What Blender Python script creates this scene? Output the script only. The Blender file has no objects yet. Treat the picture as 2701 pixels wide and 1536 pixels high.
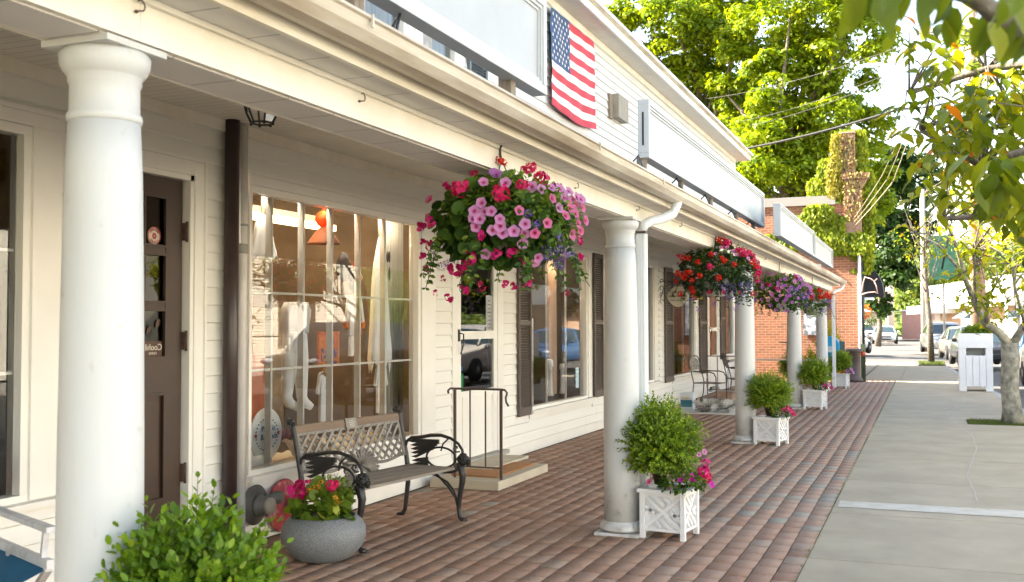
import bpy, bmesh, math, random
import numpy as np
from mathutils import Vector, Matrix, noise
R = math.radians
random.seed(7); RNG = np.random.default_rng(7)
SC = bpy.context.scene; COL = SC.collection
# ---------------- camera
cam = bpy.data.cameras.new('camera'); camo = bpy.data.objects.new('camera', cam); COL.objects.link(camo)
A_, P_, O_ = R(21.88), R(1.92), R(-.15)
fw = Vector((-math.sin(A_)*math.cos(P_), math.cos(A_)*math.cos(P_), math.sin(P_)))
rt = Vector((math.cos(A_), math.sin(A_), 0)); up = rt.cross(fw)
r2 = rt*math.cos(O_)+up*math.sin(O_); u2 = up*math.cos(O_)-rt*math.sin(O_)
m = Matrix((r2, u2, -fw)).transposed().to_4x4(); m.translation = (0, 0, 1.6); camo.matrix_world = m
cam.sensor_width = 36; cam.lens = 36.07; cam.clip_start = .05; cam.clip_end = 2000
cam.dof.use_dof = True; cam.dof.focus_distance = 9.5; cam.dof.aperture_fstop = 5.6
SC.camera = camo
# ---------------- light
SUN_EL, SUN_AZ = R(38), R(-100)          # azimuth from +Y towards +X
w = bpy.data.worlds.new('World'); SC.world = w; w.use_nodes = True
nt = w.node_tree; bg = nt.nodes['Background']; sky = nt.nodes.new('ShaderNodeTexSky'); sky.sky_type = 'NISHITA'
sky.sun_disc = False; sky.sun_elevation = SUN_EL; sky.sun_rotation = SUN_AZ; sky.dust_density = .9; sky.air_density = 1.0; sky.ozone_density = 1.0
tn = nt.nodes.new('ShaderNodeMixRGB'); tn.blend_type = 'MULTIPLY'; tn.inputs[0].default_value = 1; tn.inputs[2].default_value = (1.20, 1.0, .82, 1)
nt.links.new(sky.outputs[0], tn.inputs[1]); nt.links.new(tn.outputs[0], bg.inputs[0]); bg.inputs[1].default_value = .12
sd = bpy.data.lights.new('sun', 'SUN'); sd.energy = 5.0; sd.angle = R(.5); sd.color = (1, .91, .77)
so = bpy.data.objects.new('sun', sd); COL.objects.link(so)
sv = Vector((math.sin(SUN_AZ)*math.cos(SUN_EL), math.cos(SUN_AZ)*math.cos(SUN_EL), math.sin(SUN_EL)))
so.rotation_euler = sv.to_track_quat('Z', 'Y').to_euler()
SC.view_settings.view_transform = 'Standard'; SC.view_settings.look = 'None'; SC.view_settings.exposure = 2.82; SC.view_settings.gamma = 1
SC.render.engine = 'CYCLES'; SC.cycles.max_bounces = 8; SC.cycles.transparent_max_bounces = 16; SC.cycles.diffuse_bounces = 5
SC.cycles.caustics_reflective = False; SC.cycles.caustics_refractive = False
# ---------------- materials
MATS = {}
def N(t, k, **kw):
    n = t.nodes.new('ShaderNode'+k)
    for a, b in kw.items(): setattr(n, a, b)
    return n
def base(name):
    mt = bpy.data.materials.new(name); mt.use_nodes = True; t = mt.node_tree
    return mt, t, t.nodes['Principled BSDF']
def mat(name, col, rough=.5, metal=0, var=.1, scale=4, bump=0, bscale=60, col2=None, stretch=None, spec=.5, thr=.5, soft=.25, sheen=0):
    """base colour wandering between col and col2 on object-space noise, with fine bump"""
    if name in MATS: return MATS[name]
    mt, t, b = base(name); L = t.links
    tc = N(t, 'TexCoord'); src = tc.outputs['Object']
    if stretch:
        mp = N(t, 'Mapping'); mp.inputs['Scale'].default_value = stretch; L.new(src, mp.inputs[0]); src = mp.outputs[0]
    nz = N(t, 'TexNoise'); nz.inputs['Scale'].default_value = scale; nz.inputs['Detail'].default_value = 6; nz.inputs['Roughness'].default_value = .6; L.new(src, nz.inputs[0])
    rp = N(t, 'ValToRGB'); L.new(nz.outputs[0], rp.inputs[0])
    c2 = col2 or tuple(c*(1-2*var) for c in col)
    c1 = col if col2 else tuple(min(1, c*(1+var*.5)) for c in col)
    rp.color_ramp.elements[0].position = thr-soft; rp.color_ramp.elements[1].position = thr+soft
    rp.color_ramp.elements[0].color = (*c2, 1); rp.color_ramp.elements[1].color = (*c1, 1)
    L.new(rp.outputs[0], b.inputs['Base Color'])
    b.inputs['Roughness'].default_value = rough; b.inputs['Metallic'].default_value = metal
    b.inputs['Specular IOR Level'].default_value = spec
    if bump:
        n2 = N(t, 'TexNoise'); n2.inputs['Scale'].default_value = bscale; n2.inputs['Detail'].default_value = 3; L.new(src, n2.inputs[0])
        bp = N(t, 'Bump'); bp.inputs['Strength'].default_value = bump; bp.inputs['Distance'].default_value = .01
        L.new(n2.outputs[0], bp.inputs['Height']); L.new(bp.outputs[0], b.inputs['Normal'])
    MATS[name] = mt; return mt
def groove_mat(name, col, axis, pitch, width, dark=.55, var=.06):
    """boards: a thin dark groove every `pitch` metres along an axis"""
    mt, t, b = base(name); L = t.links
    tc = N(t, 'TexCoord'); sp = N(t, 'SeparateXYZ'); L.new(tc.outputs['Object'], sp.inputs[0])
    m1 = N(t, 'Math', operation='DIVIDE'); m1.inputs[1].default_value = pitch; L.new(sp.outputs[axis], m1.inputs[0])
    m2 = N(t, 'Math', operation='FRACT'); L.new(m1.outputs[0], m2.inputs[0])
    m3 = N(t, 'Math', operation='LESS_THAN'); m3.inputs[1].default_value = width/pitch; L.new(m2.outputs[0], m3.inputs[0])
    nz = N(t, 'TexNoise'); nz.inputs['Scale'].default_value = 3; nz.inputs['Detail'].default_value = 5; L.new(tc.outputs['Object'], nz.inputs[0])
    rp = N(t, 'ValToRGB'); L.new(nz.outputs[0], rp.inputs[0]); rp.color_ramp.elements[0].position = .3; rp.color_ramp.elements[1].position = .7
    rp.color_ramp.elements[0].color = (*[c*(1-2*var) for c in col], 1); rp.color_ramp.elements[1].color = (*col, 1)
    mx = N(t, 'MixRGB', blend_type='MIX'); L.new(m3.outputs[0], mx.inputs[0]); L.new(rp.outputs[0], mx.inputs[1]); mx.inputs[2].default_value = (*[c*dark for c in col], 1)
    L.new(mx.outputs[0], b.inputs['Base Color']); b.inputs['Roughness'].default_value = .55
    bp = N(t, 'Bump', invert=True); bp.inputs['Strength'].default_value = .6; bp.inputs['Distance'].default_value = .004
    L.new(m3.outputs[0], bp.inputs['Height']); L.new(bp.outputs[0], b.inputs['Normal'])
    return mt
def leaf_mat(name, stops, rough=.45, trans=.5, tint=(1.3, 1.25, .5)):
    """per-leaf colour from the 'rnd' attribute; part of the light passes through"""
    mt, t, b = base(name); L = t.links; out = t.nodes['Material Output']
    at = N(t, 'Attribute', attribute_name='rnd'); rp = N(t, 'ValToRGB'); L.new(at.outputs['Fac'], rp.inputs[0])
    e = rp.color_ramp.elements
    while len(e) < len(stops): e.new(.5)
    for i, (p, c) in enumerate(stops): e[i].position = p; e[i].color = (*c, 1)
    L.new(rp.outputs[0], b.inputs['Base Color']); b.inputs['Roughness'].default_value = rough; b.inputs['Specular IOR Level'].default_value = .3
    tr = N(t, 'BsdfTranslucent'); mm = N(t, 'MixRGB', blend_type='MULTIPLY'); mm.inputs[0].default_value = 1
    L.new(rp.outputs[0], mm.inputs[1]); mm.inputs[2].default_value = (*tint, 1); L.new(mm.outputs[0], tr.inputs[0])
    mx = N(t, 'MixShader'); mx.inputs[0].default_value = trans; L.new(b.outputs[0], mx.inputs[1]); L.new(tr.outputs[0], mx.inputs[2]); L.new(mx.outputs[0], out.inputs[0])
    return mt
def glass_mat(name, ior=1.9, tint=(.93, .95, .93), rough=0):
    mt, t, b = base(name); L = t.links; out = t.nodes['Material Output']
    t.nodes.remove(b); tr = N(t, 'BsdfTransparent'); tr.inputs[0].default_value = (*tint, 1)
    gl = N(t, 'BsdfGlossy'); gl.inputs['Roughness'].default_value = rough
    fr = N(t, 'Fresnel'); fr.inputs[0].default_value = ior
    mx = N(t, 'MixShader'); L.new(fr.outputs[0], mx.inputs[0]); L.new(tr.outputs[0], mx.inputs[1]); L.new(gl.outputs[0], mx.inputs[2]); L.new(mx.outputs[0], out.inputs[0])
    return mt
def emit_mat(name, col, s):
    mt, t, b = base(name); b.inputs['Emission Color'].default_value = (*col, 1); b.inputs['Emission Strength'].default_value = s
    b.inputs['Base Color'].default_value = (*col, 1); return mt
def brick_mat(name, c1, c2, mortar, bw=.22, bh=.075, ax=('X', 'Z'), ms=.012, stain=None):
    mt, t, b = base(name); L = t.links
    tc = N(t, 'TexCoord'); sp = N(t, 'SeparateXYZ'); L.new(tc.outputs['Object'], sp.inputs[0])
    cb = N(t, 'CombineXYZ'); L.new(sp.outputs[ax[0]], cb.inputs[0]); L.new(sp.outputs[ax[1]], cb.inputs[1])
    br = N(t, 'TexBrick'); L.new(cb.outputs[0], br.inputs[0]); br.inputs['Scale'].default_value = 1
    br.inputs['Brick Width'].default_value = bw; br.inputs['Row Height'].default_value = bh; br.inputs['Mortar Size'].default_value = ms/2
    br.inputs['Color1'].default_value = (*c1, 1); br.inputs['Color2'].default_value = (*c2, 1); br.inputs['Mortar'].default_value = (*mortar, 1)
    br.inputs['Bias'].default_value = -.1
    nz = N(t, 'TexNoise'); nz.inputs['Scale'].default_value = .9; nz.inputs['Detail'].default_value = 6; L.new(tc.outputs['Object'], nz.inputs[0])
    rp = N(t, 'ValToRGB'); rp.color_ramp.elements[0].position = .52; rp.color_ramp.elements[1].position = .75; L.new(nz.outputs[0], rp.inputs[0])
    mx = N(t, 'MixRGB', blend_type='MIX'); L.new(rp.outputs[0], mx.inputs[0]); L.new(br.outputs[0], mx.inputs[1]); mx.inputs[2].default_value = (*(stain or mortar), 1)
    m2 = N(t, 'MixRGB', blend_type='MIX'); m2.inputs[0].default_value = .45; L.new(br.outputs[0], m2.inputs[1]); L.new(mx.outputs[0], m2.inputs[2])
    L.new(m2.outputs[0], b.inputs['Base Color']); b.inputs['Roughness'].default_value = .9
    bp = N(t, 'Bump', invert=True); bp.inputs['Strength'].default_value = .7; bp.inputs['Distance'].default_value = .008; L.new(br.outputs['Fac'], bp.inputs['Height']); L.new(bp.outputs[0], b.inputs['Normal'])
    return mt
def rnd_mat(name, stops, rough=.85, nscale=90, namt=.35, bump=.4, patch=None):
    """per-piece colour from 'rnd' with speckle"""
    mt, t, b = base(name); L = t.links
    at = N(t, 'Attribute', attribute_name='rnd'); rp = N(t, 'ValToRGB'); L.new(at.outputs['Fac'], rp.inputs[0]); e = rp.color_ramp.elements
    while len(e) < len(stops): e.new(.5)
    for i, (p, c) in enumerate(stops): e[i].position = p; e[i].color = (*c, 1)
    tc = N(t, 'TexCoord'); nz = N(t, 'TexNoise'); nz.inputs['Scale'].default_value = nscale; nz.inputs['Detail'].default_value = 4; L.new(tc.outputs['Object'], nz.inputs[0])
    mr = N(t, 'MapRange'); mr.inputs['From Min'].default_value = .3; mr.inputs['From Max'].default_value = .7; mr.inputs['To Min'].default_value = 1-namt; mr.inputs['To Max'].default_value = 1+namt; L.new(nz.outputs[0], mr.inputs[0])
    mm = N(t, 'MixRGB', blend_type='MULTIPLY'); mm.inputs[0].default_value = 1; L.new(rp.outputs[0], mm.inputs[1]); L.new(mr.outputs[0], mm.inputs[2])
    col = mm.outputs[0]
    if patch:
        n2 = N(t, 'TexNoise'); n2.inputs['Scale'].default_value = patch[0]; n2.inputs['Detail'].default_value = 5; L.new(tc.outputs['Object'], n2.inputs[0])
        r2_ = N(t, 'ValToRGB'); r2_.color_ramp.elements[0].position = patch[1]; r2_.color_ramp.elements[1].position = patch[1]+.2; r2_.color_ramp.elements[1].color = (patch[3],)*3+(1,); L.new(n2.outputs[0], r2_.inputs[0])
        mx = N(t, 'MixRGB'); L.new(r2_.outputs[0], mx.inputs[0]); L.new(col, mx.inputs[1]); mx.inputs[2].default_value = (*patch[2], 1); col = mx.outputs[0]
    L.new(col, b.inputs['Base Color']); b.inputs['Roughness'].default_value = rough
    bp = N(t, 'Bump'); bp.inputs['Strength'].default_value = bump; bp.inputs['Distance'].default_value = .003; L.new(nz.outputs[0], bp.inputs['Height']); L.new(bp.outputs[0], b.inputs['Normal'])
    return mt
# ---------------- mesh builder
ORG = {}
def org(p):
    return ORG.get(p, Vector((0, 0, 0))) if p else Vector((0, 0, 0))
def link(name, me, parent=None, smooth=None, bev=0):
    o = bpy.data.objects.new(name, me); COL.objects.link(o)
    if parent: o.parent = parent; ORG[o] = org(parent)
    if bev:
        md = o.modifiers.new('bevel', 'BEVEL'); md.width = bev; md.segments = 2; md.limit_method = 'ANGLE'; md.angle_limit = R(40)
    return o
class MB:
    def __init__(s): s.v = []; s.f = []; s.mi = []; s.sm = []
    def add(s, vs, fs, mi=0, sm=False):
        n = len(s.v); s.v += [tuple(v) for v in vs]; s.f += [tuple(i+n for i in f) for f in fs]; s.mi += [mi]*len(fs); s.sm += [sm]*len(fs); return s
    def box(s, x0, x1, y0, y1, z0, z1, mi=0, M=None):
        vs = [Vector((x, y, z)) for z in (z0, z1) for y in (y0, y1) for x in (x0, x1)]
        if M: vs = [M @ v for v in vs]
        return s.add(vs, [(0, 2, 3, 1), (4, 5, 7, 6), (0, 1, 5, 4), (2, 6, 7, 3), (0, 4, 6, 2), (1, 3, 7, 5)], mi)
    def bar(s, a, b, w, h=None, mi=0, upv=(0, 0, 1)):
        a, b = Vector(a), Vector(b); d = b-a; L = d.length; d.normalize(); h = h or w
        u = Vector(upv); 
        if abs(d.dot(u)) > .98: u = Vector((1, 0, 0))
        x = d.cross(u).normalized(); y = x.cross(d)
        M = Matrix((x, d, y)).transposed().to_4x4(); M.translation = a
        return s.box(-w/2, w/2, 0, L, -h/2, h/2, mi, M)
    def tube(s, pts, r, seg=8, mi=0, sm=True, cap=True, closed=False):
        pts = [Vector(p) for p in pts]; n = len(pts); rs = r if isinstance(r, (list, tuple)) else [r]*n
        vs = []; fs = []; prev = None
        for i, p in enumerate(pts):
            if closed: d = pts[(i+1) % n]-pts[i-1]
            else: d = pts[min(i+1, n-1)]-pts[max(i-1, 0)]
            d.normalize()
            if prev is None:
                u = Vector((0, 0, 1)) if abs(d.z) < .9 else Vector((1, 0, 0)); x = d.cross(u).normalized()
            else:
                x = prev-d*prev.dot(d); x = x.normalized() if x.length > 1e-6 else d.orthogonal().normalized()
            prev = x; y = d.cross(x)
            for k in range(seg):
                a = 2*math.pi*k/seg; vs.append(p+(x*math.cos(a)+y*math.sin(a))*rs[i])
        m_ = n if closed else n-1
        for i in range(m_):
            for k in range(seg):
                a0 = i*seg+k; a1 = i*seg+(k+1) % seg; b0 = ((i+1) % n)*seg+k; b1 = ((i+1) % n)*seg+(k+1) % seg
                fs.append((a0, a1, b1, b0))
        if cap and not closed: fs += [tuple(range(seg-1, -1, -1)), tuple((n-1)*seg+k for k in range(seg))]
        return s.add(vs, fs, mi, sm)
    def lathe(s, prof, seg=24, c=(0, 0, 0), mi=0, sm=True, M=None):
        c = Vector(c); vs = []; fs = []; n = len(prof)
        for r_, z in prof:
            for k in range(seg):
                a = 2*math.pi*k/seg; v = Vector((r_*math.cos(a), r_*math.sin(a), z)); vs.append((M @ v if M else v)+c)
        for i in range(n-1):
            for k in range(seg):
                fs.append((i*seg+k, i*seg+(k+1) % seg, (i+1)*seg+(k+1) % seg, (i+1)*seg+k))
        if prof[0][0] > 1e-5: fs.append(tuple(range(seg-1, -1, -1)))
        if prof[-1][0] > 1e-5: fs.append(tuple((n-1)*seg+k for k in range(seg)))
        return s.add(vs, fs, mi, sm)
    def ball(s, c, r, seg=12, mi=0, M=None):
        rr = r if isinstance(r, (tuple, list)) else (r,)*3; vs = []; fs = []; h = seg//2
        for i in range(h+1):
            th = math.pi*i/h
            for k in range(seg):
                a = 2*math.pi*k/seg; v = Vector((rr[0]*math.sin(th)*math.cos(a), rr[1]*math.sin(th)*math.sin(a), -rr[2]*math.cos(th)))
                if M: v = M @ v
                vs.append(v+Vector(c))
        for i in range(h):
            for k in range(seg): fs.append((i*seg+k, i*seg+(k+1) % seg, (i+1)*seg+(k+1) % seg, (i+1)*seg+k))
        return s.add(vs, fs, mi, True)
    def prism(s, pts, d, mi=0, sm=False):
        """pts: planar 3-D outline, extruded by vector d"""
        pts = [Vector(p) for p in pts]; n = len(pts); d = Vector(d)
        return s.add(pts+[p+d for p in pts], [tuple(range(n-1, -1, -1)), tuple(range(n, 2*n))]+[(i, (i+1) % n, n+(i+1) % n, n+i) for i in range(n)], mi, sm)
    def quad(s, *p, mi=0): return s.add(p, [tuple(range(len(p)))], mi)
    def build(s, name, mt, parent=None, bev=0, merge=False, fix=True):
        me = bpy.data.meshes.new(name); o_ = org(parent)
        me.from_pydata([tuple(Vector(v)-o_) for v in s.v], [], s.f)
        for x in (mt if isinstance(mt, (list, tuple)) else [mt]): me.materials.append(x)
        me.polygons.foreach_set('material_index', s.mi); me.polygons.foreach_set('use_smooth', s.sm)
        if fix or merge:
            b = bmesh.new(); b.from_mesh(me)
            if merge: bmesh.ops.remove_doubles(b, verts=b.verts, dist=1e-4)
            bmesh.ops.recalc_face_normals(b, faces=b.faces); b.to_mesh(me); b.free()
        me.update()
        return link(name, me, parent, bev=bev)
def tag(o, label=None, cat=None, group=None, kind=None):
    if label: o['label'] = label
    if cat: o['category'] = cat
    if group: o['group'] = group
    if kind: o['kind'] = kind
    return o
def thing(name, loc, label, cat, group=None):
    o = bpy.data.objects.new(name, None); COL.objects.link(o); o.location = loc; o.empty_display_size = .2
    ORG[o] = Vector(loc); return tag(o, label, cat, group)
def local(name, label, cat, group=None):       # built round the origin, moved afterwards
    o = thing(name, (0, 0, 0), label, cat, group); return o
def dup(o, loc=None, rz=None, label=None, scale=None, parent=None):
    c = o.copy(); COL.objects.link(c)
    if parent: c.parent = parent
    if loc is not None: c.location = loc
    if rz is not None: c.rotation_euler = (0, 0, rz)
    if scale: c.scale = (scale,)*3
    if label: c['label'] = label
    for ch in list(o.children): dup(ch, parent=c)
    return c
def struct(o): o['kind'] = 'structure'; return o
def text_mesh(txt, size, name, mt, parent, M, ext=.0015):
    cu = bpy.data.curves.new(name, 'FONT'); cu.body = txt; cu.size = size; cu.extrude = ext; cu.align_x = 'CENTER'; cu.align_y = 'CENTER'; cu.resolution_u = 3
    t_ = bpy.data.objects.new('t', cu); COL.objects.link(t_)
    me = bpy.data.meshes.new_from_object(t_.evaluated_get(bpy.context.evaluated_depsgraph_get())); bpy.data.objects.remove(t_)
    me.name = name; me.transform(Matrix.Translation(-org(parent)) @ M); me.materials.clear(); me.materials.append(mt)
    return link(name, me, parent)
# ---------------- scattered leaves / stems: one template, many transforms
def frames(nrm, spin=None):
    n = nrm/np.maximum(np.linalg.norm(nrm, axis=1, keepdims=True), 1e-6); k = len(n)
    a = np.where(np.abs(n[:, 2:3]) < .9, np.array([[0, 0, 1.]]), np.array([[1., 0, 0]]))
    x = np.cross(a, n); x /= np.linalg.norm(x, axis=1, keepdims=True); y = np.cross(n, x)
    s = RNG.uniform(0, 2*np.pi, k) if spin is None else spin
    c, s_ = np.cos(s)[:, None], np.sin(s)[:, None]
    return np.stack([x*c+y*s_, y*c-x*s_, n], axis=2)      # columns x,y,n
def dir_frames(d, nrm):
    """y axis along d, z close to nrm"""
    d = d/np.linalg.norm(d, axis=1, keepdims=True); x = np.cross(d, nrm); x /= np.maximum(np.linalg.norm(x, axis=1, keepdims=True), 1e-6); n = np.cross(x, d)
    return np.stack([x, d, n], axis=2)
def scatter(name, tmpl, pos, fr, sc, rnd, mt, parent=None, smooth=False):
    V, F = tmpl; V = np.array(V, float); k = len(V); n = len(pos)
    sc = np.broadcast_to(np.asarray(sc, float).reshape(-1, 1) if np.ndim(sc) < 2 else sc, (n, 3) if np.ndim(sc) == 2 else (n, 1))
    P = np.einsum('nij,nkj->nki', fr, V[None]*sc[:, None, :])+pos[:, None, :]-np.array(org(parent))
    me = bpy.data.meshes.new(name); me.vertices.add(n*k); me.vertices.foreach_set('co', P.reshape(-1).astype(np.float32))
    lens = np.array([len(f) for f in F]); fl = np.concatenate([np.array(f) for f in F]); nl = len(fl)
    idx = (fl[None]+(np.arange(n)*k)[:, None]).reshape(-1)
    me.loops.add(n*nl); me.loops.foreach_set('vertex_index', idx.astype(np.int32))
    ls = np.concatenate([[0], np.cumsum(lens)[:-1]]); st = (ls[None]+(np.arange(n)*nl)[:, None]).reshape(-1)
    me.polygons.add(n*len(F)); me.polygons.foreach_set('loop_start', st.astype(np.int32)); me.polygons.foreach_set('loop_total', np.tile(lens, n).astype(np.int32))
    if smooth: me.polygons.foreach_set('use_smooth', np.ones(n*len(F), bool))
    me.update(calc_edges=True)
    at = me.attributes.new('rnd', 'FLOAT', 'POINT'); at.data.foreach_set('value', np.repeat(rnd, k).astype(np.float32))
    me.materials.append(mt)
    return link(name, me, parent)
LEAF4 = ([(0, 0, 0), (.32, .45, .06), (0, 1, -.05), (-.32, .45, .06)], [(0, 1, 2, 3)])
LEAF6 = ([(0, 0, 0), (.22, .28, .05), (.24, .62, .03), (0, 1, -.12), (-.24, .62, .03), (-.22, .28, .05), (0, .45, -.03)], [(0, 1, 2, 6), (6, 2, 3), (0, 6, 4, 5), (6, 3, 4)])
MAPLE = ([(0, 0, 0), (.3, .05, .02), (.5, .42, -.05), (.2, .45, .03), (0, 1, -.08), (-.2, .45, .03), (-.5, .42, -.05), (-.3, .05, .02)], [(0, 1, 2, 3, 4, 5, 6, 7)])
def sph(n):
    v = RNG.normal(size=(n, 3)); return v/np.linalg.norm(v, axis=1, keepdims=True)
# ---------------- shared materials
white = mat('white_paint', (.80, .79, .74), .45, var=.05, scale=2, bump=.05, bscale=40)
wsid = mat('white_siding', (.80, .785, .73), .5, var=.05, scale=1.2, bump=.12, bscale=30, stretch=(1, .15, 3))
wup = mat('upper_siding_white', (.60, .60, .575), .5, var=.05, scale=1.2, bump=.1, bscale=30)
wtrim = mat('white_trim', (.82, .80, .745), .4, var=.04, scale=2)
wcol = mat('column_paint', (.60, .605, .59), .5, scale=2.2, col2=(.55, .55, .53), stretch=(1, 1, .35), thr=.42, soft=.2, bump=.06, bscale=60)
t = wcol.node_tree; L = t.links; b = t.nodes['Principled BSDF']; src = b.inputs['Base Color'].links[0].from_socket     # splash dirt low on the shafts, a few scuffs
tc = N(t, 'TexCoord'); sp = N(t, 'SeparateXYZ'); L.new(tc.outputs['Object'], sp.inputs[0]); nz = N(t, 'TexNoise'); nz.inputs['Scale'].default_value = 14; nz.inputs['Detail'].default_value = 6; L.new(tc.outputs['Object'], nz.inputs[0])
mr = N(t, 'MapRange'); mr.inputs['From Min'].default_value = 0; mr.inputs['From Max'].default_value = .45; mr.inputs['To Min'].default_value = .17; mr.inputs['To Max'].default_value = -.02; L.new(sp.outputs['Z'], mr.inputs[0])
ad = N(t, 'Math', operation='ADD'); L.new(nz.outputs[0], ad.inputs[0]); L.new(mr.outputs[0], ad.inputs[1]); rp = N(t, 'ValToRGB'); rp.color_ramp.elements[0].position = .63; rp.color_ramp.elements[1].position = .86; rp.color_ramp.elements[1].color = (.75, .75, .75, 1); L.new(ad.outputs[0], rp.inputs[0])
mx = N(t, 'MixRGB'); L.new(rp.outputs[0], mx.inputs[0]); L.new(src, mx.inputs[1]); mx.inputs[2].default_value = (.33, .29, .22, 1); L.new(mx.outputs[0], b.inputs['Base Color'])
wbeam = mat('beam_cream', (.80, .765, .68), .45, var=.07, scale=3, col2=(.68, .62, .49), thr=.38, soft=.18)
wfascia = mat('fascia_cream', (.80, .76, .66), .45, scale=2.4, col2=(.60, .52, .38), thr=.42, soft=.2, stretch=(1, .5, 5))
gutterm = mat('gutter_aged', (.72, .66, .55), .35, scale=2.2, col2=(.34, .25, .155), thr=.47, soft=.15, stretch=(1, .35, 4))
white2 = mat('downspout_white', (.80, .81, .80), .35, var=.05)
brownpaint = mat('shutter_brown', (.105, .082, .068), .5, var=.1)
slate = mat('shutter_slate', (.10, .12, .13), .5)
darkdoor = mat('door_dark', (.055, .030, .018), .5, var=.15, bump=.1, bscale=50)
rust = mat('rusty_iron', (.10, .06, .045), .6, var=.25, scale=20)
iron = mat('cast_iron', (.045, .042, .04), .38, var=.2, scale=12, metal=.3)
blackm = mat('black_metal', (.018, .017, .017), .4)
glass = glass_mat('window_glass', 1.75, (.97, .98, .97))
soffitm = groove_mat('soffit_panels', (.70, .67, .63), 'Y', .31, .008, .4)
ceilm = groove_mat('porch_ceiling', (.80, .78, .70), 'Y', .083, .006, .55)
usoffit = groove_mat('upper_soffit', (.72, .68, .63), 'Y', .1, .01, .6)
concrete = mat('sidewalk_concrete', (.42, .355, .245), .85, scale=1.7, col2=(.31, .262, .18), thr=.47, soft=.22, bump=.5, bscale=220)
conc2 = mat('kerb_concrete', (.42, .40, .36), .85, var=.12, bump=.4, bscale=150)
asphalt = mat('asphalt', (.11, .104, .095), .85, var=.15, scale=1.2, bump=.6, bscale=180)
soil = mat('soil', (.06, .045, .03), .95, var=.3, scale=15, bump=1, bscale=60)
grassm = leaf_mat('grass_blades', [(0, (.06, .10, .02)), (1, (.16, .2, .05))], trans=.3)
# ---------------- ground, pavement, road
g = MB().quad((-300, -60, -.2), (300, -60, -.2), (300, 700, -.2), (-300, 700, -.2))
struct(g.build('ground', mat('earth', (.14, .15, .08), .95, var=.3, scale=.2)))
struct(MB().quad((-40, 46.2, -.125), (-40, 150, -.125), (12, 150, -.125), (12, 46.2, -.125)).quad((-1.2, -6, -.125), (-1.2, 46.2, -.125), (12, 46.2, -.125), (12, -6, -.125)).build('road', asphalt))
bed = MB().quad((-12, -6, -.008), (-.766, -6, -.008), (-.766, 31.4, -.008), (-12, 31.4, -.008)); struct(bed.build('pavement_bed', mat('joint_sand', (.065, .048, .034), .95, scale=9, col2=(.055, .06, .022), var=.2, bump=.8, bscale=90)))
# brick pavers: single units, running courses along the street
bw, bl = .148, .235; P = []; S = []; rn = []; FR = []
nx = int((4.72-.76)/bw)
for i in range(nx):
    x = -.770-bw*(nx-1-i+.5); off = (i % 2)*bl/2+random.uniform(-.02, .02)
    for j in range(int(33.2/bl)):
        y = -1.8+off+bl*j
        if y > 31.2: continue
        if x > -.80: continue
        wob = .004*math.sin(y*1.3+x*2)+.004*noise.noise(Vector((x, y*.7, 0)))*2
        if abs(x+.76) < .2 and y > 5: pass
        P.append((x+wob, y, -.03+random.uniform(-.0015, .0015)+.004*noise.noise(Vector((x*.8, y*.5, 3)))))
        S.append((bw-.006-random.uniform(0, .004), bl-.017-random.uniform(0, .005), .03)); a = random.uniform(-.012, .012)
        tx, ty = random.uniform(-.003, .003), random.uniform(-.002, .002)
        FR.append([[math.cos(a), -math.sin(a), tx], [math.sin(a), math.cos(a), ty], [-tx, -ty, 1]])
        pt = noise.noise(Vector((x*.55, y*.28, 7)))
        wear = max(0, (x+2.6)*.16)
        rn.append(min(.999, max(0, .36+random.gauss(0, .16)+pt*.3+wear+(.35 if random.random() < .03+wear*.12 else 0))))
c_ = .5; bv = .06
BR = ([(-.5, -.5, 0), (.5, -.5, 0), (.5, .5, 0), (-.5, .5, 0), (-.5, -.5, .9), (.5, -.5, .9), (.5, .5, .9), (-.5, .5, .9), (-.49, -.492, 1), (.49, -.492, 1), (.49, .492, 1), (-.49, .492, 1)],
      [(0, 1, 5, 4), (1, 2, 6, 5), (2, 3, 7, 6), (3, 0, 4, 7), (4, 5, 9, 8), (5, 6, 10, 9), (6, 7, 11, 10), (7, 4, 8, 11), (8, 9, 10, 11)])
paver = rnd_mat('brick_pavers', [(0, (.265, .145, .090)), (.4, (.32, .195, .130)), (.7, (.345, .23, .162)), (.85, (.30, .235, .175)), (1, (.275, .25, .20))], nscale=130, namt=.3, bump=.5, patch=(.9, .56, (.20, .165, .13), .55))
struct(scatter('brick_pavement', BR, np.array(P), np.array(FR), np.array(S), np.array(rn), paver))
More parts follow.
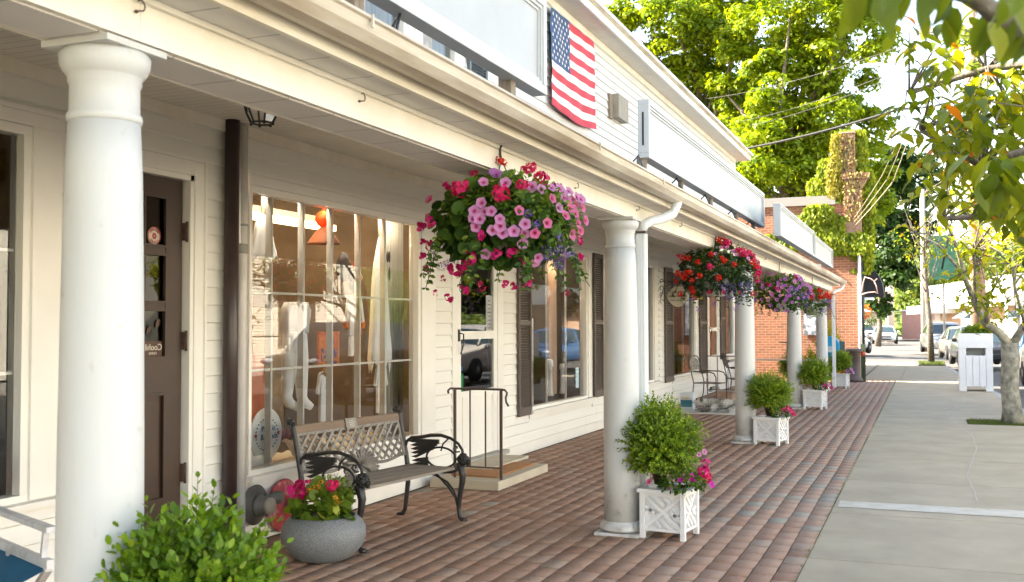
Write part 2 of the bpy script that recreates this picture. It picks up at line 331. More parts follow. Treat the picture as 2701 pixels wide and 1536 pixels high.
# kerb line (sidewalk edge) as a gentle bend
def kerbx(y): return 2.05-.0*y if y < 8 else (2.05-(y-8)*.024 if y < 26 else 1.618-(y-26)*.050)
def edge_l(y): return -.768
slabs = MB(); ys = [-4, -.3, 1.6, 3.5, 5.45, 7.35, 9.18, 11.19, 13.15, 15.05, 17.0, 18.9, 20.8, 22.7, 24.6, 26.5, 28.4, 30.3, 31.3]
for a, b_ in zip(ys[:-1], ys[1:]):
    a += .009; b_ -= .009; xa, xb, ka, kb = edge_l(a), edge_l(b_), kerbx(a)-.16, kerbx(b_)-.16; t0 = .0
    if 18.9 <= a < 20 or 17 <= a < 18.8:                                        # tree pit cut out of the slabs
        lo, hi = (18.0, 18.9)
        if a < 18: rects = [(a, hi-.9, xa, ka), (hi-.9, b_, xa, .62)]
        else: rects = [(a, b_, xa, ka)]
    else: rects = [(a, b_, xa, ka)]
    for (y0, y1, x0, x1) in rects:
        vs = [(x0, y0, -.1), (x1, y0, -.1), (x1, y1, -.1), (x0, y1, -.1)]; e = .003
        slabs.add(vs+[(x0+.0, y0, -.006), (x1, y0, -.006), (x1, y1, -.006), (x0, y1, -.006), (x0+e, y0+e, 0), (x1-e, y0+e, 0), (x1-e, y1-e, 0), (x0+e, y1-e, 0)], [(0, 1, 5, 4), (1, 2, 6, 5), (2, 3, 7, 6), (3, 0, 4, 7), (4, 5, 9, 8), (5, 6, 10, 9), (6, 7, 11, 10), (7, 4, 8, 11), (8, 9, 10, 11)])
struct(slabs.build('sidewalk', concrete))
sb = MB(); Y = [-6, 8, 14, 20, 26, 31.3, 36, 41, 45.8]
for a, b_ in zip(Y[:-1], Y[1:]): sb.quad((-.8, a, -.006) if a < 31 else (-1.75, a, -.006), (kerbx(a)-.1, a, -.006), (kerbx(b_)-.1, b_, -.006), (-.8, b_, -.006) if a < 31 else (-1.75, b_, -.006))
struct(sb.build('sidewalk_bed', mat('dark_joint', (.06, .055, .035), .95)))
f2 = MB()
Y2 = [31.31, 34.2, 37.1, 40, 43, 45.9]
for a, b_ in zip(Y2[:-1], Y2[1:]):
    f2.box(-1.7, -.66, a+.006, b_-.006, -.1, 0)
    x0 = -.65; f2.add([(x0, a+.006, -.1), (kerbx(a)-.16, a+.006, -.1), (kerbx(b_)-.16, b_-.006, -.1), (x0, b_-.006, -.1), (x0, a+.006, 0), (kerbx(a)-.16, a+.006, 0), (kerbx(b_)-.16, b_-.006, 0), (x0, b_-.006, 0)], [(0, 1, 5, 4), (1, 2, 6, 5), (2, 3, 7, 6), (3, 0, 4, 7), (4, 5, 6, 7)])
struct(f2.build('far_sidewalk', concrete))
kb_ = MB()
for a, b_ in zip(Y[:-1], Y[1:]):
    ka, kb2 = kerbx(a), kerbx(b_)
    kb_.add([(ka-.155, a, -.2), (ka, a, -.2), (kb2, b_, -.2), (kb2-.155, b_, -.2), (ka-.155, a, .004), (ka-.012, a, .004), (kb2-.012, b_, .004), (kb2-.155, b_, .004)], [(0, 1, 5, 4), (1, 2, 6, 5), (2, 3, 7, 6), (3, 0, 4, 7), (4, 5, 6, 7)])
struct(kb_.build('kerb', conc2))
# worn white stripe painted across the slabs
stripe = mat('worn_white_stripe', (.54, .50, .41), .7, col2=(.42, .36, .26), scale=7, thr=.42, soft=.2, bump=.3)
sp = MB(); n = 40; A1 = []; B1 = []
for i in range(n+1):
    x = -.73+2.55*i/n; A1.append((x, 9.47+.02*noise.noise(Vector((x*5, 1, 0))), .004)); B1.append((x, 9.80+.05*(i/n)+.03*noise.noise(Vector((x*6, 4, 0))), .004))
for i in range(n): sp.quad(A1[i], A1[i+1], B1[i+1], B1[i])
struct(sp.build('painted_stripe', stripe))
trc = MB(); pts = [(.42, 10.2), (.40, 12), (.60, 14.5), (.62, 16.2), (.40, 18.6), (.35, 20), (.75, 23), (.8, 25.5)]
pts2 = [(.40, 19.5), (.15, 19.2), (.0, 18.4)]
for pp in (pts, pts2):
    ex = []
    for i in range(len(pp)-1):
        for k in range(6):
            t_ = k/6; x = pp[i][0]*(1-t_)+pp[i+1][0]*t_; y = pp[i][1]*(1-t_)+pp[i+1][1]*t_; ex.append((x+.02*noise.noise(Vector((y*2, 0, 0))), y))
    for (xa, ya), (xb, yb) in zip(ex[:-1], ex[1:]): trc.quad((xa-.006, ya, .004), (xa+.006, ya, .004), (xb+.006, yb, .004), (xb-.006, yb, .004))
struct(trc.build('pale_trail', mat('pale_trail', (.44, .40, .33), .8, col2=(.385, .345, .265), scale=8)))
# tree pits
struct(MB().box(.63, 1.66, 18.01, 18.89, -.06, -.012).box(-.25, .75, 42.9, 45.6, 0, .02).build('planting_pit', soil))
def grass(name, x0, x1, y0, y1, n, z=0, h=.06):
    p = np.stack([RNG.uniform(x0, x1, n), RNG.uniform(y0, y1, n), np.full(n, z)], 1); d = RNG.normal(0, .35, (n, 3)); d[:, 2] = 1
    o = scatter(name, ([(-.06, 0, 0), (.06, 0, 0), (0, 1, .1)], [(0, 1, 2)]), p, dir_frames(d, sph(n)), RNG.uniform(.6, 1.3, n)*h, RNG.uniform(0, 1, n), grassm); o['kind'] = 'stuff'; return tag(o, 'short green grass growing in the tree pit', 'grass')
gm_ = grass('grass', -.79, -.755, -1, 31, 5200, -.008, .022); tag(gm_, 'thin line of moss and grass between the pavers and the sidewalk')
tag(grass('grass', .64, 1.65, 18.02, 18.88, 5000, -.012, .05), 'short grass and moss round the near street tree')
tag(grass('grass', -.22, .72, 43, 45.5, 2500, .02, .12), 'tufts of grass round the thin far street tree')
# ---------------- the white clapboard shop building with its porch
W = -4.7
bld = thing('shop_building', (W, 14, 0), 'long white clapboard shop building with a columned porch and dark shutters', 'building')
OP = [(2.5, 4.57, .6, 2.78), (4.75, 5.86, 0, 2.78), (6.30, 9.5, .38, 2.78), (9.93, 11.35, .02, 2.72), (12.22, 14.92, .42, 2.74), (16.5, 19.15, .45, 2.78), (20.25, 22.7, .45, 2.78), (23.85, 25.25, .02, 2.72), (26.1, 27.7, .6, 2.74)]
def clap(mb, x, y0, y1, z0, z1, pitch, ops, joints=True):
    nrow = int(round((z1-z0)/pitch))
    for r_ in range(nrow):
        za = z0+r_*pitch; zb = za+pitch; zc = (za+zb)/2
        segs = [(y0, y1)]
        for (a, b_, c0, c1) in ops:
            if c0 <= zc <= c1:
                ns = []
                for (p, q) in segs:
                    if b_ <= p or a >= q: ns.append((p, q))
                    else:
                        if a > p: ns.append((p, a))
                        if b_ < q: ns.append((b_, q))
                segs = ns
        cut = []
        for (p, q) in segs:
            yy = p
            while joints and q-yy > 5.2:
                nx_ = yy+random.uniform(2.6, 4.6); cut.append((yy, nx_-.0025)); yy = nx_
            cut.append((yy, q))
        for (p, q) in cut:
            j = random.uniform(-.001, .001)
            pf = [(x, za), (x+.016, za), (x+.0265+j, za+.010), (x+.004, zb+.006), (x, zb+.006)]
            mb.add([(a_, p, c_) for a_, c_ in pf]+[(a_, q, c_) for a_, c_ in pf], [(0, 1, 2, 3, 4), (9, 8, 7, 6, 5), (0, 5, 6, 1), (1, 6, 7, 2), (2, 7, 8, 3)])
sd1 = MB(); clap(sd1, W, -4, 28.3, .12, 3.12, .125, OP); sd1.build('siding', wsid, bld, fix=False)
bs = MB()
for a, b_ in ((-4, 4.75), (5.86, 9.93), (11.35, 23.85), (25.25, 28.3)): bs.box(W-.02, W+.028, a, b_, -.02, .122)
bs.build('base_board', wtrim, bld)
# core walls behind the boards (with the openings), rooms behind the glass
core = MB()
def wallgrid(mb, x0, x1, y0, y1, z0, z1, ops):
    yy = sorted(set([y0, y1]+[v for o in ops for v in o[:2]]))
    for a, b_ in zip(yy[:-1], yy[1:]):
        oo = sorted([(o[2], o[3]) for o in ops if o[0] <= a and o[1] >= b_]); z = z0
        for c0, c1 in oo:
            if c0 > z: mb.box(x0, x1, a, b_, z, c0)
            z = c1
        if z < z1: mb.box(x0, x1, a, b_, z, z1)
wallgrid(core, W-.16, W-.002, -4, 28.28, -.1, 3.4, OP)
UO = [(5.9, 7.3, 4.15, 5.75), (7.9, 10.3, 4.15, 5.75)]
wallgrid(core, W-.24, W-.082, -4, 28.28, 3.4, 6.2, UO)
core.box(-12, W-.16, 28.1, 28.28, 0, 6.2); core.box(-12, W-.16, -4, -3.85, 0, 6.2); core.box(-12.15, -12, -4, 28.28, 0, 6.2)
core.build('wall', wtrim, bld)
gl2 = MB().prism([(-12, 28.1, 6.2), (-4.86, 28.1, 6.2), (-8.4, 28.1, 7.5)], (0, .17, 0)); gl2.build('gable', wsid, bld)
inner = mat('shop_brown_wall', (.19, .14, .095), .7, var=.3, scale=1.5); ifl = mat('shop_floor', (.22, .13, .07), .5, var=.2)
rm = MB(); pale_in = mat('shop_pale_wall', (.55, .50, .42), .7, var=.2, scale=1.2)
for a, b_ in ((2.2, 4.7), (4.72, 6.2), (6.22, 9.7), (9.72, 12), (12.02, 15.6), (15.62, 19.9), (19.92, 23.5), (23.52, 25.6), (25.62, 28)):
    rm.quad((-8.4, a, .3), (W-.17, a, .3), (W-.17, b_, .3), (-8.4, b_, .3), mi=1); rm.quad((-8.4, a, .3), (-8.4, b_, .3), (-8.4, b_, 3.05), (-8.4, a, 3.05), mi=3 if a == 12.02 else 0)
    rm.quad((-8.4, a, .3), (W-.17, a, .3), (W-.17, a, 3.05), (-8.4, a, 3.05)); rm.quad((-8.4, b_, .3), (W-.17, b_, .3), (W-.17, b_, 3.05), (-8.4, b_, 3.05)); rm.quad((-8.4, a, 3.05), (W-.17, a, 3.05), (W-.17, b_, 3.05), (-8.4, b_, 3.05), mi=2)
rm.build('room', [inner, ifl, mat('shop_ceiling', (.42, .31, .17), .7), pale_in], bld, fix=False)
# upper storey
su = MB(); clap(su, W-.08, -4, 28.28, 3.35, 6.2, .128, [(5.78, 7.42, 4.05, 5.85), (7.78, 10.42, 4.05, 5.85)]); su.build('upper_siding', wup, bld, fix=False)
MB().box(W-.1, W-.045, 28.18, 28.31, 3.3, 6.15).box(W-.01, W+.035, 28.19, 28.33, 0, 3.1).box(W-.15, W-.1, 28.285, 28.33, 3.2, 6.15).build('corner_board', wtrim, bld)
MB().box(W-.1, W-.04, -4, 28.3, 6.05, 6.145).build('frieze_board', wbeam, bld)
MB().box(-4.88, -4.42, -4, 28.62, 6.15, 6.17).build('eave_soffit', usoffit, bld)
MB().box(-4.42, -4.385, -4, 28.64, 6.13, 6.32).box(-4.86, -4.42, 28.61, 28.64, 6.13, 6.32).build('eave_fascia', wtrim, bld)
rf = MB(); rf.prism([(-4.33, -4, 6.30), (-4.33, -4, 6.335), (-8.4, -4, 7.78), (-12.6, -4, 6.32), (-12.6, -4, 6.29), (-8.4, -4, 7.7)], (0, 32.68, 0)); rf.build('roof', mat('roof_shingle', (.16, .14, .13), .9, var=.2, bump=.5, bscale=30), bld)
MB().box(-4.385, -4.30, -4, 28.6, 6.245, 6.30).build('roof_gutter', gutterm, bld)
# porch
pe = 26.7
MB().box(W-.005, -2.62, -3, pe-.2, 3.085, 3.10).prism([(-2.619, -3, 3.085), (-2.35, -3, 2.93), (-2.35, -3, 2.945), (-2.619, -3, 3.10)], (0, pe+2.8, 0)).build('porch_ceiling', ceilm, bld)
MB().box(W+.02, W+.055, -3, pe-.2, 3.0, 3.084).build('crown_strip', wbeam, bld)
bm_ = MB()
js = [-3, 2.36, 5.0, 9.05, 13.7, 18.4, 22.9, pe]
for a, b_ in zip(js[:-1], js[1:]): bm_.box(-2.145, -2.12, a+.001, b_-.001, 2.435, 2.585)
bm_.box(-2.36, -2.335, -3, pe, 2.435, 2.928); bm_.box(-2.36, -2.12, pe, pe+.02, 2.435, 2.585); bm_.build('porch_beam', wbeam, bld)
MB().box(-2.334, -2.146, -3, pe, 2.43, 2.45).build('beam_underside', soffitm, bld)
MB().box(-2.118, -2.10, -3, pe, 2.548, 2.566).box(-2.375, -2.361, -3, pe, 2.432, 2.462).build('beam_moulding', wbeam, bld)
MB().box(-2.14, -1.955, -3, pe, 2.567, 2.58).build('porch_soffit', soffitm, bld)
MB().box(-1.955, -1.93, -3, pe+.02, 2.560, 2.635).build('fascia', wfascia, bld)
MB().box(-1.96, -1.87, -3, pe+.03, 2.636, 2.66).build('drip_edge', wbeam, bld)
prof = [(-1.925, 2.662), (-1.90, 2.640), (-1.855, 2.632), (-1.815, 2.640), (-1.785, 2.672), (-1.775, 2.705), (-1.765, 2.712), (-1.765, 2.722), (-1.79, 2.722), (-1.79, 2.70), (-1.925, 2.70)]
gt = MB(); js = [-3, 1.7, 3.1, 5.8, 7.4, 10.2, 13.4, 16.8, 20.1, 23.5, pe+.1]
for a, b_ in zip(js[:-1], js[1:]):
    n = len(prof); gt.add([(x, a, z-.045) for x, z in prof]+[(x, b_, z-.045) for x, z in prof], [(i, (i+1) % n, n+(i+1) % n, n+i) for i in range(n)]+[tuple(range(n)), tuple(range(2*n-1, n-1, -1))], 0, False)
gt.build('gutter', gutterm, bld)
for y in js[1:-1]: MB().box(-1.768, -1.760, y-.006, y+.006, 2.635, 2.682).build('gutter_bracket', gutterm, bld)
MB().prism([(-1.80, -3, 2.635), (-1.80, -3, 2.655), (-2.36, -3, 2.985), (-2.64, -3, 3.135), (-4.76, -3, 3.36), (-4.76, -3, 3.32), (-2.64, -3, 3.11), (-2.36, -3, 2.96)], (0, pe+3, 0)).build('porch_roof', mat('porch_shingle', (.2, .19, .18), .9, var=.2), bld)
MB().prism([(-1.93, pe-.03, 2.60), (-1.93, pe-.03, 2.69), (-2.4, pe-.03, 2.96), (-4.68, pe-.03, 3.3), (-4.68, pe-.03, 2.60)], (0, .03, 0)).box(-4.68, -2.36, pe-.22, pe-.2, 2.45, 3.1).build('porch_gable', wsid, bld)
# columns
CY = [(-2.25, 2.36, .89), (-2.19, 7.72, 1), (-2.28, 14.2, 1), (-2.32, 20.3, 1), (-2.33, 26.1, 1)]
shaft = [(.137, .10), (.137, .5), (.1365, .9), (.134, 1.3), (.129, 1.7), (.122, 2.05), (.114, 2.2)]
nk = [(.114, 2.2), (.1185, 2.205), (.121, 2.215), (.1185, 2.225), (.112, 2.23), (.111, 2.31), (.117, 2.318), (.117, 2.335), (.123, 2.34), (.134, 2.352), (.143, 2.372), (.145, 2.398), (.132, 2.412)]
bsr = [(.168, .03), (.172, .045), (.168, .065), (.156, .08), (.146, .085), (.146, .095), (.137, .10)]
c0 = None
for cx, y, s in CY:
    k_ = lambda pr, f=1: [(r_*s*f, z) for r_, z in pr]
    c1 = MB().lathe(k_(shaft), 48, (cx, y, 0)).build('column', wcol, bld)
    MB().lathe(k_(nk), 48, (cx, y, 0)).box(cx-.138*s, cx+.138*s, y-.138*s, y+.138*s, 2.412, 2.431).build('capital', wcol, c1)
    MB().lathe(k_(bsr), 48, (cx, y, 0)).box(cx-.172*s, cx+.172*s, y-.172*s, y+.172*s, -.005, .022).build('column_base', wcol, c1)
# windows: (y0,y1,z0,z1 of the glass, trim width left/right, mullions)
def window(name, x, y0, y1, z0, z1, tl=.18, tr=.18, top=.13, vm=(), hm=(), sill=True, g=glass, parent=None, mt=None, deep=.07, label=None):
    parent = parent or bld; mt = mt or wtrim
    w_ = MB(); f_ = .055
    w_.box(x-.05, x+.028, y0-tl, y0-f_, z0-.03, z1+f_).box(x-.05, x+.028, y1+f_, y1+tr, z0-.03, z1+f_).box(x-.05, x+.032, y0-tl-.012, y1+tr+.012, z1+f_+.001, z1+top).box(x-.05, x+.045, y0-tl-.03, y1+tr+.03, z1+top+.001, z1+top+.028)
    root = w_.build(name, mt, parent)
    if label: root['label'] = label
    fr = MB(); fr.box(x-.09, x+.012, y0-f_+.001, y0, z0, z1).box(x-.09, x+.012, y1, y1+f_-.001, z0, z1).box(x-.09, x+.012, y0-f_+.001, y1+f_-.001, z1+.001, z1+f_-.001).box(x-.09, x+.012, y0-f_+.001, y1+f_-.001, z0-.04, z0-.001)
    fr.build('frame', mt, root)
    MB().quad((x-.045, y0-.005, z0-.005), (x-.045, y1+.005, z0-.005), (x-.045, y1+.005, z1+.005), (x-.045, y0-.005, z1+.005)).build('pane', g, root, fix=False)
    for v in vm: MB().box(x-.062-deep, x-.05, v-.011, v+.011, z0-.02, z1+.02).build('muntin', mt, root)
    for h_ in hm: MB().box(x-.075, x-.056, y0-.02, y1+.02, h_-.009, h_+.009).build('muntin', mt, root)
    if sill: MB().box(x-.06, x+.085, y0-tl-.03, y1+tr+.03, z0-.075, z0-.041).box(x-.05, x+.026, y0-tl, y1+tr, z0-.15, z0-.076).build('sill', mt, root)
    return root
window('window', W, 2.75, 4.31, .66, 2.68, .1, .26, hm=(1.34, 2.03))
w1 = window('shop_window', W, 6.43, 9.16, .52, 2.61, .05, .36, vm=(6.77, 7.22, 7.66, 8.13, 8.60), hm=(1.26, 1.86), deep=.045)
MB().box(W-.105, W-.09, 12.3, 14.6, 2.64, 2.67).build('added_glow_strip', emit_mat('added_glow_white', (1, .88, .70), 14), bld)  # added emissive strip, hidden above the glass, brightens the second window
MB().box(W-.105, W-.09, 6.5, 9.1, 2.67, 2.70).build('added_glow_strip', bpy.data.materials['added_glow_white'], bld)  # same kind of unseen strip, added to brighten the shop window display
window('window', W, 12.29, 14.66, .555, 2.575, .05, .22, vm=(13.1, 13.9), deep=.01)
window('window', W, 16.8, 18.72, .59, 2.66, .2, .36)
window('window', W, 20.30, 22.42, .58, 2.66, .06, .26, vm=(21.6,), deep=.03)
window('window', W, 26.2, 27.3, .85, 2.62, .05, .3)
winU = [(6.0, 7.2), (8.0, 9.0), (9.42, 10.2)]
cur = mat('patterned_curtain', (.55, .49, .42), .9, scale=6, col2=(.42, .35, .28), thr=.5, soft=.05)
for i, (a, b_) in enumerate(winU):
    window('upper_window', W-.08, a, b_, 4.25, 5.65, .12 if i != 2 else .2, .2 if i != 1 else .2, sill=False)
    MB().box(W-.2, W-.19, a+.35, b_-.02, 4.2, 5.7).build('curtain', slate if i == 0 else mat('bluegrey_curtain', (.22, .25, .28), .9, var=.2, scale=3, stretch=(1, 12, 1)), bld)
    MB().box(W-.17, W-.16, a, a+.4, 4.2, 5.7).build('curtain', cur, bld)
# shutters
def shutter(y0, y1, z0, z1, x=W, mt=brownpaint):
    s_ = MB(); f_ = .045; zm = z0+(z1-z0)*.52; X0, X1 = x+.024, x+.058
    s_.box(X0, X1, y0, y0+f_, z0, z1).box(X0, X1, y1-f_, y1, z0, z1)
    for a, b_ in ((z0, z0+.11), (zm-.03, zm+.03), (z1-.07, z1)): s_.box(X0, X1-.002, y0+f_, y1-f_, a, b_)
    r_ = s_.build('shutter', mt, bld); l_ = MB()
    for a, b_ in ((z0+.11, zm-.03), (zm+.03, z1-.07)):
        n = int((b_-a)/.032)
        for i in range(n):
            z = a+(b_-a)*(i+.5)/n; l_.add([(X0+.004, y0+f_, z+.014), (X1-.008, y0+f_, z-.012), (X1-.004, y0+f_, z-.008), (X0+.008, y0+f_, z+.018), (X0+.004, y1-f_, z+.014), (X1-.008, y1-f_, z-.012), (X1-.004, y1-f_, z-.008), (X0+.008, y1-f_, z+.018)], [(0, 1, 2, 3), (4, 7, 6, 5), (0, 4, 5, 1), (1, 5, 6, 2), (2, 6, 7, 3)])
    l_.build('louvre', mt, r_)
shutter(11.80, 12.24, .47, 2.70); shutter(14.93, 15.40, .50, 2.70); shutter(19.55, 20.22, .48, 2.72); shutter(22.85, 23.65, .5, 2.72); shutter(25.38, 26.05, .75, 2.70)
shutter(10.50, 11.02, 4.2, 5.7, W-.08, slate)
# dark front door with six lights
d1 = MB(); X0, X1 = W-.07, W-.03; ya, yb, zt = 4.87, 5.69, 2.60
cols = [(5.03, 5.235), (5.31, 5.53)]; rows = [(1.385, 1.715), (1.755, 2.085), (2.13, 2.47)]
d1.box(X0, X1, ya, 5.03, .18, zt).box(X0, X1, 5.53, yb, .18, zt).box(X0, X1, 5.235, 5.31, 1.30, 2.47).box(X0, X1, 5.03, 5.53, 2.47, zt).box(X0, X1, 5.03, 5.53, 1.16, 1.385).box(X0, X1, 5.03, 5.53, .18, .44)
for a, b_ in cols:
    for c0_, c1_ in ((1.715, 1.755), (2.085, 2.13)): d1.box(X0+.004, X1-.004, a, b_, c0_, c1_)
    for c0_, c1_ in rows:                                                   # raised beads round each light
        for q in ((a, a+.014, c0_, c1_), (b_-.014, b_, c0_, c1_), (a+.014, b_-.014, c0_, c0_+.014), (a+.014, b_-.014, c1_-.014, c1_)): d1.box(X1-.003, X1+.012, *q)
d1.box(X0+.01, X1-.016, 5.03, 5.53, .44, 1.16)
for q in ((5.03, 5.05, .44, 1.16), (5.51, 5.53, .44, 1.16), (5.05, 5.51, .44, .46), (5.05, 5.51, 1.14, 1.16)): d1.box(X1-.003, X1+.01, *q)
d1.box(X0+.02, X1-.004, 5.09, 5.47, .50, 1.10)
door = d1.build('door', darkdoor, bld); door['label'] = 'dark brown six-light door behind the nearest column'
for a, b_ in cols:
    for c0_, c1_ in rows: MB().quad((X0+.02, a, c0_), (X0+.02, b_, c0_), (X0+.02, b_, c1_), (X0+.02, a, c1_)).build('pane', glass, door, fix=False)
for z in (.60, 1.50, 2.25): MB().box(X1+.0, X1+.03, yb-.002, yb+.022, z-.06, z+.06).tube([(X1+.032, yb+.01, z-.07), (X1+.032, yb+.01, z+.07)], .009).build('hinge', rust, door)
MB().box(X0-.02, W+.02, yb+.024, yb+.06, .1, zt+.04).box(X0-.02, W+.02, ya-.06, ya-.002, .1, zt+.04).box(X0-.02, W+.02, ya-.06, yb+.06, zt+.003, zt+.04).build('door_jamb', wtrim, bld)
MB().box(W-.02, W+.03, yb+.061, yb+.17, 0, zt+.14).box(W-.02, W+.03, ya-.16, ya-.061, 0, zt+.14).box(W-.02, W+.03, ya-.06, yb+.06, zt+.041, zt+.14).box(W-.02, W+.045, yb+.155, yb+.175, 0, zt+.16).box(W-.02, W+.045, ya-.16, yb+.154, zt+.141, zt+.16).build('door_casing', wtrim, bld)
MB().box(W-.2, W+.1, ya-.1, yb+.1, .0, .178).build('door_step', conc2, bld)
# stickers in the door lights
MY = Matrix(((0, 0, 1), (1, 0, 0), (0, 1, 0))).to_4x4()                      # text plane facing +X
def facex(x, y, z, mir=False, rot=0):
    M_ = Matrix.Translation((x, y, z)) @ MY @ Matrix.Rotation(rot, 4, 'Z')
    return M_ @ Matrix.Diagonal((-1, 1, 1, 1)) if mir else M_
red = mat('sticker_red', (.5, .05, .05), .5); cream = mat('sticker_cream', (.72, .66, .55), .5); blk = mat('ink_black', (.03, .02, .02), .6); ink = mat('ink_brown', (.09, .045, .03), .6)
dx = X0+.028
st = MB().lathe([(.0, 0), (.062, 0), (.062, .002), (0, .002)], 28, (dx, 5.425, 2.2), M=Matrix.Rotation(R(90), 3, 'Y')); s1 = st.build('sticker', cream, door)
MB().tube([(dx+.004, 5.425+.058*math.cos(a*.3927), 2.2+.058*math.sin(a*.3927)) for a in range(16)], .003, 5, closed=True).build('sticker_ring', red, s1)
for k in range(6): MB().ball((dx+.004, 5.425+.014*math.cos(k*1.047), 2.2+.014*math.sin(k*1.047)), (.002, .009, .009), 8).build('sticker_flower', red, s1)
for k, (ch) in enumerate('COFFEE'): a = R(140-20*k); text_mesh(ch, .02, 'sticker_letter', red, s1, facex(dx+.004, 5.425+.042*math.cos(a), 2.2+.042*math.sin(a), rot=a-R(90)))
for k, (ch) in enumerate('GRILL'): a = R(222+24*k); text_mesh(ch, .02, 'sticker_letter', red, s1, facex(dx+.004, 5.425+.042*math.cos(a), 2.2+.042*math.sin(a), rot=a+R(90)))
for (yy, zz) in ((5.385, 1.575), (5.47, 1.62)): MB().ball((dx, yy, zz), (.002, .018, .032), 12, M=Matrix.Rotation(R(-30), 3, 'X')).build('coffee_bean_decal', ink, door)
MB().box(dx-.002, dx, 5.32, 5.515, 1.40, 1.50).build('decal_band', ink, door)
text_mesh('Coohill', .06, 'decal_text', cream, door, facex(dx+.003, 5.42, 1.46, True))
text_mesh('COFFEE', .022, 'decal_text', cream, door, facex(dx+.003, 5.42, 1.42, True))
# white storm door
def storm(y0, y1, zb, zt, name='storm_door'):
    s_ = MB(); f_ = .10; zm0, zm1 = zb+.58*(zt-zb)-.09, zb+.58*(zt-zb)-.0; x0, x1 = W-.02, W+.02; g0 = zb+.36*(zt-zb)-.13; z1_, z2_ = g0, zm0
    s_.box(x0, x1, y0, y0+f_, zb, zt).box(x0, x1, y1-f_, y1, zb, zt).box(x0, x1, y0+f_, y1-f_, zt-.1, zt).box(x0, x1, y0+f_, y1-f_, zm0, zm1).box(x0, x1-.006, y0+f_, y1-f_, zb, g0)
    for q in ((y0+f_+.04, y0+f_+.055, zb+.1, g0-.06), (y1-f_-.055, y1-f_-.04, zb+.1, g0-.06), (y0+f_+.055, y1-f_-.055, g0-.075, g0-.06), (y0+f_+.055, y1-f_-.055, zb+.1, zb+.115)): s_.box(x1-.008, x1+.004, *q)
    r_ = s_.build(name, wtrim, bld)
    for c0_, c1_ in ((g0, zm0), (zm1, zt-.1)): MB().quad((W, y0+f_, c0_), (W, y1-f_, c0_), (W, y1-f_, c1_), (W, y0+f_, c1_)).build('pane', glass, r_, fix=False)
    MB().box(x1, x1+.012, y0+.02, y0+.06, zm0-.02, zm0+.11).tube([(x1+.012, y0+.04, zm0+.07), (x1+.05, y0+.06, zm0+.06), (x1+.055, y0+.05, zm0-.04), (x1+.03, y0+.03, zm0-.16)], .008).build('handle', blackm, r_)
    MB().box(W-.1, W+.03, y0-.13, y0-.003, zb-.05, zt+.1).box(W-.1, W+.03, y1+.003, y1+.17, zb-.05, zt+.1).box(W-.1, W+.03, y0-.002, y1+.002, zt+.003, zt+.1).box(W-.1, W+.045, y0-.15, y1+.19, zt+.101, zt+.125).build('door_casing', wtrim, bld)
    return r_
sdr = storm(10.06, 11.18, .14, 2.55); storm(24.0, 25.1, .14, 2.55)
MB().box(W-.1, W+.12, 9.95, 11.32, .091, .135).build('threshold', conc2, bld)
MB().box(W-.005, W+.0, 10.9, 11.07, 1.50, 1.95).build('paper_notice', mat('paper', (.78, .78, .76), .7), sdr)
for k, wd in enumerate((.07, .09, .06, .1, .05, .08, .06, .07)): MB().box(W+.001, W+.003, 10.985-wd/2, 10.985+wd/2, 1.88-.045*k, 1.892-.045*k).build('notice_line', mat('grey_ink', (.3, .3, .32), .7), sdr)
MB().box(W-.004, W+.0, 10.17, 10.27, .87, 1.08).build('green_sticker', mat('green_sticker', (.02, .35, .12), .5), sdr)
MB().box(W-.004, W+.0, 10.17, 10.26, 1.10, 1.15).build('blue_sticker', mat('blue_sticker', (.05, .18, .35), .5), sdr)
# pipes and downspouts
MB().tube([(W+.085, 6.075, 0), (W+.085, 6.085, 3.085)], .052, 14).build('dark_pipe', mat('pipe_dark', (.05, .032, .03), .35, scale=8, col2=(.035, .02, .018), var=.2), bld)
pw = MB().tube([(W+.075, 6.205, .45), (W+.075, 6.215, 3.085)], .042, 14).build('white_pipe', mat('pipe_white', (.66, .63, .60), .45, var=.1), bld)
MB().tube([(W+.075, 6.205, 0), (W+.075, 6.205, .45)], .043, 14).build('pipe_foot', mat('pipe_grey', (.36, .35, .32), .7), bld)
[MB().tube([(W+.075, 6.212, za), (W+.075, 6.212, zb)], .048, 14).build('pipe_collar', mat('pipe_grey', (.36, .35, .32), .7), pw) for za, zb in ((2.13, 2.2), (2.33, 2.345))]
MB().bar((W+.09, 6.14, 3.05), (W+.1, 6.145, 2.2), .02).build('cable_cover', white2, bld)
def downspout(y, x0=-1.85, yc=None):
    d_ = MB(); d_.tube([(-1.85, y+.35, 2.64), (-1.85, y+.35, 2.58), (-1.88, y+.32, 2.50), (-1.95, y+.24, 2.455), (-2.02, y+.15, 2.43), (-2.06, y+.10, 2.40), (-2.075, y+.08, 2.34)], .04, 12)
    r_ = d_.build('downspout_elbow', white2, bld)
    q = MB(); q.box(-2.115, -2.04, y+.04, y+.12, .06, 2.35)
    for k in range(3): q.box(-2.04, -2.034, y+.05+.022*k, y+.062+.022*k, .06, 2.33)
    for k in range(3): q.box(-2.10+.022*k, -2.09+.022*k, y+.034, y+.04, .06, 2.33)
    q.build('downspout', white2, bld); MB().box(-2.12, -2.032, y+.03, y+.125, 2.325, 2.345).build('strap', rust, r_)
downspout(7.86); downspout(26.35)
# cup hooks on the beam
for y, z in ((2.335, 2.52), (3.605, 2.515), (6.38, 2.505), (7.93, 2.52), (9.49, 2.53), (15.0, 2.54)):
    p = [(-2.118, y, z-.005), (-2.095, y, z-.005)]+[(-2.095+.0, y+.016*math.sin(a), z+.010-.016*math.cos(a)+.0) for a in [k*.5 for k in range(1, 9)]]
    MB().tube(p, .0025, 6).ball((-2.112, y, z-.005), .006, 8).build('cup_hook', rust, bld)
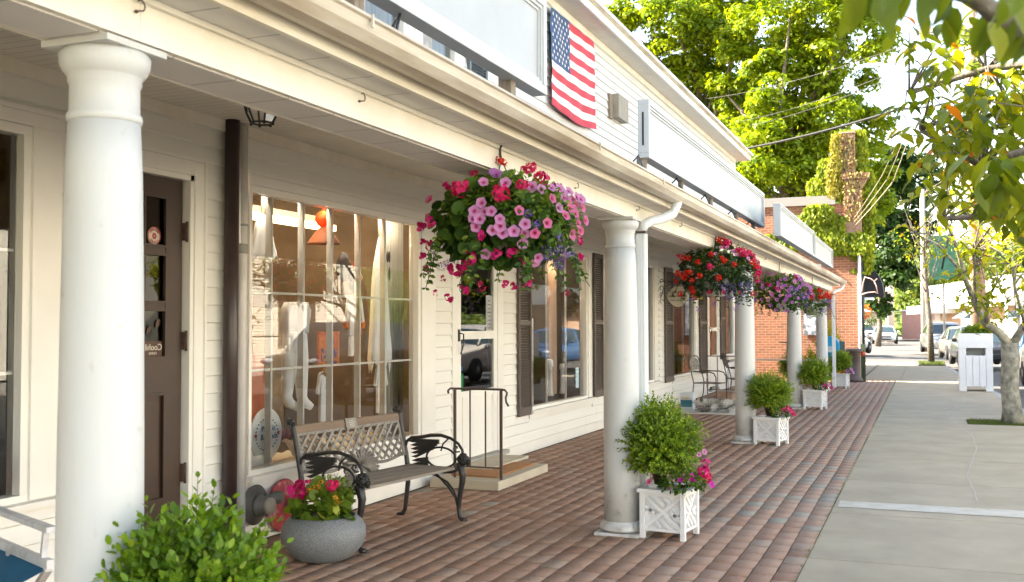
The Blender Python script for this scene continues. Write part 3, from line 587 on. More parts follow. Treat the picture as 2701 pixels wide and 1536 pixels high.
# ---------------- sign boards on the porch roof
signw = mat('sign_white', (.42, .42, .415), .4, scale=1.8, col2=(.35, .345, .33), thr=.42, soft=.25)
signf = mat('sign_frame', (.50, .505, .50), .4, var=.05)
oldwood = mat('weathered_wood', (.34, .28, .21), .9, scale=6, col2=(.16, .12, .09), stretch=(3, 3, .5), thr=.5, soft=.2, bump=.6, bscale=40)
def sign(y0, y1, z0, z1, x, label, th=.11, legs=(), struts=(), panels=None, fr=.05, group=None, stain=None, cab=True):
    t_ = thing('sign_board', (x, (y0+y1)/2, z0), label, 'sign board', group)
    q = MB(); q.box(x-th, x, y0, y1, z0, z0+fr).box(x-th, x, y0, y1, z1-fr, z1).box(x-th, x, y0, y0+fr, z0+fr, z1-fr).box(x-th, x, y1-fr, y1, z0+fr, z1-fr)
    q.build('frame', signf, t_, bev=.004)
    i_ = MB(); e = fr+.001
    for k, w_ in ((0, .022), (1, .02)):
        o_ = fr+k*.024; d_ = x-.012-k*.012
        i_.box(d_-.02, d_, y0+o_, y1-o_, z0+o_, z0+o_+w_).box(d_-.02, d_, y0+o_, y1-o_, z1-o_-w_, z1-o_).box(d_-.02, d_, y0+o_, y0+o_+w_, z0+o_+w_, z1-o_-w_).box(d_-.02, d_, y1-o_-w_, y1-o_, z0+o_+w_, z1-o_-w_)
    i_.build('moulding', signf, t_)
    ps = panels or [(y0, y1)]
    for a, b_ in ps: MB().box(x-th+.01, x-.034, a+(e if a == y0 else .004), b_-(e if b_ == y1 else .004), z0+e, z1-e).build('panel', stain or signw, t_)
    if cab: MB().box(x-th*.62, x-th*.45, y0-.004, y0-.001, z0+.12, z1-.12).build('slot', blackm, t_)
    for (y, r_, dx_) in legs: MB().tube([(x-.09+dx_, y, 2.78), (x-.09+dx_, y, z0+.02)], r_, 10).build('support_post', oldwood, t_)
    for y in struts: MB().tube([(x+.10, y-.35, z0-.24), (x-.06, y, z0+.0)], .008, 6).tube([(x-.06, y, z0-.01), (x-.35, y+.1, z0-.25)], .007, 6).build('strut', blackm, t_)
    return t_
sign(2.2, 6.64, 3.19, 3.86, -2.40, 'blank white sign board left of the flag above the gutter', panels=[(2.2, 4.05), (4.05, 6.64)], cab=False, fr=.06, struts=(4.6,))
for y, w_ in ((4.15, .055), (6.12, .05)): tag(MB().box(-2.55, -2.46, y, y+w_*1.6, 2.80, 3.26).build('wooden_post', oldwood), 'weathered wooden post under the %s end of the sign left of the flag' % ('left' if y < 5 else 'right'), 'post', 'wooden posts behind the signs')
sign(9.48, 17.1, 3.19, 3.75, -2.40, 'long blank white sign board right of the flag with a slotted end', legs=((9.55, .05, .0), (11.15, .03, .02), (12.85, .03, .02), (14.75, .03, .02), (16.3, .03, .02)), struts=(9.3, 10.9, 12.45, 14.3, 15.9), panels=[(9.48, 11.2), (11.2, 14.4), (14.4, 17.1)])
stn = mat('sign_streaked', (.46, .46, .44), .4, scale=3, col2=(.22, .23, .20), stretch=(1, 3, .5), thr=.40, soft=.14)
sign(15.7, 20.9, 2.93, 3.42, -1.97, 'mould-streaked white sign board at the far end of the porch gutter', stain=stn, panels=[(15.7, 18.3), (18.3, 20.9)], cab=False, fr=.03)
sign(21.0, 25.2, 2.93, 3.36, -1.97, 'plain weathered white sign board farthest along the porch gutter', cab=False, fr=.03)
bx = thing('meter_box', (-4.6, 16.8, 5.1), 'weathered wooden block fixed to the upper siding beside the flag', 'box')
MB().box(-4.76, -4.62, 16.25, 16.85, 5.03, 5.42).build('block', mat('block_grey', (.36, .33, .28), .9, col2=(.2, .18, .15), scale=5, stretch=(1, 5, .6)), bx); MB().box(-4.78, -4.72, 16.1, 16.25, 5.0, 5.4).build('rotten_edge', oldwood, bx)
# ---------------- flag
fl = thing('flag', (-4.66, 14.15, 5.3), 'striped flag with a blue star field hung flat on the siding', 'flag')
fr_, fw_, fb_ = mat('flag_red', (.50, .035, .06), .75, var=.12, scale=3), mat('flag_white', (.72, .70, .66), .75, var=.06), mat('flag_blue', (.03, .075, .19), .75, var=.15, scale=8)
y0, y1, z0, z1 = 13.15, 15.17, 4.63, 6.02; NC, NR = 60, 39
def fp(s, t):
    sag = .07*math.sin(math.pi*s)*(t)+.02*s*(1-t); wv = .010*math.sin(s*9+t*5)*(.3+t)+.006*math.sin(t*21+s*4+1)+.006*math.sin(s*23-t*6)
    return Vector((-4.70+wv+.02*t, y0+(y1-y0)*s+.02*math.sin(t*6)*(s-.5), z1-(z1-z0)*t-sag-.05*(1-s)*(1-t)))
F_ = {0: MB(), 1: MB(), 2: MB()}
for i in range(NC):
    for j in range(NR):
        k = 2 if (i < 24 and j < 21) else (0 if (j//3) % 2 == 0 else 1)
        F_[k].add([fp((i+a)/NC, (j+b_)/NR) for a, b_ in ((0, 0), (1, 0), (1, 1), (0, 1))], [(0, 1, 2, 3)], 0, True)
for k, nm, mt_ in ((0, 'red_stripes', fr_), (1, 'white_stripes', fw_), (2, 'blue_field', fb_)): F_[k].build(nm, mt_, fl, merge=True)
S_ = MB()
for r_ in range(9):
    for c in range(6 if r_ % 2 == 0 else 5):
        s = (c*2+(1 if r_ % 2 == 0 else 2))/12*.4; t = (r_+1)/10*21/39; p = fp(s, t)+Vector((.006, 0, 0))
        S_.add([p+Vector((0, (.036 if k % 2 == 0 else .015)*math.sin(k*math.pi/5), (.036 if k % 2 == 0 else .015)*math.cos(k*math.pi/5))) for k in range(10)], [tuple(range(10))])
S_.build('stars', fw_, fl); MB().tube([fp(s/20, 0)+Vector((.005, 0, .008)) for s in range(21)], .01, 8).build('heading', fw_, fl)
# ---------------- stoop, mat, handrail
tag(MB().box(-4.58, -3.84, 9.2, 10.6, 0, .088).box(-4.575, -4.2, 9.85, 10.95, .089, .12).build('doorstep_slab', mat('step_stone', (.56, .50, .38), .85, scale=3, col2=(.42, .36, .27), bump=.4, bscale=60), bev=.006), 'low cream stone step slab at the white storm door', 'step')
tag(MB().box(-4.45, -3.95, 9.42, 10.5, .089, .105).build('doormat', mat('coir', (.50, .25, .10), 1, scale=5, col2=(.36, .17, .07), bump=1, bscale=300)), 'orange-brown coir doormat on the stone step', 'doormat')
def rail(loc, label, name='handrail', L=.72, mt=rust):
    t_ = thing(name, loc, label, 'handrail', 'door handrails'); x, y, z = loc
    MB().box(x-.012, x+.012, y-.012, y+.012, z, z+.87).build('post', mt, t_); MB().box(x-L-.012, x-L+.012, y-.012, y+.012, z, z+.87).build('post', mt, t_)
    for k in (1, 2): MB().box(x-L*k/3-.006, x-L*k/3+.006, y-.006, y+.006, z+.12, z+.865).build('baluster', mt, t_)
    MB().box(x-L+.012, x-.012, y-.006, y+.006, z+.105, z+.119).build('bottom_rail', mt, t_)
    MB().tube([(x-L-.07, y, z+.83), (x-L-.075, y, z+.86), (x-L-.05, y, z+.882)]+[(x-L+(L)*k/4, y, z+.882) for k in range(5)]+[(x+.04, y, z+.878), (x+.065, y, z+.85), (x+.05, y, z+.80), (x+.055, y, z+.76), (x+.08, y, z+.72)], .011, 8).build('top_rail', mt, t_)
rail((-3.87, 9.34, .088), 'rusty brown handrail on the near stone step by the bench', L=.50)
rail((-3.95, 23.7, 0), 'dark handrail at the far door behind the patio chair')
# ---------------- cast-iron bench
be = thing('park_bench', (-3.93, 7.03, 0), 'ornate cast-iron bench with grey wooden seat and lattice back', 'bench'); ORG[be] = Vector((0, 0, 0))
wseat = mat('seat_wood', (.36, .31, .25), .75, scale=4, col2=(.22, .19, .155), stretch=(6, .7, 6), bump=.5, bscale=30); wtop = mat('top_rail_wood', (.23, .155, .10), .6, scale=4, col2=(.15, .10, .065), stretch=(6, .7, 6), bump=.3, bscale=30)
bronze = mat('weathered_lattice', (.25, .225, .19), .55, var=.2, scale=10)
for sy in (-1, 1):
    y = .66*sy; e_ = MB()
    e_.tube([(-.34, y, 0), (-.29, y, .01), (-.265, y, .05), (-.25, y, .16), (-.235, y, .28), (-.235, y, .40), (-.255, y, .52), (-.29, y, .68), (-.325, y, .84), (-.335, y, .885)], [.018, .022, .018, .02, .021, .022, .020, .019, .018, .018], 8)
    e_.tube([(-.335, y, .88), (-.345, y, .90), (-.365, y, .905), (-.378, y, .885), (-.365, y, .87)], .016, 8).ball((-.355, y, .885), .024, 10)
    fr0 = e_.build('end_frame', iron, be)
    MB().tube([(.345, y, .008), (.31, y, .012), (.285, y, .03), (.275, y, .10), (.285, y, .2), (.305, y, .30), (.315, y, .37), (.30, y, .43), (.27, y, .47)], [.022, .02, .018, .018, .02, .024, .030, .034, .03], 10).build('leg', iron, be)
    MB().tube([(.27, y, .14), (.23, y, .24), (.16, y, .31), (.05, y, .355), (-.04, y, .37)], .009, 6).tube([(.27, y, .10), (.24, y, .19), (.17, y, .27), (.10, y, .33), (.04, y, .38)], .009, 6).build('brace', iron, be)
    MB().tube([(-.24, y, .405), (.0, y, .385), (.2, y, .40), (.28, y, .43)], [.02, .018, .02, .022], 8).build('side_rail', iron, be)
    MB().tube([(-.265, y, .56), (-.25, y, .62), (-.20, y, .655), (-.10, y, .665), (.0, y, .685), (.10, y, .69), (.20, y, .668), (.27, y, .63), (.31, y, .58), (.315, y, .545)], [.012, .014, .014, .015, .016, .015, .013, .012, .012, .012], 8).build('armrest', iron, be)
    MB().tube([(.285, y, .565), (.25, y, .56), (.225, y, .585), (.235, y, .61), (.26, y, .605), (.258, y, .588)], .007, 6).tube([(.18, y, .67), (.12, y, .62), (.10, y, .56)], .007, 6).build('scroll', iron, be)
    MB().tube([(.10+.145*math.cos(a), y, .505+.085*math.sin(a)) for a in [k*math.pi/12 for k in range(24)]], .009, 6, closed=True).build('oval_ring', iron, be)
    wg = MB(); 
    for k in range(7):                                            # feathers of the wing between post and ring
        zt_ = .645-k*.032; x1 = .08-.02*k if k < 4 else -.03
        a0 = Vector((-.235+.004*k+(.02 if k else 0), y-.007, zt_-.02)); b0 = Vector((x1, y-.007, .635-.018*k if k < 5 else zt_))
        dd = Vector((0, 0, .017)); wg.prism([a0, a0+Vector((.05, 0, -.008)), b0-dd*1.1, b0+dd*1.1, a0+Vector((.06, 0, .022))], (0, .014, 0))
    wg.build('wing', iron, be)
    hd = MB(); c = Vector((.315, y, .50)); hd.ball(c, (.05, .04, .05), 14)
    for k in range(46):
        d_ = Vector((random.gauss(0, 1), random.gauss(0, 1), random.gauss(0, 1))).normalized()
        if d_.x > .75: continue
        hd.ball(c+Vector((d_.x*.045, d_.y*.038, d_.z*.048)), random.uniform(.009, .015), 6)
    hd.ball(c+Vector((.045, 0, -.012)), (.028, .022, .02), 10).ball(c+Vector((.05, 0, -.036)), (.02, .017, .011), 8).ball(c+Vector((.066, 0, -.002)), .010, 8).ball(c+Vector((.046, .018, .014)), .007, 6).ball(c+Vector((.046, -.018, .014)), .007, 6)
    hd.build('lion_head', mat('iron_dark', (.03, .028, .026), .45, metal=.3), fr0)
for k in range(4): MB().box(-.215+.118*k, -.215+.118*k+.11, -.65, .65, .415, .437).build('seat_slat', wseat, be, bev=.004)
def bk(y, t): return Vector((-.245-.092*t, y, .49+.37*t))          # point on the back plane, t 0..1
MB().add([bk(s*.645, t)+Vector((d, 0, 0)) for d in (.012, -.018) for s, t in ((-1, .845), (1, .845), (1, 1.0), (-1, 1.0))], [(0, 1, 2, 3), (7, 6, 5, 4), (0, 4, 5, 1), (1, 5, 6, 2), (2, 6, 7, 3), (3, 7, 4, 0)]).build('top_rail', wtop, be, bev=.004)
lf = MB()
def bar2(a, b_, w_, off=0, th=.01):
    a, b_ = bk(*a), bk(*b_); nn = Vector((.37, 0, .092)).normalized(); lf.bar(a+nn*off, b_+nn*off, w_, th, upv=nn)
bar2((-.63, .05), (-.63, .84), .03); bar2((.63, .05), (.63, .84), .03); bar2((-.64, .825), (.64, .825), .03, .001)
lf.build('back_frame', bronze, be); lf = MB()
nb = 13
for i in range(-2, nb+2):
    for sg, of in ((1, .007), (-1, -.007)):
        ya = -.62+1.24*i/nb; yb = ya+sg*.30; ta, tb = .06, .80
        if max(ya, yb) < -.6 or min(ya, yb) > .6: continue
        lo, hi = -.62, .62
        def cl(yv, tv, yo, to):
            if yv < lo: f = (lo-yv)/(yo-yv); return lo, tv+(to-tv)*f
            if yv > hi: f = (hi-yv)/(yo-yv); return hi, tv+(to-tv)*f
            return yv, tv
        a_, b2 = cl(ya, ta, yb, tb), cl(yb, tb, ya, ta)
        if (a_[0]-b2[0])**2+(a_[1]-b2[1])**2 > .002: bar2(a_, b2, .021, of, .007)
lf.build('lattice', bronze, be)
lw = MB(); lw.tube([bk(y, .06+.05*math.cos(y*9.4)-.03*abs(y)) for y in [(-.63+1.26*k/30) for k in range(31)]], .013, 8); lw.build('lower_rail', bronze, be)
fan = MB()
for sg in (-1, 1):
    for k in range(11):
        a = R(8+k*13); L_ = .15+.05*math.sin(k*.31); c = Vector((-.225, sg*.02, .50)); tip = c+Vector((.02, sg*math.cos(a-R(35))*L_, math.sin(a-R(60))*L_*.75-.0))
        fan.tube([c, (c+tip)/2+Vector((.012, 0, .012)), tip], [.005, .010, .013], 6).ball(tip, .014, 6)
    fan.prism([(-.236, 0, .52), (-.232, sg*.10, .56), (-.226, sg*.19, .54), (-.224, sg*.20, .47), (-.222, sg*.13, .42), (-.22, sg*.03, .45)], (-.006, 0, 0))
fan.build('fan_ornament', bronze, be)
pq = MB().add([bk(y, t)+Vector((d, 0, 0)) for d in (.022, .012) for y, t in ((-.075, .80), (.06, .80), (.06, 1.02), (-.075, 1.02))], [(0, 1, 2, 3), (7, 6, 5, 4), (0, 4, 5, 1), (1, 5, 6, 2), (2, 6, 7, 3), (3, 7, 4, 0)]).build('plaque', mat('plaque_bronze', (.19, .17, .14), .4, metal=.5), be)
for k, wd in enumerate((.05, .08, .06, .07)): a_ = bk(-.008, .97-.04*k); MB().box(a_.x+.022, a_.x+.025, a_.y-wd/2, a_.y+wd/2, a_.z-.003, a_.z+.004).build('plaque_line', mat('plaque_light', (.45, .42, .36), .4), pq)
be.rotation_euler = (0, 0, R(-8)); be.location.y += .05; ORG[be] = Vector((0, 0, 0)); 
# ---------------- hose connections on the wall
hc = thing('pipe_connection', (-4.62, 6.75, .2), 'large faded red disc with a capped pipe on the wall behind the bowl', 'pipe connection')
RY = Matrix.Rotation(R(90), 3, 'Y')
MB().lathe([(.03, 0), (.20, .008), (.205, .02), (.19, .035), (.05, .06), (.05, .07)], 36, (-4.66, 6.78, .21), M=RY).build('disc', mat('faded_red_disc', (.42, .06, .07), .5, scale=14, col2=(.52, .33, .32), thr=.40, soft=.07, bump=.3), hc)
MB().lathe([(.05, 0), (.05, .07), (.062, .072), (.062, .1), (.045, .105), (.045, .12)], 20, (-4.60, 6.78, .215), M=RY).build('cap', mat('pipe_steel', (.55, .50, .46), .5, col2=(.35, .2, .18), scale=14), hc)
hg = thing('pipe_connection', (-4.62, 6.4, .25), 'small grey twin-outlet pipe connection beside the red disc', 'pipe connection')
gm = mat('old_iron_grey', (.15, .145, .13), .6, var=.2, scale=12)
MB().lathe([(.02, 0), (.145, .005), (.15, .02), (.07, .03), (.07, .05), (.085, .055), (.08, .075), (.06, .085), (.055, .13)], 30, (-4.66, 6.42, .27), M=RY).build('flange', gm, hg)
MB().lathe([(.052, 0), (.062, .005), (.062, .03), (.05, .04), (.02, .045)], 20, (-4.53, 6.42, .27), M=RY).build('cap', mat('cap_tan', (.42, .37, .30), .6, var=.2), hg)
MB().lathe([(.038, 0), (.038, .12), (.05, .122), (.05, .19)], 18, (-4.58, 6.44, .30), M=Matrix.Rotation(R(-90), 3, 'X')).build('outlet', gm, hg)
# ---------------- bowl planter
bp_ = thing('bowl_planter', (-3.90, 6.03, 0), 'low round speckled grey bowl planter in front of the bench', 'planter')
gspk = rnd_mat('speckled_grey', [(0, (.17, .18, .185)), (1, (.17, .18, .185))], .6, 160, .5, .1, patch=(150, .55, (.36, .37, .37), 1))
BC = (-3.86, 6.12, 0)
MB().lathe([(0, 0), (.16, 0), (.20, .02), (.265, .09), (.292, .16), (.288, .215), (.262, .262), (.235, .285), (.222, .30), (.21, .298), (.205, .28), (.20, .24)], 56, BC).build('bowl', gspk, bp_)
MB().lathe([(0, .245), (.205, .24)], 24, BC).build('soil', soil, bp_)
# round-leaved geranium plants
LOBE = ([(0, 0, 0), (.25, -.08, .02), (.5, .1, .05), (.52, .42, .03), (.36, .72, 0), (.12, .86, -.03), (-.12, .86, -.03), (-.36, .72, 0), (-.52, .42, .03), (-.5, .1, .05), (-.25, -.08, .02), (0, .4, -.04)], [(11, 0, 1, 2), (11, 2, 3), (11, 3, 4, 5), (11, 5, 6), (11, 6, 7, 8), (11, 8, 9, 10, 0)])
lm_ger = leaf_mat('geranium_leaf', [(0, (.05, .10, .010)), (.5, (.13, .21, .018)), (.8, (.24, .32, .025)), (1, (.36, .40, .04))], trans=.35)
lm_ivy = leaf_mat('basket_leaf', [(0, (.022, .055, .010)), (.5, (.065, .135, .016)), (.85, (.13, .22, .025)), (1, (.26, .30, .04))], trans=.35)
lm_fine = leaf_mat('fine_leaf', [(0, (.06, .13, .012)), (.6, (.15, .24, .025)), (1, (.28, .36, .05))], trans=.4)
def clump(name, c, rad, n, size, tm, mt, parent, lo=-.3, inner=.45, droop=.3, seed=None):
    c = np.array(c); d = sph(n*3); d = d[d[:, 2] > lo][:n]; n = len(d); r_ = RNG.uniform(inner, 1, n)**.6
    p = c+d*np.array(rad)*r_[:, None]; nr = d*1.0+np.array([0, 0, .6])+RNG.normal(0, .4, (n, 3)); dr = d+RNG.normal(0, .5, (n, 3)); dr[:, 2] -= droop
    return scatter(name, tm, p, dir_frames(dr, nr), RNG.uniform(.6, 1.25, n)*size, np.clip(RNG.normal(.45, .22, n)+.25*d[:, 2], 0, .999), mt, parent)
gp = thing('geranium_plant', (BC[0], BC[1], .25), 'leafy geranium and lantana planted in the grey bowl', 'plant')
clump('leaves', (BC[0]-.0, BC[1], .33), (.20, .20, .17), 190, .075, LOBE, lm_ger, gp, lo=-.35)
clump('small_leaves', (BC[0]+.03, BC[1]+.08, .42), (.13, .13, .14), 500, .028, LEAF6, lm_fine, gp, lo=-.5)
stm = MB()
# flower meshes
def petunia_mesh(name, c1, c2, lobes=5, flat=.25):
    q = MB(); n = 20; 
    for k in range(n):
        a = 2*math.pi*k/n; a2 = 2*math.pi*(k+1)/n
        def rr(a_): return 1-.16*(.5+.5*math.cos(a_*lobes+math.pi))
        def pt(a_, r_, z): return Vector((r_*math.cos(a_), r_*math.sin(a_), z))
        q.add([pt(a, .42, .06), pt(a2, .42, .06), pt(a2, rr(a2), flat), pt(a, rr(a), flat)], [(0, 1, 2, 3)], 0, True)
        q.add([pt(a, .0, -.25), pt(a2, .18, -.02), pt(a, .18, -.02)], [(0, 1, 2)], 1, True)
        q.add([pt(a, .18, -.02), pt(a2, .18, -.02), pt(a2, .42, .06), pt(a, .42, .06)], [(0, 1, 2, 3)], 2, True)
    o = q.build(name, [c1, c2[0], c2[1]]); me = o.data; bpy.data.objects.remove(o); return me
def fmat(name, c, tr=.35): return leaf_mat(name, [(0, c), (1, c)], .5, tr, (1, .9, .9))
PL = petunia_mesh('petunia', fmat('petal_pale_pink', (.62, .27, .50)), (fmat('throat', (.28, .03, .09)), fmat('petal_mid', (.60, .12, .30))))
PK = petunia_mesh('petunia', fmat('petal_pink', (.68, .17, .34)), (fmat('throat_dark', (.30, .02, .06)), fmat('petal_red', (.6, .05, .15))))
PP = petunia_mesh('petunia', fmat('petal_lilac', (.45, .16, .48)), (fmat('throat_lilac', (.2, .03, .2)), fmat('petal_lilac2', (.38, .09, .38))))
PM = petunia_mesh('petunia', fmat('petal_magenta', (.62, .02, .38)), (fmat('throat_m', (.4, .02, .2)), fmat('petal_m2', (.55, .02, .33))))
def head_mesh(name, m_, n=46, s=.42, flat=1):
    d = sph(n); p = d*np.array([1, 1, flat])*RNG.uniform(.72, 1, n)[:, None]
    T = ([(0, 0, 0), (.6, .3, .1), (.75, .8, .05), (.2, 1.05, 0), (-.45, .95, .05), (-.7, .4, .1)], [(0, 1, 2, 3, 4, 5)])
    o = scatter(name, T, p-d*.1, frames(d+RNG.normal(0, .35, (n, 3))), RNG.uniform(.8, 1.2, n)*s, RNG.uniform(0, 1, n), m_); me = o.data; bpy.data.objects.remove(o); return me
GH = head_mesh('geranium_head', leaf_mat('petal_hotpink', [(0, (.62, .01, .09)), (1, (.80, .04, .20))], .5, .3, (1, .8, .8)))
GR = head_mesh('geranium_head', leaf_mat('petal_scarlet', [(0, (.60, .012, .008)), (1, (.80, .05, .02))], .5, .3, (1, .8, .8)))
GM = head_mesh('ivy_geranium_flower', leaf_mat('petal_cerise', [(0, (.50, .008, .11)), (1, (.66, .02, .20))], .5, .3, (1, .8, .8)), 12, .8, .7)
LB = head_mesh('lobelia_cluster', leaf_mat('petal_violet', [(0, (.12, .04, .36)), (.8, (.26, .14, .55)), (1, (.6, .5, .75))], .5, .3, (1, .9, 1)), 60, .16)
GO = head_mesh('lantana_head', leaf_mat('petal_orange', [(0, (.72, .12, .02)), (.5, (.75, .3, .03)), (1, (.75, .6, .05))], .5, .3, (1, .9, .8)), 34, .36, .6)
YL = head_mesh('yellow_flower', leaf_mat('petal_yellow', [(0, (.75, .55, .03)), (1, (.8, .65, .08))], .5, .3), 10, .8, .5)
def flower(me, name, p, d, s, parent):
    o = bpy.data.objects.new(name, me); COL.objects.link(o); o.parent = parent
    o.location = Vector(p)-org(parent); o.scale = (s, s, s); q = Vector(d).to_track_quat('Z', 'Y'); o.rotation_euler = (q @ Matrix.Rotation(random.uniform(0, 6), 3, 'Z').to_quaternion()).to_euler(); return o
VR, VU, VT = Vector(rt), Vector((0, 0, 1)), Vector((math.sin(A_), -math.cos(A_), 0))   # street-side faces of the round plants
for (a, b_, me, nm, s) in ((.075, .315, GH, 'geranium_head', .048), (-.16, .29, GM, 'geranium_flower', .06), (-.115, .275, GM, 'geranium_flower', .026), (.10, .235, GO, 'lantana_head', .026), (.105, .20, GO, 'lantana_head', .028), (-.03, .30, GO, 'lantana_head', .03), (-.07, .28, GO, 'lantana_head', .024), (.0, .34, GO, 'lantana_head', .02), (-.09, .345, GM, 'geranium_flower', .018)):
    b_ -= .02; p = Vector(BC)+VR*a+VT*.1+VU*(b_+.22); flower(me, nm, p, VT+VU*.6+VR*a, s, gp); stm.tube([p, p*.5+Vector((BC[0], BC[1], .35))*.5+Vector((0, 0, .02)), (BC[0], BC[1], .30)], .003, 5)
stm.build('stems', lm_fine, gp)
# ---------------- hanging baskets
potm = mat('basket_pot', (.46, .45, .40), .6, var=.15, scale=8)
def basket(y, zc, A, B, label, spec, pot_z, mats, hang=True, nleaf=700, trail=26, hook_d=0):
    X0 = -2.10; zc_ = zc; t_ = thing('hanging_basket', (X0, y, zc-B), label, 'hanging basket', 'flower baskets hanging along the porch beam')
    MB().lathe([(0, -.13), (.09, -.13), (.11, -.12), (.155, -.02), (.17, .03), (.175, .045), (.165, .05), (.15, .03)], 28, (X0, y, pot_z)).build('pot', potm, t_)
    hk = MB(); hk.tube([(X0-.02, y, 2.60), (X0-.02, y-.012, 2.64), (X0-.0, y-.022, 2.66)], .006, 6).tube([(X0-.018, y, 2.57), (X0-.01, y+.015, 2.61), (X0+.0, y+.018, 2.625), (X0+.012, y+.01, 2.615), (X0+.012, y-.006, 2.585), (X0, y-.018, 2.55), (X0, y-.018, 2.515), (X0, y, 2.49)], .0075, 8)
    hk.build('hook', blackm, t_)
    wr = MB()
    for k in range(3):
        a = 2.1*k+.4; wr.tube([(X0, y, 2.49), (X0+.165*math.cos(a), y+.165*math.sin(a), pot_z+.04)], .003, 5)
    wr.build('hanger_wire', blackm, t_)
    c = (X0, y, zc_)
    k1, k2 = mats
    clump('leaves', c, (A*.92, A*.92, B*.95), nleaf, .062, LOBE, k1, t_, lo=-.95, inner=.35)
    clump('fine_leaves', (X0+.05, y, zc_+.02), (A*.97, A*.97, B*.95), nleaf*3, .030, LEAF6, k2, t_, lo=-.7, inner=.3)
    # trailing stems
    sp_, sl, sn = [], [], []; tb = MB()
    for k in range(trail):
        a = random.uniform(0, 6.283); rr = A*random.uniform(.7, .97); L_ = random.uniform(.1, .24); p = Vector((X0+rr*math.cos(a), y+rr*math.sin(a), zc_-B*.25)); pts = [p]
        for i in range(7): p = p+Vector((math.cos(a)*.012+random.uniform(-.012, .012), math.sin(a)*.012+random.uniform(-.012, .012), -L_/7-.01)); pts.append(p)
        tb.tube(pts, .002, 4)
        for q in pts[1:]:
            for j in range(3): sp_.append(q); sl.append((random.gauss(0, 1), random.gauss(0, 1), -.4)); sn.append((math.cos(a), math.sin(a), .6))
    tb.build('trailing_stems', k1, t_); sl = np.array(sl); sn = np.array(sn)+RNG.normal(0, .4, (len(sn), 3))
    scatter('trailing_leaves', LEAF6, np.array([tuple(v) for v in sp_]), dir_frames(sl, sn), RNG.uniform(.02, .045, len(sp_)), RNG.uniform(0, 1, len(sp_)), k1, t_)
    # flowers on the side seen from the street, then the same kinds on the rest of the plant
    def put(a, b_, me, nm, s, back=False):
        a_, b2 = a/A, b_/B; q = a_*a_+b2*b2; d = math.sqrt(max(0, 1-min(q, 1)))*A*.96; T = VT*(-1 if back else 1)
        p = Vector((X0, y, zc_))+VR*a+VU*b_+T*d
        n_ = (VR*a_*1.0+VU*(b2*.8+.15)+T*(.55+d/A)).normalized()+Vector((random.gauss(0, .18), random.gauss(0, .18), random.gauss(0, .18)))
        flower(me, nm, p+n_*.02, n_, s*random.uniform(.9, 1.1), t_)
    for (a, b_, me, nm, s) in spec: put(a, b_, me, nm, s)
    for (a, b_, me, nm, s) in random.sample(spec, min(len(spec)//3, 24)): put(-a, b_, me, nm, s, True)
    return t_
m1 = .000699; S1 = []
def q1(l, me, nm, s):
    for v in l: S1.append(((v[0]-750)*m1, -(v[1]-690)*m1, me, nm, 1.2*(v[2]*m1 if len(v) > 2 else s)))
q1([(460, 480, 66), (755, 540, 56), (895, 458, 46), (955, 280, 50), (1040, 385, 46), (905, 300, 24)], GH, 'geranium_head', 0)
q1([(725, 235, 36), (770, 250, 26)], GR, 'geranium_head', 0)
q1([(335, 425, 30), (160, 710, 34), (250, 715, 30), (163, 828, 22), (225, 850, 30), (165, 935, 24), (200, 1010, 24), (415, 1030, 46), (525, 960, 44), (480, 1000, 34), (715, 940, 32), (838, 935, 32), (910, 978, 28), (765, 1140, 26), (840, 1150, 24), (930, 1125, 32), (610, 1150, 30), (475, 1185, 32), (370, 1250, 30), (615, 820, 32), (260, 1210, 18), (315, 1085, 20), (345, 1225, 22)], GM, 'ivy_geranium_flower', 0)
q1([(562, 655), (628, 605), (655, 660), (690, 665), (560, 715), (600, 720), (580, 760), (690, 790), (748, 765), (760, 815), (740, 715), (650, 940), (620, 440), (785, 445), (845, 800), (925, 745), (920, 800), (895, 868), (1150, 620), (1030, 490), (975, 455), (1170, 470), (1110, 475), (1200, 480), (1250, 460), (1340, 520), (1180, 435), (1000, 960), (990, 985), (1210, 520), (1300, 500)], PL, 'petunia', 38*m1)
q1([(868, 660), (985, 795), (1070, 735), (1200, 680), (1100, 555), (1240, 610), (1290, 640), (1365, 675), (1335, 750), (1310, 820), (1250, 780), (1300, 700), (1330, 580), (1240, 545), (1280, 520), (1290, 560), (1270, 600), (1300, 780), (1255, 800)], PK, 'petunia', 35*m1)
q1([(720, 385), (700, 355)], PP, 'petunia', 46*m1)
q1([(1040, 960), (1100, 955), (1130, 920), (1140, 980), (1215, 890), (1230, 910), (1200, 960), (1160, 820), (1190, 1000), (945, 670), (990, 750), (1250, 930), (1080, 900), (1170, 890)], LB, 'lobelia_cluster', 34*m1)
basket(5.08, 2.147, .39, .255, 'large basket of pink petunias and hot pink geraniums nearest the bench', S1, 2.10, (lm_ivy, lm_fine), nleaf=1100, trail=22)
m2_ = .001563; S2 = []
def q2(l, me, nm, s, c, k):
    for v in l: S2.append(((v[0]-c[0])*k, -(v[1]-c[1])*k, me, nm, (v[2]*k if len(v) > 2 else s)))
c2 = (615, 400)
q2([(455, 355), (538, 300), (408, 415), (465, 440), (375, 325), (405, 330), (350, 470), (360, 425), (420, 470), (580, 460), (430, 520), (445, 545), (370, 555), (600, 340), (685, 377), (475, 570), (345, 415), (820, 355), (840, 380), (380, 450), (565, 197, 27), (628, 195, 25), (620, 350), (385, 420)], GR, 'geranium_head', 22*m2_, c2, m2_)
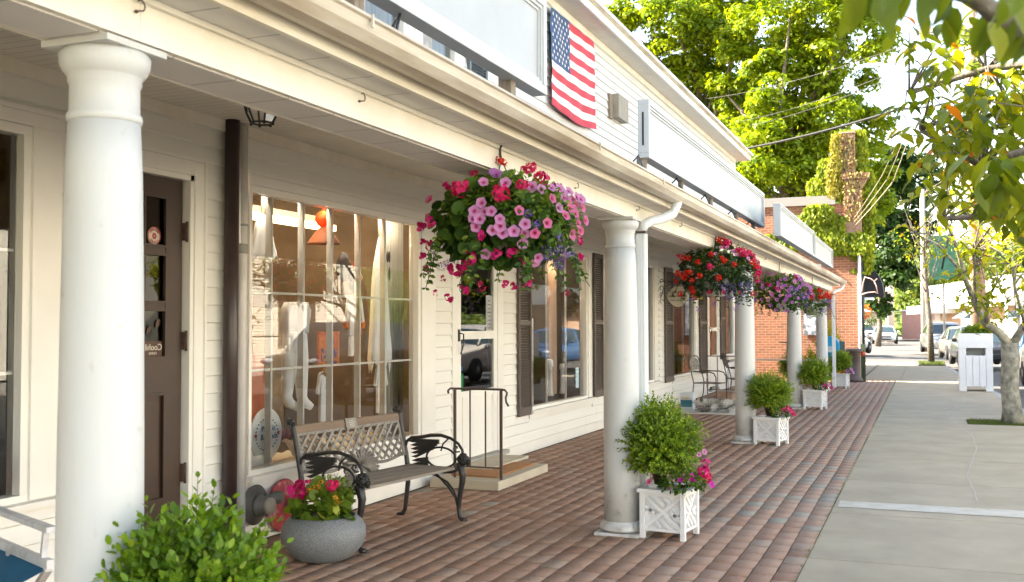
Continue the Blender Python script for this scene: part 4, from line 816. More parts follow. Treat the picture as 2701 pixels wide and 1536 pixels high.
q2([(655, 232, 32), (680, 225, 28), (525, 390, 26), (745, 290, 32), (805, 287, 24), (845, 300, 18), (865, 300, 18), (885, 350, 20), (870, 440, 28), (880, 410, 24), (770, 300, 24), (840, 340, 20), (865, 382, 22), (625, 545, 17), (740, 550, 17), (540, 548, 14), (720, 280, 22), (875, 460, 20)], GH, 'geranium_head', 0, c2, m2_)
q2([(655, 260, 14), (690, 285, 14), (570, 300, 13), (610, 255, 13), (540, 225, 14), (790, 330, 14), (850, 345, 14), (700, 310, 13)], PL, 'petunia', 0, c2, m2_)
q2([(610, 520), (640, 540), (680, 510), (700, 545), (740, 500), (770, 540), (800, 560), (640, 500), (720, 580), (780, 590), (690, 590), (760, 620), (740, 655), (830, 520), (600, 620), (870, 340), (800, 500), (660, 570)], LB, 'lobelia_cluster', 22*m2_, c2, m2_)
q2([(510, 582), (458, 572)], YL, 'yellow_flower', 13*m2_, c2, m2_)
basket(11.2, 2.19, .44, .30, 'basket of scarlet geraniums with violet lobelia below, second from the left', S2, 2.04, (leaf_mat('dark_geranium', [(0, (.012, .03, .012)), (.6, (.03, .06, .02)), (1, (.08, .13, .03))], trans=.25), lm_ivy), nleaf=600, trail=24)
S2 = []; k3 = .0023; random.seed(5)
for i in range(86):
    a = random.uniform(-.98, .98); b_ = random.uniform(-.95, .95)
    if a*a+b_*b_ > 1 or (b_ < -.4 and random.random() < .5): continue
    S2.append((a*.47, b_*.30, PP if random.random() < .75 else PL, 'petunia', random.uniform(.026, .034)))
for i in range(12): a = random.uniform(.1, .9); S2.append((a*.47, random.uniform(-.7, .3)*.3, LB, 'lobelia_cluster', .04))
for a, b_ in ((-.15, .05), (.18, .22), (-.25, .12)): S2.append((a, b_, GM, 'geranium_flower', .035))
basket(16.5, 2.10, .47, .31, 'full basket of lilac petunias, third along the porch beam', S2, 1.93, (lm_ivy, lm_ivy), nleaf=500, trail=24)
S2 = []
for i in range(20): a = random.uniform(-.5, 1); S2.append((a*.36, random.uniform(.0, .9)*(1-abs(a)*.5)*.28, GR, 'geranium_head', random.uniform(.035, .055)))
for i in range(14): a = random.uniform(.2, .9); S2.append((a*.36, random.uniform(-.95, -.1)*.28, LB, 'lobelia_cluster', .045))
for i in range(8): a = random.uniform(-.9, -.2); S2.append((a*.36, random.uniform(-.3, .6)*.28, PP, 'petunia', .03))
basket(21.6, 2.10, .37, .27, 'small basket of red geraniums farthest along the porch beam', S2, 1.92, (lm_ivy, lm_ivy), nleaf=320, trail=14)
# ---------------- planter boxes and their shrubs
PW = mat('planter_white', (.82, .82, .81), .35, var=.04)
pb = local('planter_box', 'x', 'planter box', 'white lattice planter boxes beside the columns')
s_ = .158; zt = .34
for sx in (-1, 1):
    for sy in (-1, 1): MB().box(sx*s_-.019, sx*s_+.019, sy*s_-.019, sy*s_+.019, 0, zt-.001).build('leg', PW, pb, bev=.002)
MB().box(-s_-.035, s_+.035, -s_-.035, -s_+.02, zt, zt+.03).box(-s_-.035, s_+.035, s_-.02, s_+.035, zt, zt+.03).box(-s_-.035, -s_+.02, -s_+.021, s_-.021, zt, zt+.03).box(s_-.02, s_+.035, -s_+.021, s_-.021, zt, zt+.03).build('rim', PW, pb, bev=.003)
MB().box(-s_+.03, s_-.03, -s_+.03, s_-.03, zt-.05, zt-.02).build('soil', soil, pb)
def fret(sgn, ax):
    q = MB(); e = s_-.019; f = s_-.006; zl, zh = .055, zt-.001
    def B(u0, u1, w0, w1, d0, d1):
        if ax == 'y': q.box(u0, u1, min(d0, d1), max(d0, d1), w0, w1)
        else: q.box(min(d0, d1), max(d0, d1), u0, u1, w0, w1)
    B(-e, e, zl, zh, sgn*(f-.022), sgn*(f-.014))
    B(-e, e, zl, zl+.022, sgn*(f-.014), sgn*(f+.012)); B(-e, e, zh-.022, zh, sgn*(f-.014), sgn*(f+.012))
    zm = (zl+zh)/2; h = (zh-zl)/2-.024; w_ = e
    def bar(u0, v0, u1, v1, o_=0):
        P_ = (lambda u, v: (u*w_, sgn*(f-.001+o_), zm+v*h)) if ax == 'y' else (lambda u, v: (sgn*(f-.001+o_), u*w_, zm+v*h))
        q.bar(P_(u0, v0), P_(u1, v1), .012, .016, upv=(0, sgn, 0) if ax == 'y' else (sgn, 0, 0)) if False else q.bar(P_(u0, v0), P_(u1, v1), .026, .017, upv=(0, 1, 0) if ax == 'y' else (1, 0, 0))
    bar(-1, -1, 1, 1); bar(-1, 1, 1, -1, .0015)
    bar(-.45, 1, .1, .42, .003); bar(.1, .95, .42, .55, .003); bar(-.98, .38, -.45, -.08+.45*.0, .003); bar(-.98, -.15, -.55, .25, .003); bar(.45, -1, -.1, -.42, .003); bar(-.1, -.95, -.42, -.55, .003); bar(.98, -.38, .45, .08, .003); bar(.98, .15, .55, -.25, .003)
    q.build('side_panel', PW, pb)
for sg in (-1, 1): fret(sg, 'y'); fret(sg, 'x')
PL_ = [(-1.93, 2.42, -3, 'white lattice planter box under the leafy bush by the nearest column'), (-1.82, 7.74, -6, 'white lattice planter box at the column with the curved downspout elbow'), (-1.93, 14.12, -14, 'white lattice planter box second from the far sidewalk corner side'), (-1.94, 20.25, -10, 'x'), (-1.98, 27.2, -8, 'x')]
LBL = ['white lattice planter box beneath the broad-leaved bush beside the nearest column', 'largest fully visible white lattice planter box, beside the column with the downspout', 'white lattice planter box next to the column under the scarlet geranium basket', 'white lattice planter box next to the column under the lilac basket', 'smallest white lattice planter box, by the far porch corner and the brown bollard']
for i, (x, y, rz, _) in enumerate(PL_):
    if i == 0: pb.location = (x, y, 0); pb.rotation_euler = (0, 0, R(rz)); pb['label'] = LBL[0]
    else: dup(pb, (x, y, 0), R(rz), LBL[i])
ORG[pb] = Vector((0, 0, 0))
stemm = mat('twig_bark', (.12, .08, .045), .8, var=.2)
def shrub(name, c, rx, rz, n, leaf, tm, mt, label, per=16, z0=.33, spiky=.2, cat='shrub', group=None, seed=1, wid=1, lo=-.75, bark=260):
    random.seed(seed); t_ = thing(name, (c[0], c[1], z0), label, cat, group); cc = Vector(c); st = MB(); P = []; D_ = []; Nn = []; rn = []
    for k in range(n):
        d = Vector((random.gauss(0, 1), random.gauss(0, 1), random.gauss(0, 1))).normalized()
        if d.z < lo: continue
        lump = 1+.22*noise.noise(d*2.2+cc*3)+.12*noise.noise(d*5)
        L_ = random.uniform(.62, 1.0)*lump*(1+(spiky if random.random() < .10 else 0)); tip = cc+Vector((d.x*rx, d.y*rx, d.z*rz))*L_
        d2 = (tip-cc).normalized(); bend = Vector((random.gauss(0, .1), random.gauss(0, .1), .25+random.gauss(0, .1)))*rx*.35
        start = cc+(tip-cc)*.35-Vector((0, 0, .03)); mid = (start+tip)/2-bend*.25
        if k < bark: st.tube([cc-Vector((random.uniform(-.03, .03), random.uniform(-.03, .03), rz*.9)), start, mid, tip], [.004, .003, .0018, .001], 4)
        tone = random.gauss(.45, .16)+.15*noise.noise(d*3+cc)
        for j in range(per):
            t = (j+.5)/per; p = start*(1-t)**2+mid*2*t*(1-t)+tip*t*t if False else (start.lerp(mid, t*2) if t < .5 else mid.lerp(tip, t*2-1))
            side = d2.orthogonal().normalized(); side.rotate(Matrix.Rotation(j*2.4+k, 3, d2)); dr = (side*.75+d2*.75+Vector((0, 0, .25)))
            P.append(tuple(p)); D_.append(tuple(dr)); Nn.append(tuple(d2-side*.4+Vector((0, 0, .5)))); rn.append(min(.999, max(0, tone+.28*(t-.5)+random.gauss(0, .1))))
    P = np.array(P); N_ = len(P); sc = RNG.uniform(.7, 1.2, N_)[:, None]*np.array([leaf*wid, leaf, leaf])
    scatter('foliage', tm, P, dir_frames(np.array(D_), np.array(Nn)+RNG.normal(0, .25, (N_, 3))), sc, np.array(rn), mt, t_); st.build('stems', stemm, t_, fix=False)
    return t_
box1 = leaf_mat('boxwood_bright', [(0, (.035, .08, .006)), (.4, (.11, .21, .012)), (.8, (.21, .34, .02)), (1, (.36, .45, .05))], .35, .4)
box2 = leaf_mat('boxwood_mid', [(0, (.045, .095, .006)), (.45, (.14, .235, .012)), (.8, (.26, .37, .02)), (1, (.40, .46, .05))], .4, .35)
box3 = leaf_mat('juniper_green', [(0, (.06, .12, .006)), (.5, (.18, .285, .012)), (1, (.33, .44, .03))], .5, .3)
OV = ([(0, 0, 0), (.30, .25, .03), (.34, .6, .02), (.15, .92, -.03), (0, 1, -.05), (-.15, .92, -.03), (-.34, .6, .02), (-.30, .25, .03), (0, .5, -.04)], [(0, 1, 2, 8), (8, 2, 3, 4), (8, 4, 5, 6), (0, 8, 6, 7)])
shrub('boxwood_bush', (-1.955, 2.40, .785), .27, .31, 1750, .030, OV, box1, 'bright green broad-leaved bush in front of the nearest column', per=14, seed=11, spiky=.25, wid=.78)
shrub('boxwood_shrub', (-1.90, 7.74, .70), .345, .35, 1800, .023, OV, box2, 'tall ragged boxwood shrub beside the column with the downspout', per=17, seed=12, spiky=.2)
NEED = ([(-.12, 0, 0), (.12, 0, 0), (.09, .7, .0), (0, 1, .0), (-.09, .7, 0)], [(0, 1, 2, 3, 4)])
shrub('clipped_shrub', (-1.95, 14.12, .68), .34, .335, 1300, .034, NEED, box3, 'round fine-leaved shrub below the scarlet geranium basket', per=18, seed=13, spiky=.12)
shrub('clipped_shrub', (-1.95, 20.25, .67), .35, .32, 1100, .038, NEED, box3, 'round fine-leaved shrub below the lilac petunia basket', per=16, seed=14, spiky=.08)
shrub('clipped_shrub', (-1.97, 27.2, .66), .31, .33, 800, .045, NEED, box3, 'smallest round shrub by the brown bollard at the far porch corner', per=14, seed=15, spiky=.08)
def edgeflowers(c, items, label, leafn=160, r_=.10, off=(.12, -.10)):
    t_ = thing('petunia_plant', (c[0]+off[0], c[1]+off[1], .36), label, 'flowering plant'); q = (c[0]+off[0], c[1]+off[1], .42)
    clump('leaves', q, (r_*1.1, r_*1.1, .09), leafn, .045, LEAF6, lm_ivy, t_, lo=-.6)
    for (a, b_, me, nm, s) in items: p = Vector(q)+VR*a+VU*b_+VT*.09; flower(me, nm, p, VT+VU*.4+VR*a*4, s, t_)
edgeflowers(PL_[1], [(-.26, .02, PK, 'petunia', .025), (-.02, .04, PM, 'petunia', .03), (.06, .05, PM, 'petunia', .035), (.14, .10, GM, 'geranium_flower', .04), (.16, .15, GM, 'geranium_flower', .035), (.17, .05, GH, 'geranium_head', .04), (.20, .0, PM, 'petunia', .03), (.15, .24, PL, 'petunia', .025), (.11, .22, PL, 'petunia', .022), (-.1, -.02, PK, 'petunia', .018)], 'magenta and pink petunias at the rim of the largest planter box', 330, .17)
edgeflowers(PL_[2], [(.10, .08, GM, 'geranium_flower', .035), (.14, .04, GM, 'geranium_flower', .035), (.04, .05, GM, 'geranium_flower', .03), (.17, .0, GH, 'geranium_head', .035)], 'cerise geraniums spilling from the planter below the scarlet basket')
edgeflowers(PL_[3], [(.02, .04, GM, 'geranium_flower', .04), (.07, .02, GM, 'geranium_flower', .04), (.12, .05, PL, 'petunia', .04), (.16, .0, GH, 'geranium_head', .035), (.2, -.01, PL, 'petunia', .03)], 'pale and dark pink flowers in the planter below the lilac basket')
edgeflowers(PL_[4], [(-.15, -.02, GO, 'lantana_head', .05), (-.08, .0, GO, 'lantana_head', .05), (.02, .02, PP, 'petunia', .05), (.12, .06, PP, 'petunia', .05), (.16, -.02, PL, 'petunia', .05)], 'orange and lilac flowers in the smallest planter by the bollard')
# ---------------- trees
bark = mat('tree_bark', (.20, .17, .13), .9, scale=9, col2=(.085, .07, .05), bump=1, bscale=45, thr=.5, soft=.12)
maple_l = leaf_mat('maple_leaf', [(0, (.06, .13, .006)), (.35, (.16, .245, .008)), (.8, (.27, .345, .010)), (1, (.37, .40, .02))], .5, .55, (1.5, 1.3, .25))
dark_l = leaf_mat('dark_tree_leaf', [(0, (.015, .04, .008)), (.5, (.035, .08, .015)), (1, (.08, .14, .02))], .5, .4)
pale_l = leaf_mat('pale_tree_leaf', [(0, (.08, .13, .02)), (1, (.22, .28, .06))], .6, .5)
def branches(mb, base, tips, r0, trunk_to=None, seed=0, w_=.12):
    random.seed(seed); b0 = Vector(base); top = Vector(trunk_to); n = 6
    tp = [b0.lerp(top, i/n)+Vector((noise.noise(Vector((i*.7, seed, 0))), noise.noise(Vector((i*.7, seed, 5))), 0))*w_*(i > 0) for i in range(n+1)]
    mb.tube(tp, [r0*(1.25 if i == 0 else 1-.5*i/n) for i in range(n+1)], 12)
    for k, t in enumerate(tips):
        t = Vector(t); i = random.choice([3, 4, 5, 6]) if (t-b0).length > 0 else 4; s = tp[i]; m_ = s.lerp(t, .5)+Vector((random.uniform(-1, 1), random.uniform(-1, 1), .8))*(t-s).length*.08
        r1 = r0*.42; mb.tube([s, s.lerp(m_, .5), m_, m_.lerp(t, .6), t], [r1, r1*.8, r1*.55, r1*.35, r1*.15], 7)
def tree(name, base, top, blobs, r0, nleaf, leaf, mt, label, cat='tree', group=None, tm=LEAF4, seed=1, sub=7):
    t_ = thing(name, base, label, cat, group); mb = MB(); branches(mb, base, [b[:3] for b in blobs], r0, top, seed, w_=r0); mb.build('trunk', bark, t_)
    random.seed(seed); P = []; Nn = []; rn = []; vol = sum(b[3]**2 for b in blobs)
    for (x, y, z, r_) in blobs:
        c = np.array([x, y, z]); k = int(nleaf*r_*r_/vol); ns = sub+int(r_*4)
        cc = c+sph(ns)*r_*RNG.uniform(.45, .95, (ns, 1)); rr = r_*RNG.uniform(.28, .48, ns); w_ = RNG.integers(0, ns, k)
        d = sph(k); d[:, 2] = np.abs(d[:, 2])*np.where(RNG.random(k) < .78, 1, -1); p = cc[w_]+d*rr[w_][:, None]*np.array([1.15, 1.15, .7])*(RNG.uniform(.35, 1.05, k)**.5)[:, None]
        P.append(p); Nn.append(d+np.array([0, 0, .5])+RNG.normal(0, .45, (k, 3))); rn.append(np.clip(RNG.normal(.45, .17, k)+.3*(RNG.random(ns)[w_]-.5), 0, .999))
    P = np.concatenate(P); n = len(P); scatter('crown', tm, P, frames(np.concatenate(Nn)), RNG.uniform(.6, 1.3, n)*leaf, np.concatenate(rn), mt, t_)
    return t_
# ---------------- maples and other trees behind
M1 = [(-7.5, 51.6, 9.8, 1.9), (-6.2, 53.4, 11.2, 2.0), (-4.5, 53.3, 11.9, 1.8), (-3.6, 54.6, 13.8, 1.6), (-5.7, 53.9, 13.5, 2.0), (-6.8, 51.1, 12.0, 1.6), (-3.1, 52.2, 15.3, 1.7), (-4.6, 55.1, 17.2, 1.9), (-5.9, 52.1, 17.4, 1.8), (-2.9, 53.2, 17.3, 1.4), (-3.0, 56.6, 11.7, 1.7), (-2.4, 54.7, 9.3, 1.4), (-4.7, 55.3, 9.7, 2.1), (-6.5, 53.1, 9.1, 1.8), (-8.1, 53.2, 8.6, 1.2), (-3.6, 52.9, 7.7, 1.6), (-2.4, 55.5, 7.6, 1.0), (-5.8, 54.8, 15.6, 1.9), (-7.2, 52.8, 14.6, 1.2)]
M2 = [(-15.7, 55.6, 19.1, 1.2), (-14.6, 55.8, 17.7, 1.6), (-12.4, 54.0, 18.0, 1.7), (-13.4, 56.6, 16.6, 1.4), (-11.6, 56.6, 17.3, 1.8), (-10.3, 55.8, 18.7, 2.0), (-9.2, 55.2, 16.7, 1.7), (-12.3, 57.6, 15.3, 1.6), (-10.3, 56.7, 15.2, 1.3), (-9.0, 58.3, 14.5, 1.6), (-13.0, 57.4, 13.8, 1.1), (-9.2, 58.1, 19.0, 1.8), (-10.5, 58.7, 12.6, 1.5), (-9.1, 57.0, 10.7, 1.2), (-8.5, 58.9, 12.8, 1.4), (-13.9, 55.0, 19.8, 1.3), (-8.4, 59.3, 20.9, 1.8), (-11.4, 57.8, 21.0, 1.8)]
DK = [(-1.9, 76.9, 13.2, 1.4), (-0.4, 77.7, 12.1, 1.7), (-2.8, 77.1, 11.3, 1.7), (-1.5, 80.9, 10.2, 2.4), (-3.4, 77.9, 8.8, 1.7), (-0.7, 79.8, 8.0, 1.7), (-2.3, 77.8, 6.5, 2.3), (-3.5, 78.3, 4.8, 1.4), (-1.3, 78.6, 5.1, 1.1), (-3.9, 77.2, 11.9, 1.4), (-3.0, 78.9, 3.1, 0.9)]
ex1 = [(x-2.5, y+2.2, z-.6, r_) for x, y, z, r_ in M1[::2]]
tree('maple_tree', (-6.8, 54.5, 0), (-6.2, 54.2, 12), M1+ex1, .5, 62000, .27, maple_l, 'big sunlit yellow-green maple just behind the brick building', seed=3)
tree('maple_tree', (-12.4, 58.5, 0), (-11.4, 58, 14), M2+[(x-2.5, y+2, z-1, r_) for x, y, z, r_ in M2[::3]], .42, 42000, .27, maple_l, 'sparser sunlit maple with visible limbs, left of the biggest maple', seed=4)
tree('shade_tree', (-3.2, 80, 0), (-2.6, 79.5, 8), DK, .2, 20000, .36, dark_l, 'dark green shade tree right of the ivy-covered chimney', seed=5)
random.seed(21); 
for i, (x, y, h, r_, lb) in enumerate([(-9, 118, 9, 5, 'hazy pale tree beyond the far grey house'), (1, 135, 9.5, 6, 'hazy pale tree behind the tall slim far pole'), (12, 125, 10, 6, 'pale tree rising behind the low white shop'), (23, 120, 11, 6, 'round pale tree at the right end of the low white shop')]):
    tree('far_tree', (x, y, 0), (x, y, h*.5), [(x+random.uniform(-r_, r_)*.6, y+random.uniform(-2, 2), h*.5+random.uniform(0, h*.4), r_*random.uniform(.35, .5)) for _ in range(9)], .3, 6000, .6, pale_l, lb, group='pale trees beyond the street', seed=30+i)
def twig_cluster(q, P, D_, Nn, n, size, spread=.05, droop=.55):
    for k in range(n):
        a = random.uniform(0, 6.283); d = Vector((math.cos(a), math.sin(a), -droop+random.uniform(-.5, .35))); P.append(tuple(Vector(q)+Vector((random.gauss(0, spread), random.gauss(0, spread), random.gauss(0, spread*.7))))); D_.append(tuple(d)); Nn.append((math.cos(a)*.5+random.gauss(0, .3), math.sin(a)*.5+random.gauss(0, .3), 1))
DROOP = ([(0, 0, 0), (.15, .15, .035), (.235, .38, .05), (.21, .62, .03), (.10, .84, -.05), (0, 1.04, -.16), (-.10, .84, -.05), (-.21, .62, .03), (-.235, .38, .05), (-.15, .15, .035), (0, .3, 0), (0, .6, -.025)],
         [(0, 1, 10), (0, 10, 9), (1, 2, 10), (9, 10, 8), (2, 3, 11, 10), (10, 11, 7, 8), (3, 4, 11), (11, 6, 7), (4, 5, 11), (11, 5, 6)])
cherry = leaf_mat('cherry_leaf', [(0, (.05, .09, .010)), (.45, (.16, .22, .016)), (.8, (.32, .34, .02)), (.93, (.45, .36, .02)), (1, (.6, .2, .02))], .35, .5, (1.5, 1.3, .3))
cherry2 = leaf_mat('cherry_leaf_gold', [(0, (.08, .13, .012)), (.4, (.2, .26, .018)), (.75, (.42, .40, .03)), (1, (.66, .40, .03))], .4, .55, (1.5, 1.3, .35))
# near street tree: its trunk stands outside the picture on the right, its limbs hang over the sidewalk
nt_ = thing('street_tree', (1.75, 4.3, 0), 'near street tree whose large drooping leaves hang in from the right and top', 'tree')
mb = MB(); mb.tube([(1.75, 4.3, 0), (1.74, 4.3, .8), (1.72, 4.28, 1.5), (1.66, 4.25, 2.1)], [.12, .10, .095, .085], 12)
limbs = [[(1.66, 4.25, 2.05), (1.3, 4.1, 2.35), (.95, 4.4, 2.45), (.6, 4.7, 2.35), (.25, 5.0, 2.3), (.0, 5.1, 2.5)], [(1.66, 4.25, 2.1), (1.2, 4.6, 2.7), (.7, 5.2, 2.8), (.3, 5.5, 2.85), (-.05, 5.2, 2.7)], [(1.66, 4.25, 2.0), (1.4, 3.4, 2.3), (1.0, 2.6, 2.25), (.5, 2.15, 2.1), (.25, 1.92, 2.03), (.16, 1.83, 2.06), (.08, 1.74, 2.11), (-.03, 1.62, 2.12)], [(1.66, 4.25, 2.05), (1.1, 4.5, 2.2), (.6, 4.9, 2.12), (.3, 5.2, 2.1), (.1, 5.8, 2.15)],
         [(1.4, 3.4, 2.28), (.9, 3.6, 2.3), (.5, 3.6, 2.2), (.25, 3.5, 2.12)], [(1.66, 4.25, 2.1), (1.9, 4.6, 2.9), (2.2, 5.0, 3.6)], [(1.2, 4.6, 2.7), (.9, 5.6, 3.2), (.6, 6.0, 3.3)]]
for l in limbs: mb.tube(l, [.034*(1-.8*i/(len(l)-1))+.004 for i in range(len(l))], 8)
mb.build('trunk', bark, nt_)
MT = [(0.05, 5.37, 2.87), (0.22, 5.65, 2.9), (0.36, 5.49, 2.83), (0.45, 5.53, 2.89), (-0.07, 5.11, 2.61), (-0.01, 4.93, 2.46), (0.09, 5.39, 2.67), (0.18, 5.64, 2.74), (0.27, 5.46, 2.73), (0.39, 5.51, 2.67), (0.11, 4.97, 2.46), (0.23, 5.45, 2.56), (0.32, 5.27, 2.5), (0.45, 5.54, 2.56), (0.01, 4.72, 2.31), (0.12, 4.88, 2.29), (0.21, 4.59, 2.27), (0.36, 5.08, 2.37), (0.16, 5.0, 2.19), (0.27, 5.26, 2.15), (0.34, 4.86, 2.08), (0.37, 4.66, 2.12), (0.15, 5.97, 2.24), (0.05, 6.03, 2.34)]
MT += [(x+random.uniform(-.02, .4), y+random.uniform(-.5, .6), z+random.uniform(-.2, .25)) for x, y, z in MT for _ in (0, 1)]
MT += [(x+random.uniform(.1, 1.6), y+random.uniform(-.5, 1.0), z+random.uniform(0, .9)) for x, y, z in MT[:24] for _ in (0, 1)]
random.seed(8); P, D_, Nn = [], [], []; tw = MB()
for q in MT:
    twig_cluster(q, P, D_, Nn, 16, 0, .06); s = min((Vector(p) for l in limbs for p in l), key=lambda v: (v-Vector(q)).length); m_ = s.lerp(Vector(q), .5)+Vector((0, 0, .05)); tw.tube([s, m_, q], [.006, .004, .002], 5)
n = len(P); scatter('leaves', DROOP, np.array(P), dir_frames(np.array(D_), np.array(Nn)), RNG.uniform(.065, .105, n), np.clip(RNG.normal(.5, .24, n), 0, .999), cherry, nt_, smooth=True)
P, D_, Nn = [], [], []
for q in [(.20, 3.52, 2.08), (.26, 3.43, 2.06), (.31, 3.77, 2.17), (.24, 3.6, 2.12)]: twig_cluster(q, P, D_, Nn, 7, 0, .04, .9); 
n = len(P); scatter('leaves', DROOP, np.array(P), dir_frames(np.array(D_), np.array(Nn)), RNG.uniform(.11, .15, n), np.clip(RNG.normal(.4, .15, n), 0, .999), cherry, nt_, smooth=True)
P, D_, Nn = [], [], []; random.seed(18)
NTW = [(-.085, 1.50, 2.075), (-.06, 1.53, 2.09), (-.03, 1.6, 2.09), (.0, 1.62, 2.10), (.03, 1.70, 2.10), (.06, 1.74, 2.11), (.09, 1.82, 2.10), (.13, 1.78, 2.09), (.16, 1.80, 2.08), (.19, 1.85, 2.08), (.12, 1.62, 2.08), (.17, 1.70, 2.07), (.22, 1.86, 2.05), (.05, 1.6, 2.12), (-.1, 1.52, 2.12), (.2, 1.75, 2.11), (.25, 1.92, 2.09), (.14, 1.68, 2.11)]
for q in NTW:
    for k in range(2): P.append(tuple(Vector(q)+Vector((random.gauss(0, .02), random.gauss(0, .02), random.gauss(0, .008))))); a = random.uniform(0, 6.283); D_.append((math.cos(a)*.45, math.sin(a)*.45, -.8)); Nn.append((math.sin(A_)+random.gauss(0, .4), -math.cos(A_)+random.gauss(0, .4), .5))
n = len(P); scatter('leaves', DROOP, np.array(P), dir_frames(np.array(D_), np.array(Nn)), RNG.uniform(.06, .085, n), np.clip(RNG.normal(.35, .15, n), 0, .9), cherry, nt_, smooth=True)
tw.build('twigs', bark, nt_, fix=False)
# second street tree with its leaning forked trunk
s2 = thing('street_tree', (1.30, 18.4, 0), 'forked lichen-grey street tree rising from the grass pit by the kerb', 'tree'); mb = MB()
mb.tube([(1.30, 18.4, -.02), (1.29, 18.4, .25), (1.26, 18.38, .6), (1.28, 18.36, 1.0), (1.27, 18.34, 1.3)], [.18, .145, .135, .135, .14], 14)
fk = [[(1.27, 18.34, 1.25), (1.12, 18.2, 1.46), (.92, 18.0, 1.6), (.78, 17.8, 1.85), (.62, 17.5, 2.25), (.50, 17.0, 2.7), (.3, 16.4, 3.2), (.05, 15.8, 3.5)], [(.62, 17.5, 2.25), (.45, 16.8, 2.5), (.2, 16, 2.75), (-.1, 15.2, 2.85)], [(1.27, 18.34, 1.2), (1.5, 18.4, 1.6), (1.75, 18.5, 2.3), (1.9, 18.7, 3.2)], [(.92, 18, 1.6), (.9, 17, 2.0), (.95, 15.6, 2.2), (1.0, 14, 2.35)], [(.78, 17.8, 1.85), (.7, 16.6, 2.2), (.65, 15, 2.4), (.55, 13.4, 2.45)], [(1.5, 18.4, 1.6), (1.3, 17.6, 2.2), (1.2, 16.5, 2.8)], [(1.45, 18.37, 1.5), (1.65, 18.2, 1.7), (1.85, 17.8, 2.1)]]
for i, l in enumerate(fk): mb.tube(l, [(.07 if i in (0, 2) else .028)*(1-.85*k/(len(l)-1))+.005 for k in range(len(l))], 9)
mb.build('trunk', mat('lichen_bark', (.36, .35, .28), .95, scale=7, col2=(.12, .11, .085), bump=1, bscale=40, thr=.5, soft=.14), s2)
FT = [(-0.34, 14.91, 2.92), (-0.09, 15.02, 2.81), (0.2, 14.05, 2.87), (0.44, 14.15, 2.67), (0.11, 15.11, 2.53), (0.52, 14.2, 2.36), (0.33, 14.13, 2.16), (0.66, 13.18, 2.12), (0.56, 13.16, 1.84), (0.83, 13.26, 1.93), (1.0, 13.32, 2.12), (-0.04, 16.12, 2.72), (0.84, 12.17, 2.33), (0.69, 12.1, 2.5), (1.0, 12.23, 2.5), (1.08, 14.45, 1.76), (0.57, 13.14, 2.49), (0.26, 15.16, 2.64), (.9, 16, 2.6), (1.3, 17.5, 2.9), (1.7, 17.5, 2.6), (.5, 16, 3.3), (.2, 16, 3.6), (1.6, 18, 3.4), (.9, 14.5, 2.9), (.75, 13.8, 3.1), (1.1, 15, 3.4), (.4, 15, 3.2), (.6, 17, 2.9), (1.0, 18.2, 1.62), (.95, 13.0, 2.75)]
FT += [(x+random.uniform(-.1, .5), y+random.uniform(-.6, .6), z+random.uniform(-.15, .35)) for x, y, z in FT if x > .3]
P, D_, Nn = [], [], []; tw = MB()
for q in FT:
    twig_cluster(q, P, D_, Nn, 22 if q[0] > .3 else 7, 0, .15, .4); s = min((Vector(p) for l in fk for p in l), key=lambda v: (v-Vector(q)).length); tw.tube([s, s.lerp(Vector(q), .5)+Vector((0, 0, .1)), q], [.012, .008, .004], 5)
n = len(P); scatter('leaves', DROOP, np.array(P), dir_frames(np.array(D_), np.array(Nn)), RNG.uniform(.08, .135, n), np.clip(RNG.normal(.42, .22, n), 0, .999), cherry2, s2); tw.build('twigs', bark, s2, fix=False)
# thin bare tree farther along
s3 = thing('young_tree', (.23, 44.1, 0), 'thin nearly bare young tree in the far grass pit', 'tree'); mb = MB(); mb.tube([(.23, 44.1, 0), (.2, 44.1, 1.6), (.1, 44.1, 3), (-.02, 44.1, 4.6)], [.14, .11, .10, .05], 8)
random.seed(4)
for k in range(26): z = random.uniform(2.6, 5.4); a = random.uniform(0, 6.28); L_ = random.uniform(.5, 1.5); b0 = Vector((.12-.03*(z-3), 44.1, min(z, 4.5))); mb.tube([b0, b0+Vector((math.cos(a)*L_*.4, math.sin(a)*L_*.4, L_*.7)), b0+Vector((math.cos(a)*L_*.7, math.sin(a)*L_*.7, L_*1.6))], [.025, .014, .006], 5)
mb.build('trunk', bark, s3); tag(s3, None); clump('leaves', (.1, 44.1, 5.0), (1.3, 1.3, 1.0), 260, .13, LEAF4, cherry2, s3, lo=-1, inner=.2)
# ---------------- brick building with chimney and ivy
bb = thing('brick_building', (-2.0, 31, 0), 'red brick building behind the porch with a grey parapet cap', 'building')
brk = brick_mat('red_brick', (.34, .13, .065), (.22, .085, .05), (.40, .30, .20), .215, .075, stain=(.42, .24, .13)); brk2 = brick_mat('red_brick_side', (.34, .13, .065), (.22, .085, .05), (.40, .30, .20), .215, .075, ax=('Y', 'Z'))
q = MB(); q.quad((-26, 31, -.1), (-1.72, 31, -.1), (-1.72, 31, 5.1), (-26, 31, 5.1)); q.quad((-1.72, 31, -.1), (-1.72, 32.6, -.1), (-1.72, 32.6, 5.1), (-1.72, 31, 5.1), mi=1); q.quad((-1.72, 32.6, -.1), (-3.4, 32.6, -.1), (-3.4, 32.6, 5.1), (-1.72, 32.6, 5.1)); q.quad((-3.4, 32.6, -.1), (-3.4, 42, -.1), (-3.4, 42, 5.1), (-3.4, 32.6, 5.1), mi=1); q.quad((-3.4, 42, -.1), (-26, 42, -.1), (-26, 42, 5.1), (-3.4, 42, 5.1)); q.quad((-26, 31, 5), (-1.72, 31, 5), (-1.72, 32.6, 5), (-26, 32.6, 5)); q.quad((-26, 32.6, 5), (-3.4, 32.6, 5), (-3.4, 42, 5), (-26, 42, 5))
q.build('wall', [brk, brk2], bb, fix=False)
